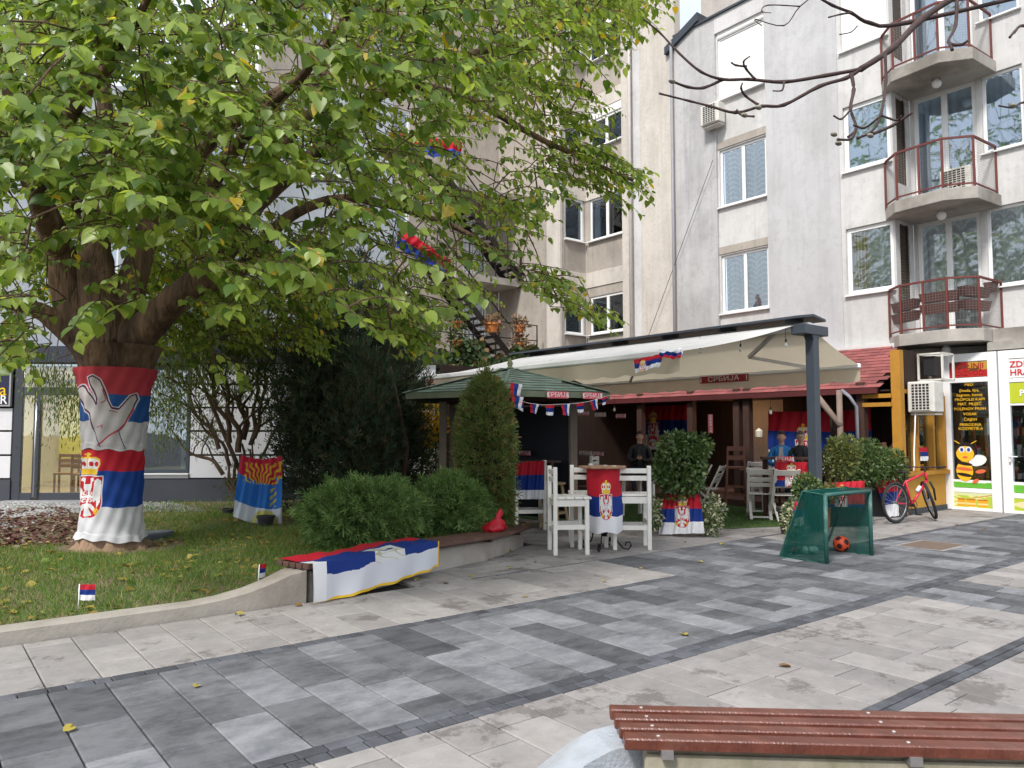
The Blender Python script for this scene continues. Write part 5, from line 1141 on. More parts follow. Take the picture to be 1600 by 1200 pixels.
person('person in black with glasses and clasped hands sitting beside the grey post', (P2.x, P2.y, .1), math.radians(-60), (.008, .009, .01), (.02, .02, .022), (.06, .045, .035), True)
P3 = PD(1000, 698, 16.6); person('dim figure in dark clothes sitting deep inside the shaded bar', (P3.x, P3.y, .1), math.radians(-50), (.01, .01, .012), (.03, .03, .03), (.02, .015, .01))
for i, p in enumerate((P1, P2, P3)): s_ = barstool(['bar stool under the man in blue', 'bar stool under the person in black', 'bar stool under the dim figure inside'][i], stool_m, .56, False); s_.location = (p.x, p.y, .15)
# bar table with the red flag in front of them
t = thing('bar_table', 'long dark bar table where the two guests sit, draped with a red flag', 'table', PD(1240, 760, 13.9)); a = PD(1193, 716, 14.0); b = PD(1305, 716, 13.7); zt = a.z
MB().bar(a-UP*.0+FWD*.15, Vector((b.x, b.y, zt))+FWD*.15, .42, .04).build('table_top', post_m, t)
for q in (.06, .94): c = a.lerp(b, q)+FWD*.15; MB().bar((c.x, c.y, .02), (c.x, c.y, zt), .07, .07, up=(1, 0, 0)).build('leg', post_m, t)
a = PD(1211, 722, 13.75); b = PD(1262, 722, 13.65); c = PD(1262, 760, 13.6); d = PD(1211, 760, 13.7)
tag(cloth('draped_flag', sheet(a, b, c, d, .02, 3), 60, 40, flag_emb(.3, .7, .02, 1.3, .75, 1.5)), 'red flag with shield draped below the bar edge behind the folding chairs', 'flag')

# ============================================================ CHAIRS AND TABLES
WP = white_paint
def barchair(label, group='tall white bar chairs'):
    """tall square-legged chair; front towards -Y, back at +Y"""
    t = thing('bar_chair', label, 'bar chair', None, group); w = .235; L = .055
    for s in (-1, 1):
        MB().box2(s*w-L/2, s*w+L/2, -.24, -.24+L, 0, .72).build('leg', WP, t, bev=.006); MB().box2(s*w-L/2, s*w+L/2, .18, .18+L, 0, 1.14).build('leg', WP, t, bev=.006)
    for k in range(4): MB().box2(-w-.035, w+.035, -.27+k*.114, -.27+k*.114+.106, .722, .752).build('seat_board', WP, t, bev=.004)
    for z in (.97, 1.07): MB().box2(-w+L/2, w-L/2, .19, .22, z-.033, z+.033).build('back_rail', WP, t, bev=.004)
    for a in ((-w+L/2, w-L/2, -.235, -.205), (-w+L/2, w-L/2, .185, .215)): MB().box2(*a, .63, .715).build('apron', WP, t); MB().box2(*a, .27, .33).build('stretcher', WP, t)
    for s in (-1, 1): MB().box2(s*w-.015, s*w+.015, -.19, .18, .63, .715).build('apron', WP, t); MB().box2(s*w-.015, s*w+.015, -.19, .18, .33, .39).build('stretcher', WP, t)
    return t
c1 = G(888, 866); c1r = barchair('tall white bar chair left of the flag draped bar table, nearest the camera'); c1r.location = (c1.x+.1, c1.y+.12, 0); c1r.rotation_euler = (0, 0, math.radians(36))
# its back posts stand at the left, so it faces the table
c1r.rotation_euler = (0, 0, math.radians(58))
bc = [((919, 852), 178-38, 'tall white bar chair directly behind the flag draped bar table, left one of the pair'), ((985, 856), 180-40, 'tall white bar chair right of the flag draped bar table, right one of the pair'), ((826, 826), 150, 'tall white bar chair before the red draped table, left of the wooden stool'), ((870, 806), 130, 'greyish tall bar chair in the shade behind the wooden stool'), ((945, 800), 30, 'dim tall bar chair in the shade right behind the flag draped table')]
for (px, py), rz, lb in bc: p = G(px, py); dup(c1r, (p.x, p.y, 0), math.radians(rz), lb)
stm = M('bare_pine_wood', (.36, .25, .13), .65, .2, 8, .2, stretch=(1, 1, .4))
t = thing('wooden_stool', 'bare pine bar stool with splayed legs between the white chairs at left', 'stool', None)
mb = MB(); mb.lathe([(.001, .72), (.19, .72), (.2, .735), (.19, .755), (.001, .755)], (0, 0, 0), 18); mb.build('seat', stm, t)
for k in range(4):
    a = .785+k*1.571; MB().bar((.25*math.cos(a), .25*math.sin(a), 0), (.13*math.cos(a), .13*math.sin(a), .72), .045, .045, up=(0, 0, 1)).build('leg', stm, t); b = a+1.571
    for z, r in ((.25, .212), (.42, .182)): MB().bar((r*math.cos(a), r*math.sin(a), z), (r*math.cos(b), r*math.sin(b), z), .025, .04).build('rung', stm, t)
p = G(866, 824); t.location = p; t.rotation_euler = (0, 0, .3)
# flag draped bar table with wrought iron foot
TB = G(947, 862); TB.x += .12; TB.y += .15
t = thing('bar_table', 'round bar table wrapped in a tricolour flag, rough wood top on an iron foot', 'bar table', TB)
mb = MB(); n = 26
pr = [(TB.x+(.31+.03*math.sin(k*2.3)+.02*math.sin(k*5.1))*math.cos(6.2832*k/n), TB.y+(.31+.03*math.sin(k*2.3)+.02*math.sin(k*5.1))*math.sin(6.2832*k/n)) for k in range(n)]; mb.prism(pr, 1.105, 1.135); mb.build('table_top', M('rough_round_wood', (.27, .15, .09), .7, .25, 7, .4), t, bev=.008)
iron = M('wrought_iron', (.02, .018, .017), .5, .2, 9, .1, metal=.6)
mb = MB(); mb.tube([(TB.x, TB.y, .18), (TB.x, TB.y, 1.1)], .035, 10); mb.build('column', iron, t, smooth=True)
for k in range(4):
    a = k*1.571+.55; r = [(.03, .42), (.1, .4), (.15, .25), (.18, .12), (.26, .03), (.33, .02), (.37, .07), (.35, .12), (.3, .11), (.29, .07)]; mb = MB(); mb.tube([(TB.x+q*math.cos(a), TB.y+q*math.sin(a), z) for q, z in r], .011, 6); mb.build('scroll_leg', iron, t, smooth=True)
mb = MB(); mb.tube([(TB.x+.2*math.cos(k*.3927), TB.y+.2*math.sin(k*.3927), .3) for k in range(17)], .008, 5); mb.build('iron_ring', iron, t)
ft = math.atan2(-FWD.y, -FWD.x)
def wrapS(c, R, z1, z0, a0, a1, fl=.02, nf=7):
    def S(u, v):
        a = a0+(a1-a0)*u; r = R+fl*np.sin(a*nf+v*2)*v*.8+.012*np.sin(a*3+v*7)+.02*v; return np.stack([c[0]+r*np.cos(a), c[1]+r*np.sin(a), z1-(z1-z0)*v+.015*np.sin(a*5)*v], 1)
    return S
# visible half: u 0..1 from left to right
fb = flag_emb(.31, .69, .17, .82, .43, .74)
tag(cloth('wrapped_flag', wrapS(TB, .225, 1.1, .25, ft-math.pi, ft+math.pi, .015), 190, 110, lambda u, v: fb((np.clip(u, .25, .75)-.25)*2*.9+.05 if False else .5+(np.sin((u-.5)*6.2832)*.5*(np.abs(u-.5) < .25)+.5*np.sign(u-.5)*(np.abs(u-.5) >= .25)), v)), 'tricolour flag with crown and shield wrapped round the bar table between the white chairs', 'flag')
mb = MB(); p = TB; mb.lathe([(.03, 0), (.032, .03), (.02, .035)], (p.x-.2, p.y+.05, 1.136), 10); tag(mb.build('ashtray', M('glass_dish', (.45, .42, .38), .2, 0, 5, 0), smooth=True), 'small pale dish on the rough round table top', 'ashtray')
# red draped table under the pavilion
q = PD(832, 770, 12.9); t = thing('side_table', 'dark square table draped with a red, blue and white flag under the pavilion', 'table', (q.x, q.y, 0)); ztt = EYE-(720-675)/F0*12.9
MB().box((q.x, q.y, ztt), (.75, .75, .04), rz=-YAW+.3).build('table_top', dark_wood, t)
for sx in (-1, 1):
    for sy in (-1, 1): c = Vector((q.x, q.y, 0))+RGT*.3*sx+FWD*.3*sy; MB().bar(c, c+UP*ztt, .06, .06, up=(1, 0, 0)).build('leg', dark_wood, t)
a, b, c, d = PD(806, 722, 12.45), PD(851, 720, 12.45), PD(850, 780, 12.42), PD(806, 780, 12.42); tag(cloth('draped_flag', sheet(a, b, c, d, .025, 3), 50, 50, lambda u, v: flagcol(u, v*.85+.02)), 'red, blue and white flag hanging over the table front under the pavilion', 'flag')
# folding garden chairs and slatted chairs on the mat
FPm = M('white_folding_chair_paint', (.6, .57, .52), .6, .1, 9, .2)
def foldchair(label, g='white folding garden chairs'):
    t = thing('folding_chair', label, 'folding chair', None, g)
    for s in (-1, 1):
        MB().bar((s*.2, .28, .92), (s*.2, -.12, .1), .03, .055, up=(1, 0, 0)).build('back_post', FPm, t); MB().bar((s*.2, -.1, .14), (s*.2, -.3, 0), .03, .07, up=(1, 0, 0)).build('foot', FPm, t)
        MB().bar((s*.17, -.22, .46), (s*.17, .32, .0), .028, .05, up=(1, 0, 0)).build('leg', FPm, t)
    for k in range(5): MB().box((0, -.24+k*.09, .455), (.38, .075, .018)).build('seat_slat', FPm, t)
    for k, z in enumerate((.62, .72, .86)): y = -.12+(z-.1)*.4/.82; MB().box((0, y-.01, z), (.38, .018, .075 if z < .8 else .1), R=Matrix.Rotation(-.45, 3, 'X')).build('back_slat', FPm, t)
    MB().bar((-.2, -.13, .12), (.2, -.13, .12), .03, .03).build('stretcher', FPm, t); MB().bar((-.2, .27, .05), (.2, .27, .05), .03, .03).build('stretcher', FPm, t)
    return t
f0 = foldchair('white folding chair on the green mat, right of the leafy bush'); p = G(1110, 800); f0.location = (p.x, p.y, .012); f0.rotation_euler = (0, 0, math.radians(200))
for px, py, rz, lb in ((1190, 812, 128, 'white folding chair on the mat edge, left of the variegated plant'), (1228, 815, 138, 'white folding chair next to the variegated plant, nearest the grey post'), (1092, 800, 215, 'white folding chair half hidden behind the leafy bush'), (1178, 785, 150, 'white folding chair at the deck edge, leftmost of the right hand group'), (1225, 790, 120, 'white folding chair turned sideways behind the two at the mat edge'), (1300, 775, 160, 'white folding chair behind the grey post and the orange pot')):
    p = G(px, py); dup(f0, (p.x+.1, p.y+.1, .012), math.radians(rz), lb)
t = thing('garden_table', 'low white slatted garden table under the pavilion awning behind the bar chairs', 'table', G(1000, 815)); q = G(1010, 808)
for k in range(5): MB().box((q.x-.25+k*.13, q.y, .74), (.12, .9, .025)).build('table_board', M('brown_white_board', (.32, .24, .18), .7, .2, 6, .2), t)
for sx in (-1, 1):
    for sy in (-1, 1): MB().bar((q.x+sx*.25, q.y+sy*.38, 0), (q.x+sx*.22, q.y+sy*.36, .74), .06, .05, up=(1, 0, 0)).build('leg', WP, t)
t = thing('high_table', 'small high table with pale top beside the brown post in front of the pub door', 'table', G(1190, 790)); q = PD(1184, 733, 15.3)
MB().box(q, (.5, .5, .035)).build('table_top', WP, t)
for sx in (-1, 1): MB().bar((q.x+sx*.18, q.y, .02), (q.x+sx*.18, q.y, q.z), .05, .05, up=(1, 0, 0)).build('leg', WP, t)
b_ = barstool('tall reddish brown bar chair standing on the deck in the pub doorway', stool_m, .74); p = PD(1150, 790, 15.4); b_.location = (p.x, p.y, .15); b_.rotation_euler = (0, 0, math.radians(-50+180))

# ============================================================ PLANTERS, GOAL, BALL, BICYCLE
terr = M('terracotta', (.42, .15, .06), .8, .12, 8, .15); dkpot = M('dark_plastic_pot', (.03, .03, .032), .6, .1, 6, .05)
def pot(c, r, h, m, label, cat='flower pot', group=None):
    t = thing('plant_pot', label, cat, c, group); mb = MB(); mb.lathe([(r*.72, 0), (r*.95, h*.82), (r*1.05, h*.83), (r*1.06, h), (r*.94, h), (r*.9, h*.86), (.001, h*.85)], c, 18); mb.build('pot', m, t, smooth=False, bev=0); return t
PL = G(1065, 833); pot(Vector((PL.x+.15, PL.y+.2, 0)), .27, .5, terr, 'large pot under the leafy bush, hidden behind a draped tricolour flag')
a, b, c, d = PD(1037, 773, 12.0), PD(1093, 773, 11.7), PD(1101, 833, 11.6), PD(1028, 836, 11.9)
a, b = a, b; c.z = max(c.z, .015); d.z = max(d.z, .015)
tag(cloth('draped_flag', sheet(a, b, c, d, .022, 3.2), 110, 100, flag_emb(.32, .72, 0, .85, .36, .7)), 'tricolour flag with crown and shield draped over the pot below the leafy bush', 'flag')
# boxes with red flags behind the goal
tb = thing('planter_box', 'dark planter box covered with a red flag behind the green goal', 'planter', G(1310, 815)); q = PD(1312, 800, 13.3); MB().box((q.x, q.y, .32), (.95, .4, .64), rz=-YAW+.1).build('box', dkpot, tb)
a, b, c, d = PD(1285, 755, 12.75), PD(1351, 751, 12.75), PD(1351, 792, 12.7), PD(1285, 792, 12.7); tag(cloth('draped_flag', sheet(a, b, c, d, .02, 3), 90, 60, flag_emb(.3, .62, .1, 1.5, .9, 1.5)), 'red part of a flag with shield hung on the planter between post and bicycle', 'flag')
tb = thing('planter_box', 'dark planter box with a flag, standing behind the rear wheel of the bicycle', 'planter', G(1385, 812)); q = PD(1385, 790, 14.75); MB().box((q.x, q.y, .38), (.6, .45, .76), rz=-YAW-.2).build('box', dkpot, tb)
a, b, c, d = PD(1368, 752, 14.45), PD(1402, 748, 14.45), PD(1405, 806, 14.4), PD(1385, 808, 14.4); tag(cloth('draped_flag', sheet(a, b, c, d, .02, 2), 50, 60, lambda u, v: flagcol(u, v)), 'tricolour flag hanging on the planter directly behind the bicycle rear wheel', 'flag')
q = PD(1283, 775, 12.9); pot(Vector((q.x, q.y, .0)), .17, .62, terr, 'orange terracotta pot just right of the grey awning post')
q = G(1255, 838); tb = pot(Vector((q.x+.1, q.y+.25, 0)), .22, .42, dkpot, 'pot of the trailing variegated plant with a small flag, left of the goal'); a, b, c, d = PD(1241, 785, 11.3), PD(1256, 780, 11.3), PD(1256, 820, 11.25), PD(1241, 822, 11.25); tag(cloth('draped_flag', sheet(a, b, c, d, .01, 2), 24, 40, flagcol), 'narrow strip of tricolour flag on the pot left of the goal', 'flag')
p = G(783, 822); pot(Vector((p.x, p.y, .12)), .14, .24, terr, 'small orange pot at the foot of the clipped thuja by the bench end')
p = G(415, 824, .15); pot(Vector((p.x, p.y, .13)), .13, .2, dkpot, 'small black pot on the lawn in front of the blue hanging flag')
p = G(358, 806, .15); pot(Vector((p.x, p.y, .13)), .12, .15, dkpot, 'low black pot half hidden behind the left edge of the hanging flag')

# football goal of green net
gt = M('green_goal_tube', (.02, .09, .075), .5, .15, 9, .1, col2=(.12, .2, .18), c2=(.55, .7))
mnet = bpy.data.materials.new('fine_green_net'); mnet.use_nodes = True; t_ = mnet.node_tree; t_.nodes.clear(); L = t_.links.new
df = nn(t_, 'ShaderNodeBsdfDiffuse'); df.inputs[0].default_value = (.012, .075, .062, 1); tl = nn(t_, 'ShaderNodeBsdfTranslucent'); tl.inputs[0].default_value = (.01, .08, .06, 1); tp = nn(t_, 'ShaderNodeBsdfTransparent'); tp.inputs[0].default_value = (.85, .95, .93, 1); ms = nn(t_, 'ShaderNodeMixShader'); ms.inputs[0].default_value = .35; m2 = nn(t_, 'ShaderNodeMixShader')
geo = nn(t_, 'ShaderNodeNewGeometry'); nz_ = nn(t_, 'ShaderNodeTexNoise'); nz_.inputs['Scale'].default_value = 3.; L(geo.outputs['Position'], nz_.inputs['Vector']); mr_ = nn(t_, 'ShaderNodeMapRange'); mr_.inputs[1].default_value = .3; mr_.inputs[2].default_value = .7; mr_.inputs[3].default_value = .12; mr_.inputs[4].default_value = .4; L(nz_.outputs[0], mr_.inputs[0]); L(mr_.outputs[0], m2.inputs[0])
L(df.outputs[0], ms.inputs[1]); L(tl.outputs[0], ms.inputs[2]); L(ms.outputs[0], m2.inputs[1]); L(tp.outputs[0], m2.inputs[2]); o_ = nn(t_, 'ShaderNodeOutputMaterial'); L(m2.outputs[0], o_.inputs[0])
g0 = G(1292, 881); g1 = G(1362, 868); gH = .83; bk = Vector((.02, .66, 0)); bt = Vector((.0, .3, 0))
t = thing('football_goal', 'small green net football goal standing on the dark paving in front of the terrace', 'football goal', g0)
c = {k: v for k, v in dict(a=g0, b=g1, at=g0+UP*gH, bt=g1+UP*gH, ab=g0+bk, bb=g1+bk, atb=g0+bt+UP*(gH+.03), btb=g1+bt+UP*(gH+.03)).items()}
for a, b in (('a', 'at'), ('b', 'bt'), ('at', 'bt')): mb = MB(); mb.tube([c[a], c[a].lerp(c[b], .5)+Vector((.006, .006, 0)), c[b]], .026, 8); mb.build('front_post' if a != 'at' or b != 'bt' else 'crossbar', gt, t, smooth=True)
for a, b in (('at', 'atb'), ('bt', 'btb'), ('atb', 'ab'), ('btb', 'bb'), ('a', 'ab'), ('b', 'bb'), ('ab', 'bb'), ('atb', 'btb')): mb = MB(); mb.tube([c[a], c[b]], .009, 6); mb.build('back_tube', gt, t)
def netS(q):
    f = sheet(*q, .022, 2.1, ph=random.random()*6)
    return f
for q in (('at', 'atb', 'ab', 'a'), ('bt', 'btb', 'bb', 'b'), ('atb', 'btb', 'bb', 'ab'), ('at', 'bt', 'btb', 'atb')): cloth('net_panel', netS([c[k] for k in q]), 20, 24, lambda u, v: np.full((len(u), 3), .05), t, mnet)
# orange ball with dark pentagons
bc_ = G(1315, 862); bc_.z = .105; bm = bmesh.new(); bmesh.ops.create_icosphere(bm, subdivisions=4, radius=.105); ph = (1+5**.5)/2; dirs = [Vector(v).normalized() for v in [(0, s, t2*ph) for s in (1, -1) for t2 in (1, -1)]+[(s, t2*ph, 0) for s in (1, -1) for t2 in (1, -1)]+[(t2*ph, 0, s) for s in (1, -1) for t2 in (1, -1)]]
Rb = Euler((.5, .3, .9)).to_matrix()
for f in bm.faces: n_ = Rb @ f.calc_center_median().normalized(); f.material_index = 1 if max(n_.dot(d) for d in dirs) > .935 else 0; f.smooth = True
me = bpy.data.meshes.new('football'); bm.to_mesh(me); bm.free(); me.materials.append(M('orange_ball', (.75, .09, .03), .4, .05, 6, .02)); me.materials.append(M('ball_dark_red', (.06, .012, .012), .4, .05, 6, 0)); o = link('football', me); o.location = bc_; tag(o, 'bright orange football with dark spots lying in the mouth of the green goal', 'football')
p = G(1257, 872); p += FWD*.35; t = thing('toy_car', 'small red and black toy lying inside the net of the green goal', 'toy', p); MB().box((p.x, p.y, .05), (.12, .07, .05), rz=.4).build('body', M('toy_red', (.5, .02, .03), .4, 0, 5, 0), t, bev=.01)
for sx in (-1, 1):
    for sy in (-1, 1): mb = MB(); mb.ball((p.x+sx*.05, p.y+sy*.05, .03), .03, 0, 8, 6); mb.build('wheel', black, t)
p = G(1280, 872)+FWD*.3; mb = MB()
for k in range(7): mb.ball(p+Vector((random.uniform(-.09, .09), random.uniform(-.05, .05), .04+random.uniform(0, .03))), random.uniform(.03, .055), 0, 8, 6)
tag(mb.build('crumpled_film', M('pale_green_film', (.25, .4, .36), .3, .2, 8, .2), smooth=True), 'crumpled pale plastic lying in the goal beside the toy', 'plastic bag')
# bicycle
br, bf = G(1400, 818), G(1457, 813); bd = (bf-br); bd.z = 0; bd.normalize(); bn = Vector((bd.y, -bd.x, 0)); R_ = .335; wb = 1.04
bfx = br+bd*wb; bike = thing('bicycle', 'red mountain bike with black tyres leaning in front of the ochre pub wall', 'bicycle', br)
def wheel(c, d, nm='wheel', UP=UP):
    d = d.normalized(); ring = lambda r, z=0: [c+d*(r*math.cos(6.2832*k/28))+UP*(r*math.sin(6.2832*k/28)) for k in range(29)]
    w = MB().tube(ring(R_-.03), .008, 5, cap=False).build(nm, steel, bike); mb = MB(); mb.tube(ring(R_-.001), .027, 8, cap=False); mb.build('tyre', M('black_tyre', (.018, .018, .018), .8, .2, 20, .3), w, smooth=True)
    mb = MB(); mb.tube(ring(R_-.033), .012, 6, cap=False); mb.build('rim', M('grey_rim', (.25, .25, .26), .35, .05, 5, 0, metal=.7), w, smooth=True)
    mb = MB(); s_ = d.cross(UP)
    for k in range(24): a = 6.2832*k/24; mb.tube([c+s_*(.025*(1 if k % 2 else -1)), c+d*((R_-.04)*math.cos(a))+UP*((R_-.04)*math.sin(a))], .0016, 3, cap=False)
    mb.tube([c-s_*.04, c+s_*.04], .022, 8); mb.build('spokes', M('spoke_steel', (.5, .5, .5), .3, 0, 5, 0, metal=.9), w)
rc = br+UP*(R_+.027); steer = (-FWD*.9-RGT*.3).normalized(); fc = bfx+UP*(R_+.027)
wup = (UP*.93-RGT*.3).normalized(); wheel(rc, bd); wheel(fc-RGT*.06, steer, UP=wup)
bred = M('bicycle_red_paint', (.6, .015, .05), .3, .05, 5, 0); bb = rc+bd*.44-UP*.06; st_ = rc+bd*.3+UP*.38; hdt = rc+bd*.86+UP*.5; hdb = rc+bd*.9+UP*.36
for a, b, r in ((bb, st_, .017), (bb, hdb, .023), (st_-UP*.03, hdt, .019), (rc, bb, .011), (rc, st_, .01), (hdb, hdt, .022)): mb = MB(); mb.tube([a, b], r, 8); mb.build('frame_tube', bred, bike, smooth=True)
mb = MB(); mb.tube([st_, st_+UP*.13-bd*.03], .013, 8); sp = st_+UP*.14-bd*.03; mb.build('seat_post', black, bike, smooth=True)
mb = MB(); s2 = bn; mb.add([sp+bd*.13+s2*.018+UP*.02, sp+bd*.13-s2*.018+UP*.02, sp-bd*.13-s2*.07+UP*.03, sp-bd*.13+s2*.07+UP*.03, sp+bd*.13+s2*.02-UP*.01, sp+bd*.13-s2*.02-UP*.01, sp-bd*.13-s2*.075-UP*.01, sp-bd*.13+s2*.075-UP*.01], [(0, 1, 2, 3), (7, 6, 5, 4), (0, 4, 5, 1), (1, 5, 6, 2), (2, 6, 7, 3), (3, 7, 4, 0)]); mb.build('saddle', black, bike, bev=.012)
sn = steer.cross(UP)
for s in (-1, 1): mb = MB(); mb.tube([fc+sn*(s*.055), fc+sn*(s*.055)+UP*.2-bd*.04, hdb+sn*(s*.05)-UP*.02], [.016, .019, .019], 8); mb.build('fork_leg', black, bike, smooth=True)
hb = hdt+UP*.09; mb = MB(); mb.tube([hdt, hb], .014, 8); mb.tube([hb-sn*.33+UP*.02-steer*.03, hb-sn*.1+UP*.01, hb+sn*.1+UP*.01, hb+sn*.33+UP*.02-steer*.03], .011, 8); mb.build('handlebar', black, bike, smooth=True)
for s in (-1, 1): mb = MB(); mb.tube([hb+sn*(s*.22)+UP*.017-steer*.02, hb+sn*(s*.34)+UP*.022-steer*.03], .017, 8); mb.build('grip', black, bike, smooth=True); mb = MB(); mb.tube([hb+sn*(s*.2)+UP*.01, hb+sn*(s*.3)+steer*.05-UP*.01], .006, 5); mb.build('brake_lever', steel, bike)
mb = MB(); mb.tube([bb-bn*.05, bb+bn*.05], .03, 10); mb.lathe([(.09, 0), (.09, .006), (.001, .006)], (0, 0, 0), 20) if False else None
mb.tube([bb+bn*.05+Vector((0, 0, 0))+bd*(.085*math.cos(k*.3927))+UP*(.085*math.sin(k*.3927)) for k in range(17)], .006, 5, cap=False); mb.bar(bb+bn*.06, bb+bn*.06+UP*-.16+bd*.05, .015, .02); mb.bar(bb-bn*.06, bb-bn*.06+UP*.16-bd*.05, .015, .02); mb.build('crankset', steel, bike)
for s, o in ((1, UP*-.16+bd*.05), (-1, UP*.16-bd*.05)): MB().box(bb+bn*(s*.1)+o, (.09, .08, .02), rz=math.atan2(bd.y, bd.x)).build('pedal', black, bike)
mb = MB(); ch = [rc+bn*.045+UP*.03, bb+bn*.045+UP*.085, bb+bn*.045-UP*.085, rc+bn*.045-UP*.03, rc+bn*.045+UP*.03]; mb.tube(ch, .004, 4, cap=False); mb.build('chain', steel, bike)
mb = MB(); q = bb.lerp(hdb, .55)-UP*.0; e = (hdb-bb).normalized(); up2 = e.cross(bn); up2 = up2 if up2.z > 0 else -up2; mb.tube([q+up2*.06-e*.06, q+up2*.06+e*.06], .033, 10); mb.build('bottle', M('white_bottle', (.7, .7, .7), .4, 0, 5, 0), bike, smooth=True)

# ============================================================ FLAGS
# bench flag: over the slats and hanging down the front
BF0, BF1 = .0, .37   # along the bench polyline
def benchpt(u):
    L_ = u*8; i = int(min(7, max(0, math.floor(L_)))); f = L_-i; a = fr[i]; b = fr[i+1]; return [a[k]+(b[k]-a[k])*f for k in range(4)]
def benchS(u, v):
    P = np.zeros((len(u), 3))
    for k in range(len(u)):
        x, y, ax, ay = benchpt(BF0+(BF1-BF0)*u[k]); 
        if u[k] < .02: x -= .1
        w = .34-v[k]*(.34+.14)/.5 if v[k] < .5 else -.14; sl = .36+.018
        h = 0 if v[k] < .5 else (v[k]-.5)*2
        drop = .0 if v[k] < .5 else h*(.385-.1*u[k])
        w -= .02*math.sin(u[k]*21+v[k]*3)*h+.05*h*(.3+.7*math.sin(u[k]*3.14))
        z = sl-drop+.006*math.sin(u[k]*37+v[k]*11)+.01*math.sin(u[k]*13-v[k]*7)*(1-h); P[k] = (x+ax*w, y+ay*w, max(z, .012))
    return P
def benchC(u, v):
    C = np.zeros((len(u), 3)); C[:] = (.68, .69, .74); C[v < .66-.05*u+.02*np.sin(u*9)] = BLU; C[v < .22+.05*np.sin(u*5+1)] = RED
    m = (np.abs(u-.52) < .12) & (v > .27+.03*np.sin(u*20)) & (v < .66); C[m] = (.72, .73, .72)
    g = m & (np.abs(np.sin(u*30+np.sin(v*25)*1.6)+np.sin(v*34-u*17)) < .28); C[g] = (.5, .46, .3); g = m & (np.hypot((u-.5)*1.4, v-.42) < .045); C[g] = BLU; g = m & (np.hypot((u-.57)*1.4, v-.4) < .035); C[g] = BLU
    C[(u < .03) & (v > .3)] = (.76, .76, .78); C[((u > .985) & (v > .45)) | (v > .965)] = GOLD; return C
tag(cloth('bench_flag', benchS, 150, 110, benchC), 'large glossy flag with gold fringe spread over the left end of the curved bench', 'flag')
# red plastic bag on the bench
x, y, ax, ay = benchpt(.74); bgm = M('red_plastic_bag', (.6, .02, .04), .3, .15, 12, .5, trans=.3); mb = MB(); n = 14; rings = [(.001, .0), (.13, .005), (.15, .05), (.12, .1), (.07, .14), (.035, .17), (.05, .22), (.02, .27), (.001, .29)]; vs = []; fs = []
for i, (r, z) in enumerate(rings):
    for k in range(n): a = 6.2832*k/n; rr = r*(1+.22*math.sin(k*2.7+i*1.9)+.12*math.sin(k*5+i)); sh_ = .05*z/.29*2; vs.append((x+ax*.1+rr*1.1*math.cos(a)+sh_, y+ay*.1+rr*.75*math.sin(a), BZ(6)+z+.01*math.sin(k*3+i)))
for i in range(len(rings)-1):
    for k in range(n): fs.append((i*n+k, i*n+(k+1) % n, (i+1)*n+(k+1) % n, (i+1)*n+k))
mb.add(vs, fs); o = mb.build('plastic_bag', bgm, smooth=True); tag(o, 'knotted red plastic bag sitting on the curved bench right of the flag', 'plastic bag')
# hand flags stuck along the kerb
def stickflag(p, h, w, hh, label, lean, yaw):
    t = thing('hand_flag', label, 'hand flag', p, 'small hand flags stuck in the lawn'); top = p+UP*h+RGT*lean; mb = MB(); mb.tube([p-UP*.04, top], .005, 6); mb.build('stick', white_pvc, t, smooth=True)
    d = (RGT*math.cos(yaw)+FWD*math.sin(yaw))*w; cloth('flag_cloth', sheet(top-UP*.005, top+d-UP*.01, top+d-UP*(hh+.01), top-UP*hh, .006, 1), 14, 18, flagcol, t)
stickflag(G(122, 950, .12), .2, .12, .135, 'small tricolour hand flag stuck in the lawn near the left picture edge', .005, .3)
stickflag(G(403, 913, .14), .19, .12, .13, 'small tricolour hand flag turned edge on, stuck in the lawn left of the bench', .01, 1.35)
# flag hanging beside the juniper
a, b, c, d = PD(376, 710, 12.0), PD(441, 712, 12.1), PD(441, 818, 11.9), PD(363, 806, 11.8); c.z = max(c.z, .16); d.z = max(d.z, .16)
def hangC(u, v):
    C = np.zeros((len(u), 3)); C[:] = (.62, .65, .72); C[v < .76+.04*(u-.5)] = (.03, .17, .56); C[v < .3+.14*u*(u < .85)] = (.5, .02, .05)
    g = (v > .08) & (v < .4) & (u > .12) & (np.sin(np.arctan2(v-.55, u-.5)*24+np.sin(np.hypot(u-.5, v-.6)*40)*1.4) > .25); C[g] = (.62, .42, .03); g = (np.abs(u-.8) < .07) & (v > .45) & (v < .75) & (np.sin(v*60+u*30) > .1); C[g] = (.5, .42, .08); g = (np.hypot((u-.65), (v-1.)*1.2) < .26) & (np.hypot(u-.65, (v-1.)*1.2) > .17) & (v > .8); C[g] = (.6, .55, .15); return C
tag(cloth('hanging_flag', sheet(a, b, c, d, .045, 2.6, sag=.06), 110, 130, hangC), 'red, blue and white flag with yellow arms hung on branches beside the juniper', 'flag')
# awning corner flags
a, b, c, d = PD(990, 562, 10.8), PD(1036, 552, 10.7), PD(1031, 572, 10.65), PD(993, 583, 10.75); tag(cloth('awning_flag', sheet(a, b, c, d, .02, 2), 60, 40, flag_emb(.15, .45, .2, 1.1)), 'small flag with shield tied to the awning corner, lower left of the two', 'flag')
a, b, c, d = PD(1030, 546, 10.7), PD(1066, 546, 10.6), PD(1064, 560, 10.6), PD(1030, 560, 10.65); tag(cloth('awning_flag', sheet(a, b, c, d, .03, 1.5), 40, 30, lambda u, v: flagcol(u, 1-v)), 'small crumpled flag tied to the awning corner, upper right of the two', 'flag')
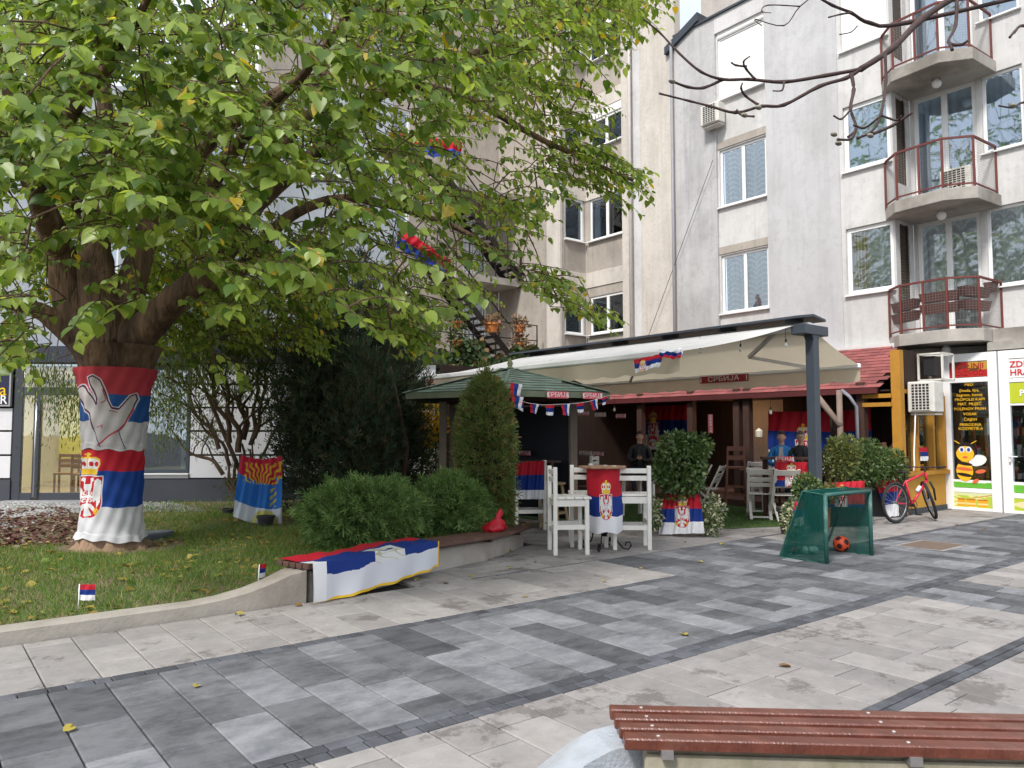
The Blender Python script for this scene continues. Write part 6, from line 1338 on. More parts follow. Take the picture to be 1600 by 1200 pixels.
# flags on the stair landing
def bigflag(cs, dep, label, em=True):
    P = [PD(x, y, dep) for x, y in cs]; tag(cloth('landing_flag', sheet(*P, .08, 3), 90, 50, (lambda u, v: np.where((v < .52)[:, None], np.array(RED)*1.1, np.array([.02, .06, .4])))), label, 'flag')
bigflag([(625, 352), (706, 408), (690, 430), (618, 385)], 19., 'long red and blue flag slung along the stair below the landing, seen through leaves')
bigflag([(605, 205), (722, 222), (720, 248), (608, 238)], 19., 'red and blue flag high up on the staircase, mostly hidden by leaves')
# pennant string on the pavilion
pn = thing('pennant_string', 'string of small tricolour pennants sagging below the pavilion eave', 'bunting', onedge(860)); pts = [(797, 622), (822, 630), (845, 633), (870, 632), (893, 631), (915, 628), (935, 622), (949, 618)]
W3 = [onedge(min(max(px, 786), 950)) for px, _ in pts]; W3 = [Vector((w.x, w.y, EYE-(py-675)/F0*w.dot(FWD)))+en*.06 for w, (_, py) in zip(W3, pts)]
mb = MB(); mb.tube(W3, .003, 4); mb.build('string', white_pvc, pn)
for k in range(len(W3)-1):
    a = W3[k].lerp(W3[k+1], .15); b = W3[k].lerp(W3[k+1], .72); hgt = .17*random.uniform(.75, 1.1); tw = en*random.uniform(-.05, .05)+ed*random.uniform(-.04, .04)
    cloth('pennant', sheet(a, b, b-UP*hgt+tw, a-UP*hgt*.9+tw+ed*.04, .012, 1), 16, 16, (lambda s: (lambda u, v: flagcol(v, (u if s else v))))(k % 2), pn)
for px, py, lb in ((803, 608, 'small tricolour flag pinned on the green roof edge at the left end of the pennants'), (805, 628, 'small tricolour flag hanging just under the roof edge at the left end of the pennants')):
    w = onedge(px)+en*.07; w.z = EYE-(py-675)/F0*w.dot(FWD); tag(cloth('eave_flag', sheet(w+UP*.09-ed*.08, w+UP*.07+ed*.1, w-UP*.1+ed*.07, w-UP*.08-ed*.11, .012, 1), 18, 18, lambda u, v: flagcol(v, u)), lb, 'flag')
# scattered single leaves on the paving
FL_ = leafgrid(.1, .08, .3); lm = [leafmat('yellow_green_fallen', (.4, .3, .05), (.3, .26, .06), None, .1, .6), leafmat('brown_fallen', (.16, .08, .03), (.25, .15, .05), None, .1, .7)]
spots = [(303, 1077, 0, 'curled yellow leaf lying on the dark pavers at lower left'), (98, 1147, 0, 'small yellow leaf on the dark pavers nearest the lower left corner'), (318, 961, 0, 'yellow green leaf at the foot of the kerb, left of its twin'), (382, 962, 0, 'yellow leaf by the kerb foot below the second hand flag'), (460, 948, 1, 'brown leaf in the angle where kerb and bench wall meet'), (840, 879, 0, 'yellow leaf on the beige pavers in front of the nearest bar chair'),
 (802, 888, 0, 'yellow leaf between the bench wall and the nearest bar chair'), (1096, 880, 0, 'yellow leaf on dark pavers in front of the flag draped pot'), (820, 932, 0, 'yellow leaf on the beige strip below the bench end'), (946, 909, 0, 'yellow leaf on beige pavers below the flag wrapped table'), (1004, 890, 0, 'yellow leaf just right of the flag wrapped table foot'), (1072, 995, 0, 'yellow leaf in the middle of the dark paving band'), (790, 870, 1, 'reddish brown leaf against the bench wall near its right end'),
 (1216, 1042, 1, 'dark curled leaf on the beige paving above the foreground bench'), (694, 878, 1, 'red brown leaf at the wall right of the flag fringe'), (803, 862, 0, 'yellow leaf touching the right end of the bench wall'), (1130, 850, 0, 'yellow leaf between the draped pot and the goal'), (655, 905, 0, 'yellow leaf under the lower fringe of the bench flag'), (1490, 822, 1, 'brown leaf before the canister at the shop frame'), (1535, 828, 1, 'brown leaf in front of the bee window'),
 (1066, 848, 0, 'yellow leaf just below the hem of the draped pot flag'), (735, 900, 0, 'yellow leaf on the beige strip below the plastic bag'), (700, 913, 1, 'brown leaf on the beige strip right of the bench flag')]
mes = []
for m in lm:
    me = bpy.data.meshes.new('fallen_leaf'); me.from_pydata([tuple(v) for v in FL_[0]], [], [tuple(int(i) for i in f) for f in FL_[1]]); me.materials.append(m); mes.append(me)
for px, py, k, lb in spots:
    o = link('fallen_leaf', mes[k]); p = G(px, py); o.location = (p.x, p.y, .014); o.rotation_euler = (random.uniform(-.3, .3), random.uniform(-.3, .3), random.uniform(0, 6.28)); s_ = random.uniform(.6, .95); o.scale = (s_,)*3; tag(o, lb, 'fallen leaf', 'fallen leaves scattered on the paving')
# ============================================================ VEGETATION
bark = M('mulberry_bark', (.17, .105, .065), .9, .5, 9, 1., stretch=(1, 1, .16), col2=(.06, .036, .023), c2=(.42, .6), bscale=2.2, bdist=.06)
bark_pale = M('root_flare_bark', (.26, .17, .11), .9, .25, 9, .9, stretch=(1, 1, .3), bscale=3, bdist=.03)
def lump(D, seed, f=3.1):
    r = random.Random(seed); s = np.zeros(len(D))
    for k in range(5):
        w = np.array([r.uniform(-1, 1) for _ in range(3)])*f*(1+.5*k); s += np.sin(D @ w+r.uniform(0, 6.28))/(1+.5*k)
    return s/2.2
FROND = (np.array([(0, 0, 0), (.5, .22, .05), (1, .06, -.08), (1, -.06, -.08), (.5, -.22, .05), (.25, .0, .02)]), np.array([(0, 1, 5, 4), (1, 2, 3, 4)]))
FROND3 = (np.array([(0, -.04, 0), (0, .04, 0), (1, .05, 0), (1, -.05, 0), (.2, 0, 0), (.3, 0, 0), (.85, .4, -.05), (.75, .45, -.05), (.2, 0, .01), (.3, 0, .01), (.85, -.4, -.05), (.75, -.45, -.05)], float), np.array([(0, 1, 2, 3), (4, 5, 6, 7), (9, 8, 11, 10)]))
OVAL = (np.array([(0, 0, 0), (.5, .28, .06), (1, 0, -.06), (.5, -.28, .06)]), np.array([(0, 1, 2, 3)]))
NEEDLE = (np.array([(0, -.05, 0), (0, .05, 0), (1, .02, 0), (1, -.02, 0)]), np.array([(0, 1, 2, 3)]))
def foliage(name, c, rad, n, size, mat, parent, shape=FROND, seed=1, amp=.16, depth=.35, up=.3, spread=.6, shapef=None, zmin=None, droop=0., nf=3.1):
    D = RNG.normal(size=(n, 3)); D /= np.linalg.norm(D, axis=1, keepdims=True)
    L_ = 1+amp*lump(D, seed, nf); r = L_*(1-depth*RNG.random(n)**1.6); P = D*r[:, None]
    if shapef is not None: P = shapef(P)
    P = P*np.array(rad)+np.array(c)
    if zmin is not None: k = P[:, 2] > zmin; P = P[k]; D = D[k]
    n = len(P); X_ = D+RNG.normal(0, spread, (n, 3)); X_[:, 2] += up-droop; N_ = D*.6+RNG.normal(0, .6, (n, 3)); N_[:, 2] += .4
    V, F = place_leaves(P, X_, N_, RNG.uniform(size*.6, size*1.3, n), *shape)
    o = stuffmesh(name, V, F, mat, parent); o['kind'] = 'stuff'; return o
def core(name, c, rad, mat, parent, seed=1, amp=.16, shapef=None, s=.78, nf=3.1):
    mb = MB(); seg, rg = 28, 18; D = []
    for i in range(rg+1):
        for k in range(seg): th = math.pi*i/rg; ph = 6.2832*k/seg; D.append((math.sin(th)*math.cos(ph), math.sin(th)*math.sin(ph), math.cos(th)))
    D = np.array(D); P = D*(s*(1+amp*lump(D, seed, nf)))[:, None]
    if shapef is not None: P = shapef(P)
    P = P*np.array(rad)+np.array(c); fs = [(i*seg+k, (i+1)*seg+k, (i+1)*seg+(k+1) % seg, i*seg+(k+1) % seg) for i in range(rg) for k in range(seg)]
    mb.add([tuple(p) for p in P], fs); return mb.build(name, mat, parent)
dark_core_mat = M('dark_core_fill', (.016, .018, .01), .95, .4, 14, .6)  # solid dark filling against see-through, shade inside the foliage put into its colour
# the two round green shrubs by the bench
con = leafmat('conifer_spray', (.06, .13, .035), (.19, .3, .09), (.26, .32, .11), .3, .7, .1, patch=5)
for px, py, d_, rx, rz_, n, lb, sd_ in ((568, 784, 9.8, .74, .4, 24000, 'bright green feathery conifer shrub behind the flag covered end of the bench', 3), (706, 780, 10.4, .52, .38, 15000, 'rounded green conifer shrub beside the clipped thuja, behind the plastic bag', 8)):
    q = PD(px, py, d_); t = thing('conifer_shrub', lb, 'shrub', (q.x, q.y, .2), 'green conifer shrubs behind the bench'); c = (q.x, q.y, .55 if sd_ == 3 else .6)
    core('dark_core', c, (rx, rx, rz_), dark_core_mat, t, sd_, s=.76); foliage('foliage', c, (rx, rx, rz_), int(n*.62), .085, con, t, FROND3, sd_, .14, .22, -.1, .5, nf=4); foliage('foliage', c, (rx*1.02, rx*1.02, rz_*1.03), int(n*.3), .1, con, t, FROND3, sd_+40, .24, .2, -.25, .4, nf=13)
# thuja column
th_l = leafmat('thuja_spray', (.07, .11, .028), (.16, .22, .06), (.22, .13, .055), .25, .7, .15, patch=5)
q = PD(758, 700, 10.75); t = thing('thuja', 'clipped conical thuja with brownish tips standing before the green roofed pavilion', 'shrub', (q.x, q.y, .1))
def cone_(P): z = P[:, 2:3]; w = np.where(z > .0, 1-.55*np.clip(z, 0, 1)**1.5, 1-.1*np.clip(-z, 0, 1)); return np.concatenate([P[:, :2]*w, z], 1)
def cyl_(P): rr = np.linalg.norm(P[:, :2], axis=1, keepdims=True); z = P[:, 2:3]; s_ = 1/np.sqrt(np.clip(1-.8*z*z, .3, 1)); w = np.clip(1-.6*np.clip(z, 0, 1)**3., .2, 1); return np.concatenate([P[:, :2]*s_*w, z], 1)
c = (q.x, q.y, 1.22); core('dark_core', c, (.31, .31, 1.15), dark_core_mat, t, 5, .08, cyl_, .84); foliage('foliage', c, (.36, .36, 1.16), 9500, .095, th_l, t, FROND3, 5, .16, .25, .2, .5, cyl_, .1, nf=7); foliage('foliage', c, (.37, .37, 1.17), 2500, .12, th_l, t, FROND3, 6, .22, .2, .1, .4, cyl_, .1, nf=12)
# dark juniper group
jm = leafmat('juniper_spray', (.018, .036, .02), (.055, .09, .042), (.1, .065, .035), .15, .8, .14, patch=1.8); jb = M('juniper_bark', (.07, .045, .03), .9, .3, 9, .6)
t = thing('juniper', 'tall dark green juniper with feathery upright branches behind the bright shrubs', 'tree', G(530, 812, .15))
for i, (px, top, d_, r_, n) in enumerate([(478, 500, 12.6, .62, 9000), (530, 415, 13.3, .85, 15000), (590, 440, 13.8, .8, 13000), (560, 560, 12.4, .62, 8000), (632, 520, 14.2, .45, 5000)]):
    q = PD(px, 700, d_); zt = EYE+(675-top)/F0*d_; c = (q.x, q.y, (zt+.1)/2)
    foliage('foliage', c, (r_*.9, r_*.9, zt/2), int(n*.62), .14, jm, t, FROND3, 20+i, .5, .85, 1.2, .5, cyl_, .12, nf=8)
for k in range(5): q = G(470+k*38, 812-(k % 2)*12, .12); mb = MB(); mb.tube([q, q+Vector((.1, -.1, 1.2)), q+Vector((random.uniform(-.2, .2), 0, 2.6))], [.06, .045, .02], 7); mb.build('trunk', jb, t)
# ivy wall and hanging pots
iv = leafmat('ivy_leaf', (.03, .06, .018), (.085, .13, .04), (.22, .13, .05), .15, .55, .1, patch=1.2)
n = 15000; x = RNG.uniform(9.9, 15.9, n); z = RNG.uniform(1.6, 4.55, n); keep = z < 4.15+.25*np.sin(x*3)+.12*np.sin(x*9); x, z = x[keep], z[keep]; n = len(x); P = np.stack([x, 18.66-RNG.random(n)*.3*(1+.5*np.sin(x*4+z*3)), z], 1)
X_ = RNG.normal(0, .5, (n, 3)); X_[:, 2] -= .8; N_ = RNG.normal(0, .4, (n, 3)); N_[:, 1] -= 1; V, F = place_leaves(P, X_, N_, RNG.uniform(.09, .17, n), *leafgrid(1, 1)); o = stuffmesh('ivy', V, F, iv); tag(o, 'thick ivy hanging over the terrace wall below the steel stairs', 'ivy', kind='stuff')
orp = M('orange_plastic_pot', (.6, .2, .05), .5, .08, 6, .05); wilt = leafmat('wilted_plant', (.16, .1, .05), (.2, .16, .06), (.4, .2, .2), .2, .7, .15)
for i, (px, py, k, sz, m, lb) in enumerate([(715, 508, 0, .2, orp, 'orange pot with trailing plant on the upper rail, second from left'), (769, 512, 1, .28, orp, 'orange pot with pinkish wilted plant on the upper rail, below the grid door'), (812, 514, 1, .2, orp, 'orange pot on the upper rail at its right end'), (812, 541, 1, .2, orp, 'orange pot hanging below the right end of the rail'), (714, 537, 0, .2, orp, 'orange pot hanging low over the ivy, left of the middle'), (672, 531, 2, .38, M('yellow_trough', (.55, .4, .15), .5, .08, 6, .05), 'yellow flower trough hanging on the ivy wall at left'), (630, 535, 0, .22, orp, 'orange pot at the far left end of the ivy wall')]):
    q = PY(px, py, 18.5); t = thing('hanging_pot', lb, 'flower pot', q, 'hanging pots on the terrace rail'); mb = MB()
    if k == 2: mb.box((q.x, q.y, q.z), (.55, .2, .2))
    else: mb.lathe([(sz*.55, -sz*.5), (sz*.75, sz*.3), (sz*.85, sz*.3), (sz*.85, sz*.5), (.001, sz*.45)], q, 14)
    mb.build('pot', m, t); foliage('plant', (q.x, q.y, q.z+.14), (.32, .2, .3), 260, .12, wilt if k == 1 else iv, t, OVAL, 30+i, .3, .8, 0, .8)
# yellow leaved bush behind the pavilion
yb = leafmat('yellow_bush_leaf', (.45, .26, .02), (.55, .4, .04), (.12, .15, .03), .35, .6, .15); q = PD(658, 660, 15.2); t = thing('yellow_bush', 'yellow leaved autumn bush glowing behind the juniper, left of the pavilion', 'shrub', (q.x, q.y, 0)); foliage('foliage', (q.x, q.y, 1.7), (.5, .5, .5), 2200, .09, yb, t, OVAL, 44, .2, .8); foliage('foliage', (q.x-.1, q.y, .9), (.75, .75, .9), 3500, .08, iv, t, OVAL, 45, .2, .7)
mb = MB(); mb.tube([(q.x, q.y, 0), (q.x+.05, q.y, 1.6)], .03, 6); mb.build('stem', jb, t)
# leafy bush in the flag draped pot
lf = leafmat('glossy_privet_leaf', (.04, .08, .02), (.1, .16, .045), (.22, .26, .1), .25, .4, .1, spec=.5, patch=2.5)
q = PD(1065, 760, 11.95); t = thing('leafy_bush', 'dense green leafy bush growing from the flag draped pot before the terrace', 'shrub', (q.x, q.y, .45))
for dx, dz, rx, rz_, n, s_ in ((.0, 1.24, .36, .34, 2200, 50), (.02, .87, .35, .3, 1900, 51), (-.26, .95, .27, .15, 600, 52), (.2, 1.36, .26, .22, 800, 53)):
    cc = q+RGT*dx; foliage('foliage', (cc.x, cc.y, dz), (rx, rx, rz_), n, .075, lf, t, OVAL, s_, .25, .5, .1, .8)
cc = q; core('dark_core', (cc.x, cc.y, 1.1), (.26, .26, .48), dark_core_mat, t, 55, .15, None, .8)
mb = MB(); tp_ = PD(1056, 676, 11.9); mb.tube([(q.x, q.y, .4), (q.x, q.y, 1.3), tuple(tp_)], [.02, .012, .004], 5); mb.build('stem', jb, t)
vg = leafmat('variegated_leaf', (.06, .1, .03), (.14, .19, .07), (.5, .5, .32), .2, .5, .4, patch=3)
def trailing(px, py, d_, r, z0, z1, n, lb):
    q = PD(px, py, d_); t = thing('trailing_plant', lb, 'plant', (q.x, q.y, 0)); foliage('foliage', (q.x, q.y, (z0+z1)/2), (r, r, (z1-z0)/2), n, .055, vg, t, OVAL, int(px), .3, .6, -.3, .8); return t
trailing(1111, 808, 11.8, .17, .02, .62, 900, 'variegated ivy trailing down right beside the draped flag pot'); trailing(1022, 800, 11.8, .11, .1, .6, 400, 'variegated ivy trailing at the left side of the draped flag pot')
trailing(1240, 806, 11.4, .15, .02, .6, 900, 'variegated ivy trailing over the pot left of the football goal')
# bushes behind the goal
ol = leafmat('olive_green_leaf', (.07, .1, .03), (.17, .19, .06), (.35, .33, .1), .3, .5, .1, patch=3)
for px, py, d_, rx, rz_, n, mt, lb, sd_ in ((1314, 715, 13.1, .32, .38, 2000, ol, 'light olive green bush in the red draped planter right of the grey post', 60), (1350, 724, 14.3, .38, .44, 2600, lf, 'darker green bush behind the light one, left of the bicycle', 61), (1388, 730, 14.6, .35, .36, 1800, lf, 'low dark bush above the planter behind the bicycle rear wheel', 62), (1296, 768, 12.65, .12, .14, 260, ol, 'low flowering plant spilling from the red draped planter', 63), (1260, 762, 11.9, .22, .22, 700, lf, 'small dark leafy plant at the foot of the grey post', 64)):
    q = PD(px, py, d_); t = thing('potted_bush', lb, 'shrub', (q.x, q.y, .5)); foliage('foliage', tuple(q), (rx, rx, rz_), n, .07, mt, t, OVAL, sd_, .25, .6, .35, .7); mb = MB(); mb.tube([(q.x, q.y, .4), tuple(q)], [.02, .008], 5); mb.build('stem', jb, t)
# ---- corkscrew willow in front of the cafe wall
wl = leafmat('narrow_willow_leaf', (.06, .1, .02), (.16, .22, .05), (.3, .28, .06), .4, .5, .06); wb = M('willow_bark', (.11, .07, .045), .85, .25, 8, .5)
t = thing('corkscrew_willow', 'small corkscrew willow with twisted brown branches in front of the white panelled wall', 'tree', G(378, 812, .15)); mb = MB(); tips = []
def twist(p, d, L_, r, lvl):
    n = max(4, int(L_/.14)); pts = [p]; rr = [r]; d = d.normalized(); c = p
    for i in range(n):
        w = Vector((math.sin(i*1.3+c.x*3), math.sin(i*1.1+c.y*4+1), math.sin(i*.9+2)))*.33; c = c+(d+w+Vector((0, 0, .05))).normalized()*(L_/n); pts.append(c); rr.append(r*(1-.75*(i+1)/n))
        if lvl < 3 and i > 0 and random.random() < (.55 if lvl == 2 else .62): twist(c, d*.6+Vector((random.uniform(-1, 1), random.uniform(-.5, .5), random.uniform(-.25, .9))), L_*random.uniform(.35, .6), rr[-1]*.6, lvl+1)
        if lvl >= 2: tips.append((c, d))
    mb.tube(pts, rr, 5 if lvl else 7, cap=False)
b0 = PD(382, 808, 13.2); b0.z = .12
for (px, py), r in (((345, 570), .07), ((372, 510), .075), ((410, 540), .055), ((300, 520), .06), ((430, 500), .05), ((250, 560), .05), ((270, 690), .05), ((300, 640), .045), ((460, 610), .035)): e = PD(px, py, 13.2+random.uniform(-.6, .6)); mid = b0.lerp(e, .3)+UP*.35; twist(b0, mid-b0, (mid-b0).length, r, 3); twist(mid, e-mid, (e-mid).length*1.15, r*.8, 0)
o = mb.build('branches', wb, t, smooth=True)
T_ = tips; n = 17000; idx_ = RNG.integers(0, len(T_), n); P = np.array([tuple(T_[i][0]) for i in idx_])+RNG.normal(0, .12, (n, 3)); P[:, 2] -= RNG.random(n)*.25
X_ = RNG.normal(0, .5, (n, 3)); X_[:, 2] -= 1; N_ = RNG.normal(0, 1, (n, 3)); V, F = place_leaves(P, X_, N_, RNG.uniform(.05, .11, n), np.array([(0, 0, 0), (.5, .11, 0), (1, 0, 0), (.5, -.11, 0)]), OVAL[1]); o = stuffmesh('foliage', V, F, wl, t); o['kind'] = 'stuff'
# extra drooping willow sprays in front of the door transom
n = 3500; cx = [PD(px, py, 12.5+RNG.uniform(-.5, .8)) for px, py in [(95, 600), (70, 570), (110, 640), (125, 600), (250, 620), (260, 660), (80, 590), (300, 560), (240, 580), (330, 540)]]; P = np.array([tuple(cx[i]) for i in RNG.integers(0, len(cx), n)])+RNG.normal(0, .2, (n, 3)); P[:, 2] -= RNG.random(n)*.3
X_ = RNG.normal(0, .3, (n, 3)); X_[:, 2] -= 1; V, F = place_leaves(P, X_, RNG.normal(0, 1, (n, 3)), RNG.uniform(.05, .11, n), np.array([(0, 0, 0), (.5, .11, 0), (1, 0, 0), (.5, -.11, 0)]), OVAL[1]); o = stuffmesh('foliage', V, F, wl, t); o['kind'] = 'stuff'
mb = MB()
for q in cx: mb.tube([q+UP*.9+FWD*.2, q+UP*.3+Vector((.05, 0, 0)), q-UP*.3], [.012, .008, .003], 4)
mb.tube([b0+UP*.6, PD(300, 560, 13), PD(200, 520, 13), PD(90, 560, 12.6)], [.04, .03, .02, .01], 6); mb.build('branches', wb, t)

# ---- the big mulberry
TC = PD(178, 700, 9.8); TC = Vector((TC.x, TC.y, 0))
tree = thing('mulberry_tree', 'large spreading mulberry tree with broad yellow green leaves, its trunk wrapped in flags', 'tree', TC)
def zpx(y, d=9.8): return EYE+(675-y)/F0*d
prof = [(-.05, .6), (.1, .48), (.2, .37), (.35, .325), (.6, .305), (1., .3), (1.4, .31), (1.9, .34), (2.2, .375), (2.45, .44), (2.7, .55)]
mb = MB(); seg = 40; vs = []; fs = []
for i, (z, r) in enumerate(prof):
    for k in range(seg):
        a = 6.2832*k/seg; rr = r*(1+(.07*math.sin(a*7+1)+.05*math.sin(a*13+z*2))*(1.5 if z < .3 else .5)); vs.append((TC.x+rr*math.cos(a), TC.y+rr*math.sin(a), z))
for i in range(len(prof)-1):
    for k in range(seg): fs.append((i*seg+k, i*seg+(k+1) % seg, (i+1)*seg+(k+1) % seg, (i+1)*seg+k))
mb.add(vs, fs, 0); mb.m = [1 if f[0] < 4*seg else 0 for f in fs]; mb.build('trunk', [bark, bark_pale], tree, smooth=True)
limbs = [([(165, 545), (120, 480), (95, 400), (70, 330), (35, 240), (10, 120), (-20, -40)], [9.8, 9.8, 9.7, 9.5, 9.2, 9, 8.6], .3),
 ([(175, 540), (152, 440), (150, 350), (165, 240), (160, 110), (140, -60)], [9.8, 9.7, 9.9, 10.2, 10.4, 10.6], .3),
 ([(185, 545), (205, 450), (235, 350), (268, 240), (290, 140), (310, -20)], [9.8, 9.9, 10.2, 10.6, 11, 11.3], .24),
 ([(200, 545), (245, 495), (290, 455), (350, 395), (400, 320), (430, 240), (500, 160), (570, 60)], [9.8, 9.6, 9.4, 9.3, 9.3, 9.2, 9.2, 9.], .24),
 ([(290, 455), (370, 425), (450, 340), (540, 310), (640, 330), (740, 370), (820, 430)], [9.4, 9.5, 9.8, 10.1, 10.4, 10.6, 10.7], .11),
 ([(140, 550), (70, 490), (0, 470), (-110, 440)], [9.8, 9.6, 9.3, 9.], .17),
 ([(235, 350), (330, 220), (470, 130), (640, 105), (800, 70), (960, 40)], [10.2, 10, 9.8, 9.7, 9.6, 9.6], .12),
 ([(400, 320), (520, 215), (610, 140), (720, 150), (850, 220), (990, 282)], [9.3, 9.2, 9, 9, 9, 9], .1),
 ([(95, 400), (60, 300), (110, 180), (180, 90), (240, -20)], [9.7, 8.6, 7.4, 6.6, 6.2], .13),
 ([(350, 395), (330, 300), (400, 190), (480, 110), (560, 0)], [9.3, 8.2, 7.2, 6.6, 6.2], .1),
 ([(150, 350), (60, 250), (-60, 160), (-200, 100)], [9.9, 8.8, 7.6, 7], .12),
 ([(165, 240), (260, 120), (400, 10), (520, -120)], [10.2, 11.2, 12, 12.6], .12)]
LP = []; k_ = 0
for pts, dep, r in limbs:
    W3 = [PD(p[0], p[1], d) for p, d in zip(pts, dep)]; out = []
    for i in range(len(W3)-1):
        a = W3[max(i-1, 0)]; b, c = W3[i], W3[i+1]; d = W3[min(i+2, len(W3)-1)]
        for s_ in range(6): u = s_/6; out.append(.5*((2*b)+(c-a)*u+(2*a-5*b+4*c-d)*u*u+(3*b-a-3*c+d)*u**3))
    out.append(W3[-1]); n = len(out); rad = [r*(1-.88*(i/(n-1))**.8)+.008 for i in range(n)]; mb = MB(); mb.tube(out, rad, 10, jit=.05); mb.build('limb', bark, tree, smooth=True)
    LP += [(p, rad[i]) for i, p in enumerate(out) if i > 4]
LPa = np.array([tuple(p) for p, _ in LP])
# leafy sprays fill the volume of the crown
SIL = [(-700, -900), (1300, -900), (1060, -300), (1020, -20), (985, 40), (960, 110), (925, 200), (1025, 285), (960, 310), (905, 285), (830, 330), (850, 400), (965, 490), (935, 500), (880, 470), (850, 440), (790, 440), (700, 470), (660, 540), (640, 555), (600, 500), (540, 470), (440, 450), (375, 500), (320, 475), (290, 450), (240, 440), (215, 480), (150, 520), (95, 560), (-60, 570), (-700, 560)]
def in_sil(px, py):
    r = False; n = len(SIL)
    for i in range(n):
        (x1, y1), (x2, y2) = SIL[i], SIL[(i+1) % n]
        if (y1 > py) != (y2 > py) and px < (x2-x1)*(py-y1)/(y2-y1)+x1: r = not r
    return r
SP = []; rr_ = random.Random(5)
tries = 0
while len(SP) < 4300 and tries < 90000:
    tries += 1
    if rr_.random() < .8: px, py = rr_.uniform(-60, 1060), rr_.uniform(-60, 560)
    else: px, py = rr_.uniform(-700, 1200), rr_.uniform(-850, 0)
    if not in_sil(px, py): continue
    e = 1-((px-240)/900)**2; half = 4.6*math.sqrt(max(.05, e)); dep = 9.9+half*rr_.uniform(-1, 1)
    if py > 330 and rr_.random() < .5: dep = max(dep, 8.)
    if px > 860 and py > 120: dep = rr_.uniform(8.4, 9.8)
    if py > 260 and dep > 9.8 and 380 < px < 900 and rr_.random() < .6: continue
    if py > 290 and 40 < px < 300:
        if rr_.random() < .35: continue
        dep = rr_.uniform(10.7, 13.5) if rr_.random() < .85 else dep
        if py > 480: continue
    if 640 < px < 800 and 330 < py < 440 and rr_.random() < .6: continue
    hole = math.sin(px*.021+1.1)*math.sin(py*.027+px*.006)+.5*math.sin(px*.05+py*.043)
    thr = .38 if px > 330 else .75
    if hole > thr and rr_.random() < .8: continue
    if px > 640 and py > 160 and rr_.random() < .25: continue
    d0 = PD(px, py, dep)
    if d0.z < 1.95 and dep < 8: continue
    SP.append(d0)
for _ in range(45): SP.append(PD(rr_.uniform(60, 360), rr_.uniform(200, 375), rr_.uniform(5.6, 8)))
for _ in range(330):      # far side of the crown, hanging low behind the limbs
    SP.append(PD(rr_.uniform(225, 520), rr_.uniform(400, 540), rr_.uniform(10.6, 13)))
# hand placed drooping near sprays
for px, py, dep in [(20, 140, 4.6), (60, 190, 4.7), (90, 215, 4.8), (30, 60, 5), (210, 290, 5.2), (160, 300, 5.4), (250, 300, 5.4), (290, 330, 5.6), (330, 370, 5.8), (345, 420, 5.9), (360, 465, 6.), (430, 190, 5.4), (420, 215, 5.6), (500, 90, 5.5), (570, 70, 5.6), (120, 60, 4.9), (300, 150, 5.4), (0, 330, 5), (0, 420, 5.4), (140, 470, 6), (170, 480, 6.2), (640, 30, 6), (720, 60, 6.4), (340, 570, 8.2), (380, 575, 8.2), (360, 560, 8.2), (700, 330, 7.6), (760, 350, 7.6), (800, 400, 7.8), (740, 400, 7.8), (680, 500, 9), (655, 530, 9), (930, 285, 8.9), (960, 282, 9), (900, 250, 8.9), (930, 480, 9), (950, 487, 9), (870, 440, 9), (990, 285, 9.1)]: SP.append(PD(px, py, dep))
P, XX, NN, SS, NEAR = [], [], [], [], []; tw = MB(); cen = np.array([TC.x, TC.y, 4.2])
spa = np.array([tuple(s) for s in SP]); nodes = np.zeros((len(LPa)+3*len(SP), 3)); nodes[:len(LPa)] = LPa; ncnt = len(LPa); d0_ = np.array([np.min(np.linalg.norm(LPa-p, axis=1)) for p in spa]); SP = [SP[i] for i in np.argsort(d0_)]; NEARI = {i for i, s in enumerate(SP) if s.dot(FWD) < 6.6}
for i, s in enumerate(SP):
    sa = np.array(tuple(s)); out = sa-cen; out[2] *= .25; out /= np.linalg.norm(out)+1e-6
    d = out+RNG.normal(0, .45, 3); d[2] = RNG.uniform(-.5, .25); d /= np.linalg.norm(d); L_ = RNG.uniform(.35, .75); nlf = int(L_/.038)
    a = sa-d*L_*.5; pts = [a+d*L_*u+np.array([0, 0, -.28*L_*u*u]) for u in np.linspace(0, 1, 5)]
    tw.tube([Vector(p) for p in pts], [.007, .006, .005, .004, .002], 4, cap=False)
    dist = np.linalg.norm(nodes[:ncnt]-a, axis=1); j = int(np.argmin(dist))
    if dist[j] < 1.6: q = Vector(nodes[j]); m = q.lerp(Vector(a), .5)+Vector((0, 0, .06*dist[j])); tw.tube([q, m, Vector(a)], [.009, .008, .007], 4, cap=False)
    nodes[ncnt:ncnt+3] = [a, np.array(pts[1]), np.array(pts[2])]; ncnt += 3
    side = np.cross(d, [0, 0, 1]); side /= np.linalg.norm(side)+1e-6
    for k in range(nlf):
        u = (k+.5)/nlf; p = a+d*L_*u+np.array([0, 0, -.28*L_*u*u]); sg = 1 if k % 2 else -1
        x = side*sg*RNG.uniform(.3, .9)+d*RNG.uniform(.1, .6)+RNG.normal(0, .18, 3); x[2] -= RNG.uniform(.25, 1.1); n_ = np.array([0, 0, .75])+out*.6+side*sg*.25+RNG.normal(0, .35, 3)
        P.append(p+x/np.linalg.norm(x)*.025); XX.append(x); NN.append(n_); SS.append(RNG.uniform(.042, .105)*(1.35 if i in NEARI else 1.)*(1.0 if rr_.random() < .9 else .6))
tw.build('twigs', bark, tree, stuff=True)
P = np.array(P); XX = np.array(XX); NN = np.array(NN); SS = np.array(SS)
hv = np.array([(0, 0, 0), (-.06, .2, .03), (.1, .4, .07), (.38, .45, .09), (.68, .3, .06), (1.05, 0, -.12), (.68, -.3, .06), (.38, -.45, .09), (.1, -.4, .07), (-.06, -.2, .03), (.35, 0, -.02), (.68, 0, -.04)])
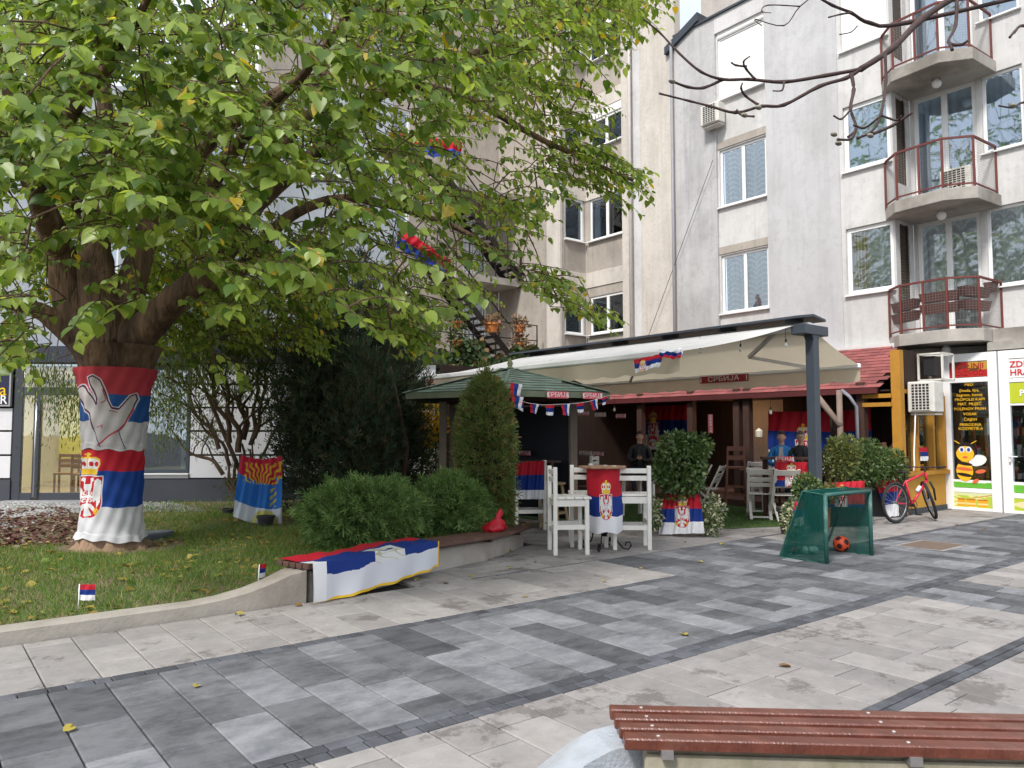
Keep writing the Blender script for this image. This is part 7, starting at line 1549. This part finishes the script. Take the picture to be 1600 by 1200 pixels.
hf = np.array([(0, 1, 2, 10), (10, 2, 3, 11), (11, 3, 4, 5), (0, 10, 8, 9), (10, 11, 7, 8), (11, 5, 6, 7)])
ml = leafmat('mulberry_leaf', (.07, .14, .02), (.33, .43, .085), (.55, .42, .06), .52, .4, .02, spec=.5, patch=1.1)
dist = np.linalg.norm(P-np.array([0, 0, EYE]), axis=1); fwd = P @ np.array(tuple(FWD)); lat = P @ np.array(tuple(RGT)); ppx = 800+lat/np.maximum(fwd, .1)*F0; ppy = 675-(P[:, 2]-EYE)/np.maximum(fwd, .1)*F0
vis = (ppx > 0) & (ppx < 1600) & (ppy > 0) & (ppy < 1200) & (fwd > .5); order = np.argsort(np.where(vis, dist/SS, 1e9)); near = order[:300]; mask = np.ones(len(P), bool); mask[near] = False
V, F = place_leaves(P[mask], XX[mask], NN[mask], SS[mask], hv, hf); o = stuffmesh('foliage', V, F, ml, tree, smooth=True); o['kind'] = 'stuff'
lm_ = bpy.data.meshes.new('leaf'); lm_.from_pydata([tuple(v) for v in hv], [], [tuple(int(q) for q in f) for f in hf]); lm_.materials.append(ml); lm_.polygons.foreach_set('use_smooth', [True]*6)
for i in near:
    x = Vector(XX[i]).normalized(); y = Vector(NN[i]).cross(x).normalized(); z = x.cross(y); o = link('leaf', lm_, tree); o.matrix_basis = Matrix.Translation(Vector(P[i])) @ Matrix((x, y, z)).transposed().to_4x4() @ Matrix.Scale(float(SS[i]), 4)
print('leaves', len(P))
# ---- flags wrapped round the trunk
def trunkR(z): return np.interp(z, [p[0] for p in prof], [p[1] for p in prof])
ft2 = math.atan2(-TC.y, -TC.x)
def wrap2(z1, z0, gather):
    def S(u, v):
        a = ft2-math.pi+u*6.2832; z = z1-(z1-z0)*v+gather*np.sin(a*2+.6)*v+.012*np.sin(a*9)*v; r = trunkR(z)*1.045+.035+.008*np.sin(a*6+z*9)+.007*np.sin(a*15-z*14)+.006*np.sin(z*23+a*3); r = r+np.where(v > .93, .012, 0); return np.stack([TC.x-0+r*np.cos(a), TC.y+r*np.sin(a), z], 1)
    return S
# on both prints: h runs -1..1 across the visible half, y is the photographed row
def hcoord(u): w = (u-.5)*6.2832; return np.where(np.abs(u-.5) < .25, np.sin(w), np.sign(u-.5)*1.5)
FGR = [(132, 640), (124, 612), (133, 606), (143, 622), (149, 634), (150, 625), (141, 603), (141, 595), (148, 592), (155, 598), (160, 612), (165, 630), (170, 640), (180, 640), (187, 631), (195, 621), (203, 618), (206, 625), (200, 640), (194, 652), (189, 664), (181, 672), (191, 699), (158, 699), (148, 684), (144, 672), (142, 658), (140, 650)]
def handC(u, v):
    h = hcoord(u); y = 578+v*124; x = 175+h*49; C = np.zeros((len(u), 3)); C[:] = (.6, .58, .58); C[y < 660] = (.02, .09, .3); C[y < 619] = (.5, .05, .07)
    vis = np.abs(u-.5) < .27; hand = inpoly(x, y, FGR) & vis; edge = near_line(x, y, FGR+[FGR[0]], 1.1) & vis; near_e = near_line(x, y, FGR+[FGR[0]], 2.6) & vis & ~hand
    C[near_e] = (.62, .62, .66); C[hand] = (.56, .52, .52); C[edge & (y < 672)] = (.1, .02, .06); C[vis & near_line(x, y, [(152, 694), (181, 671), (191, 660), (201, 640)], 1.3)] = (.5, .06, .09); C[vis & near_line(x, y, [(181, 672), (192, 699)], .7)] = (.06, .03, .06); C[vis & near_line(x, y, [(144, 672), (155, 697)], .7)] = (.06, .03, .06)
    C[vis & near_line(x, y, [(158, 612), (162, 628), (156, 632)], .8)] = (.45, .08, .1); C[vis & near_line(x, y, [(166, 644), (178, 645)], .7)] = (.4, .08, .1); C[vis & near_line(x, y, [(150, 668), (158, 665), (157, 670)], .8)] = (.45, .12, .14); return C
def lowC(u, v):
    h = hcoord(u); y = 698+v*139; x = 177+h*46; C = np.zeros((len(u), 3)); C[:] = (.64, .64, .66); C[y < 786+(x-177)*-.03] = (.012, .06, .3); C[y < 731+(x-177)*.02] = (.5, .015, .03)
    vis = np.abs(u-.5) < .27; ex = (x-117)/(165-117); ey = (y-703)/(806-703); m = vis & (ex > 0) & (ex < 1) & (ey > 0) & (ey < 1.02); Cm = C[m]; emblem(Cm, ex[m], ey[m]); C[m] = Cm; return C
tag(cloth('trunk_flag', wrap2(zpx(577), zpx(702), .012), 420, 170, handC), 'red, blue and white flag with a three finger hand wrapped round the tree trunk', 'flag')
tag(cloth('trunk_flag', wrap2(zpx(700)-.01, zpx(838), .03), 420, 170, lowC), 'tricolour flag with crown and shield wrapped round the lower tree trunk', 'flag')
mb = MB(); q = G(240, 838, .14); pts = [(q.x+.28*math.cos(a)*(1+.2*math.sin(3*a)), q.y+.22*math.sin(a)) for a in [k*.4488 for k in range(14)]]; mb.prism(pts, .1, .2); tag(mb.build('flat_rock', M('dark_flat_rock', (.09, .1, .12), .8, .2, 6, .5), bev=.02), 'flat dark grey stone lying on the grass right of the wrapped trunk', 'rock')
# ---- bare magnolia branches reaching in from the upper right, close to the lens
mgb = M('magnolia_bark', (.06, .036, .032), .8, .3, 25, .5); bud = M('magnolia_bud', (.26, .24, .19), .8, .15, 30, .3)
mg = thing('bare_magnolia', 'bare magnolia with crooked dark twigs and buds reaching in from the upper right', 'tree', PD(1900, 900, 4.2).xy.to_3d())
def mbr(pts, d0, d1, r0, r1):
    W3 = []; n = len(pts)
    for i, (x, y) in enumerate(pts): W3.append(PD(x, y, d0+(d1-d0)*i/(n-1)+.02*math.sin(i*2.1)))
    if d0 < 4: r0 *= .8; r1 *= .8
    out = []
    for i in range(n-1):
        a = W3[max(i-1, 0)]; b, c = W3[i], W3[i+1]; d = W3[min(i+2, n-1)]
        for s_ in range(4): u = s_/4; out.append(.5*((2*b)+(c-a)*u+(2*a-5*b+4*c-d)*u*u+(3*b-a-3*c+d)*u**3))
    out.append(W3[-1]); m = len(out); rad = [(r0+(r1-r0)*i/(m-1))*(1+.22*(i % 4 == 0)+random.uniform(-.06, .06)) for i in range(m)]; mb = MB(); mb.tube(out, rad, 8); mb.build('branch', mgb, mg, smooth=True)
mbr([(1900, 900), (1880, 500), (1760, 120), (1620, -70), (1500, -10)], 4.2, 3.4, .06, .021)
mbr([(1500, -10), (1440, 30), (1395, 75), (1345, 108)], 3.4, 3.15, .019, .0155)
mbr([(1345, 108), (1290, 118), (1225, 128), (1170, 124), (1130, 124), (1095, 112), (1060, 82), (1030, 50), (1005, 30)], 3.15, 3.1, .0105, .004)
mbr([(1345, 108), (1322, 122), (1280, 135), (1225, 164), (1190, 166), (1150, 176), (1110, 166), (1078, 158), (1030, 146)], 3.15, 3.0, .0105, .0045)
mbr([(1130, 124), (1100, 137), (1075, 136), (1048, 126)], 3.15, 3.0, .008, .006)
mbr([(1180, 124), (1166, 108), (1162, 96), (1172, 88)], 3.1, 3., .007, .003); mbr([(1166, 104), (1150, 102), (1143, 98)], 3.1, 3., .006, .004)
mbr([(1330, 115), (1334, 140), (1329, 170), (1338, 200), (1325, 214)], 3.1, 2.95, .01, .006); mbr([(1334, 195), (1350, 200), (1370, 186), (1378, 178)], 2.95, 2.9, .006, .004); mbr([(1330, 170), (1315, 186), (1303, 181)], 2.95, 2.9, .005, .004)
mbr([(1338, 200), (1330, 217), (1309, 218)], 2.95, 2.9, .007, .006); mbr([(1383, 85), (1384, 130), (1376, 180), (1362, 205), (1340, 216)], 3.1, 2.95, .008, .006); mbr([(1362, 210), (1395, 196), (1425, 176)], 2.95, 2.9, .008, .006); mbr([(1376, 180), (1400, 188), (1408, 182)], 2.95, 2.9, .006, .004)
mbr([(1700, -30), (1420, 35), (1360, 36), (1330, 20), (1300, 8), (1270, -10)], 3.6, 3.2, .013, .006); mbr([(1330, 20), (1315, 22), (1295, 27)], 3.2, 3.1, .006, .004)
mbr([(1495, 2), (1493, 40), (1482, 65), (1500, 70), (1512, 64)], 3.1, 2.9, .009, .006); mbr([(1482, 65), (1488, 78)], 2.95, 2.9, .006, .007)
mbr([(1640, 60), (1600, 40), (1585, 50), (1578, 58)], 3.1, 2.9, .008, .006); mbr([(1225, 128), (1222, 141), (1208, 142)], 3.1, 3.0, .006, .003); mbr([(1150, 172), (1160, 180), (1178, 182)], 3.0, 2.95, .007, .005); mbr([(1185, 164), (1165, 150), (1158, 138), (1160, 130)], 3.05, 3., .007, .004)
mbr([(1290, -20), (1250, 10), (1225, 40), (1180, 30), (1190, 40)], 3.6, 3.4, .004, .0025); mbr([(1250, 10), (1200, 8), (1190, 18), (1205, 20)], 3.5, 3.4, .004, .002); mbr([(1340, 40), (1330, 50), (1312, 54)], 3.4, 3.4, .003, .003)
for px, py, a in ((1310, 224, 0), (1303, 210, .3), (1583, 165, 0), (1360, 212, .4), (1185, 168, .2), (1050, 127, 0), (1163, 180, .2)):
    q = PD(px, py, 2.93); mb = MB(); mb.ball(q, .011, 0, 10, 8, (1.7, 1, .8)); mb.build('bud', bud, mg, smooth=True)
mbr([(1640, 170), (1600, 160), (1583, 168), (1560, 165)], 3.0, 2.95, .006, .004)
mb = MB(); a = PD(1900, 900, 4.2); mb.tube([(a.x, a.y, -.05), (a.x+.03, a.y, .4), tuple(a)], [.09, .075, .062], 10); mb.build('trunk', mgb, mg, smooth=True)
# thin cable on the facade, lightning rods
mb = MB(); a = PX(1114, 250, 17.0); b = PX(1012, 528, 17.0); mb.tube([a, b], .008, 4); tag(mb.build('facade_cable', steel), 'thin black cable running slantwise down the grey facade to the awning', 'cable')
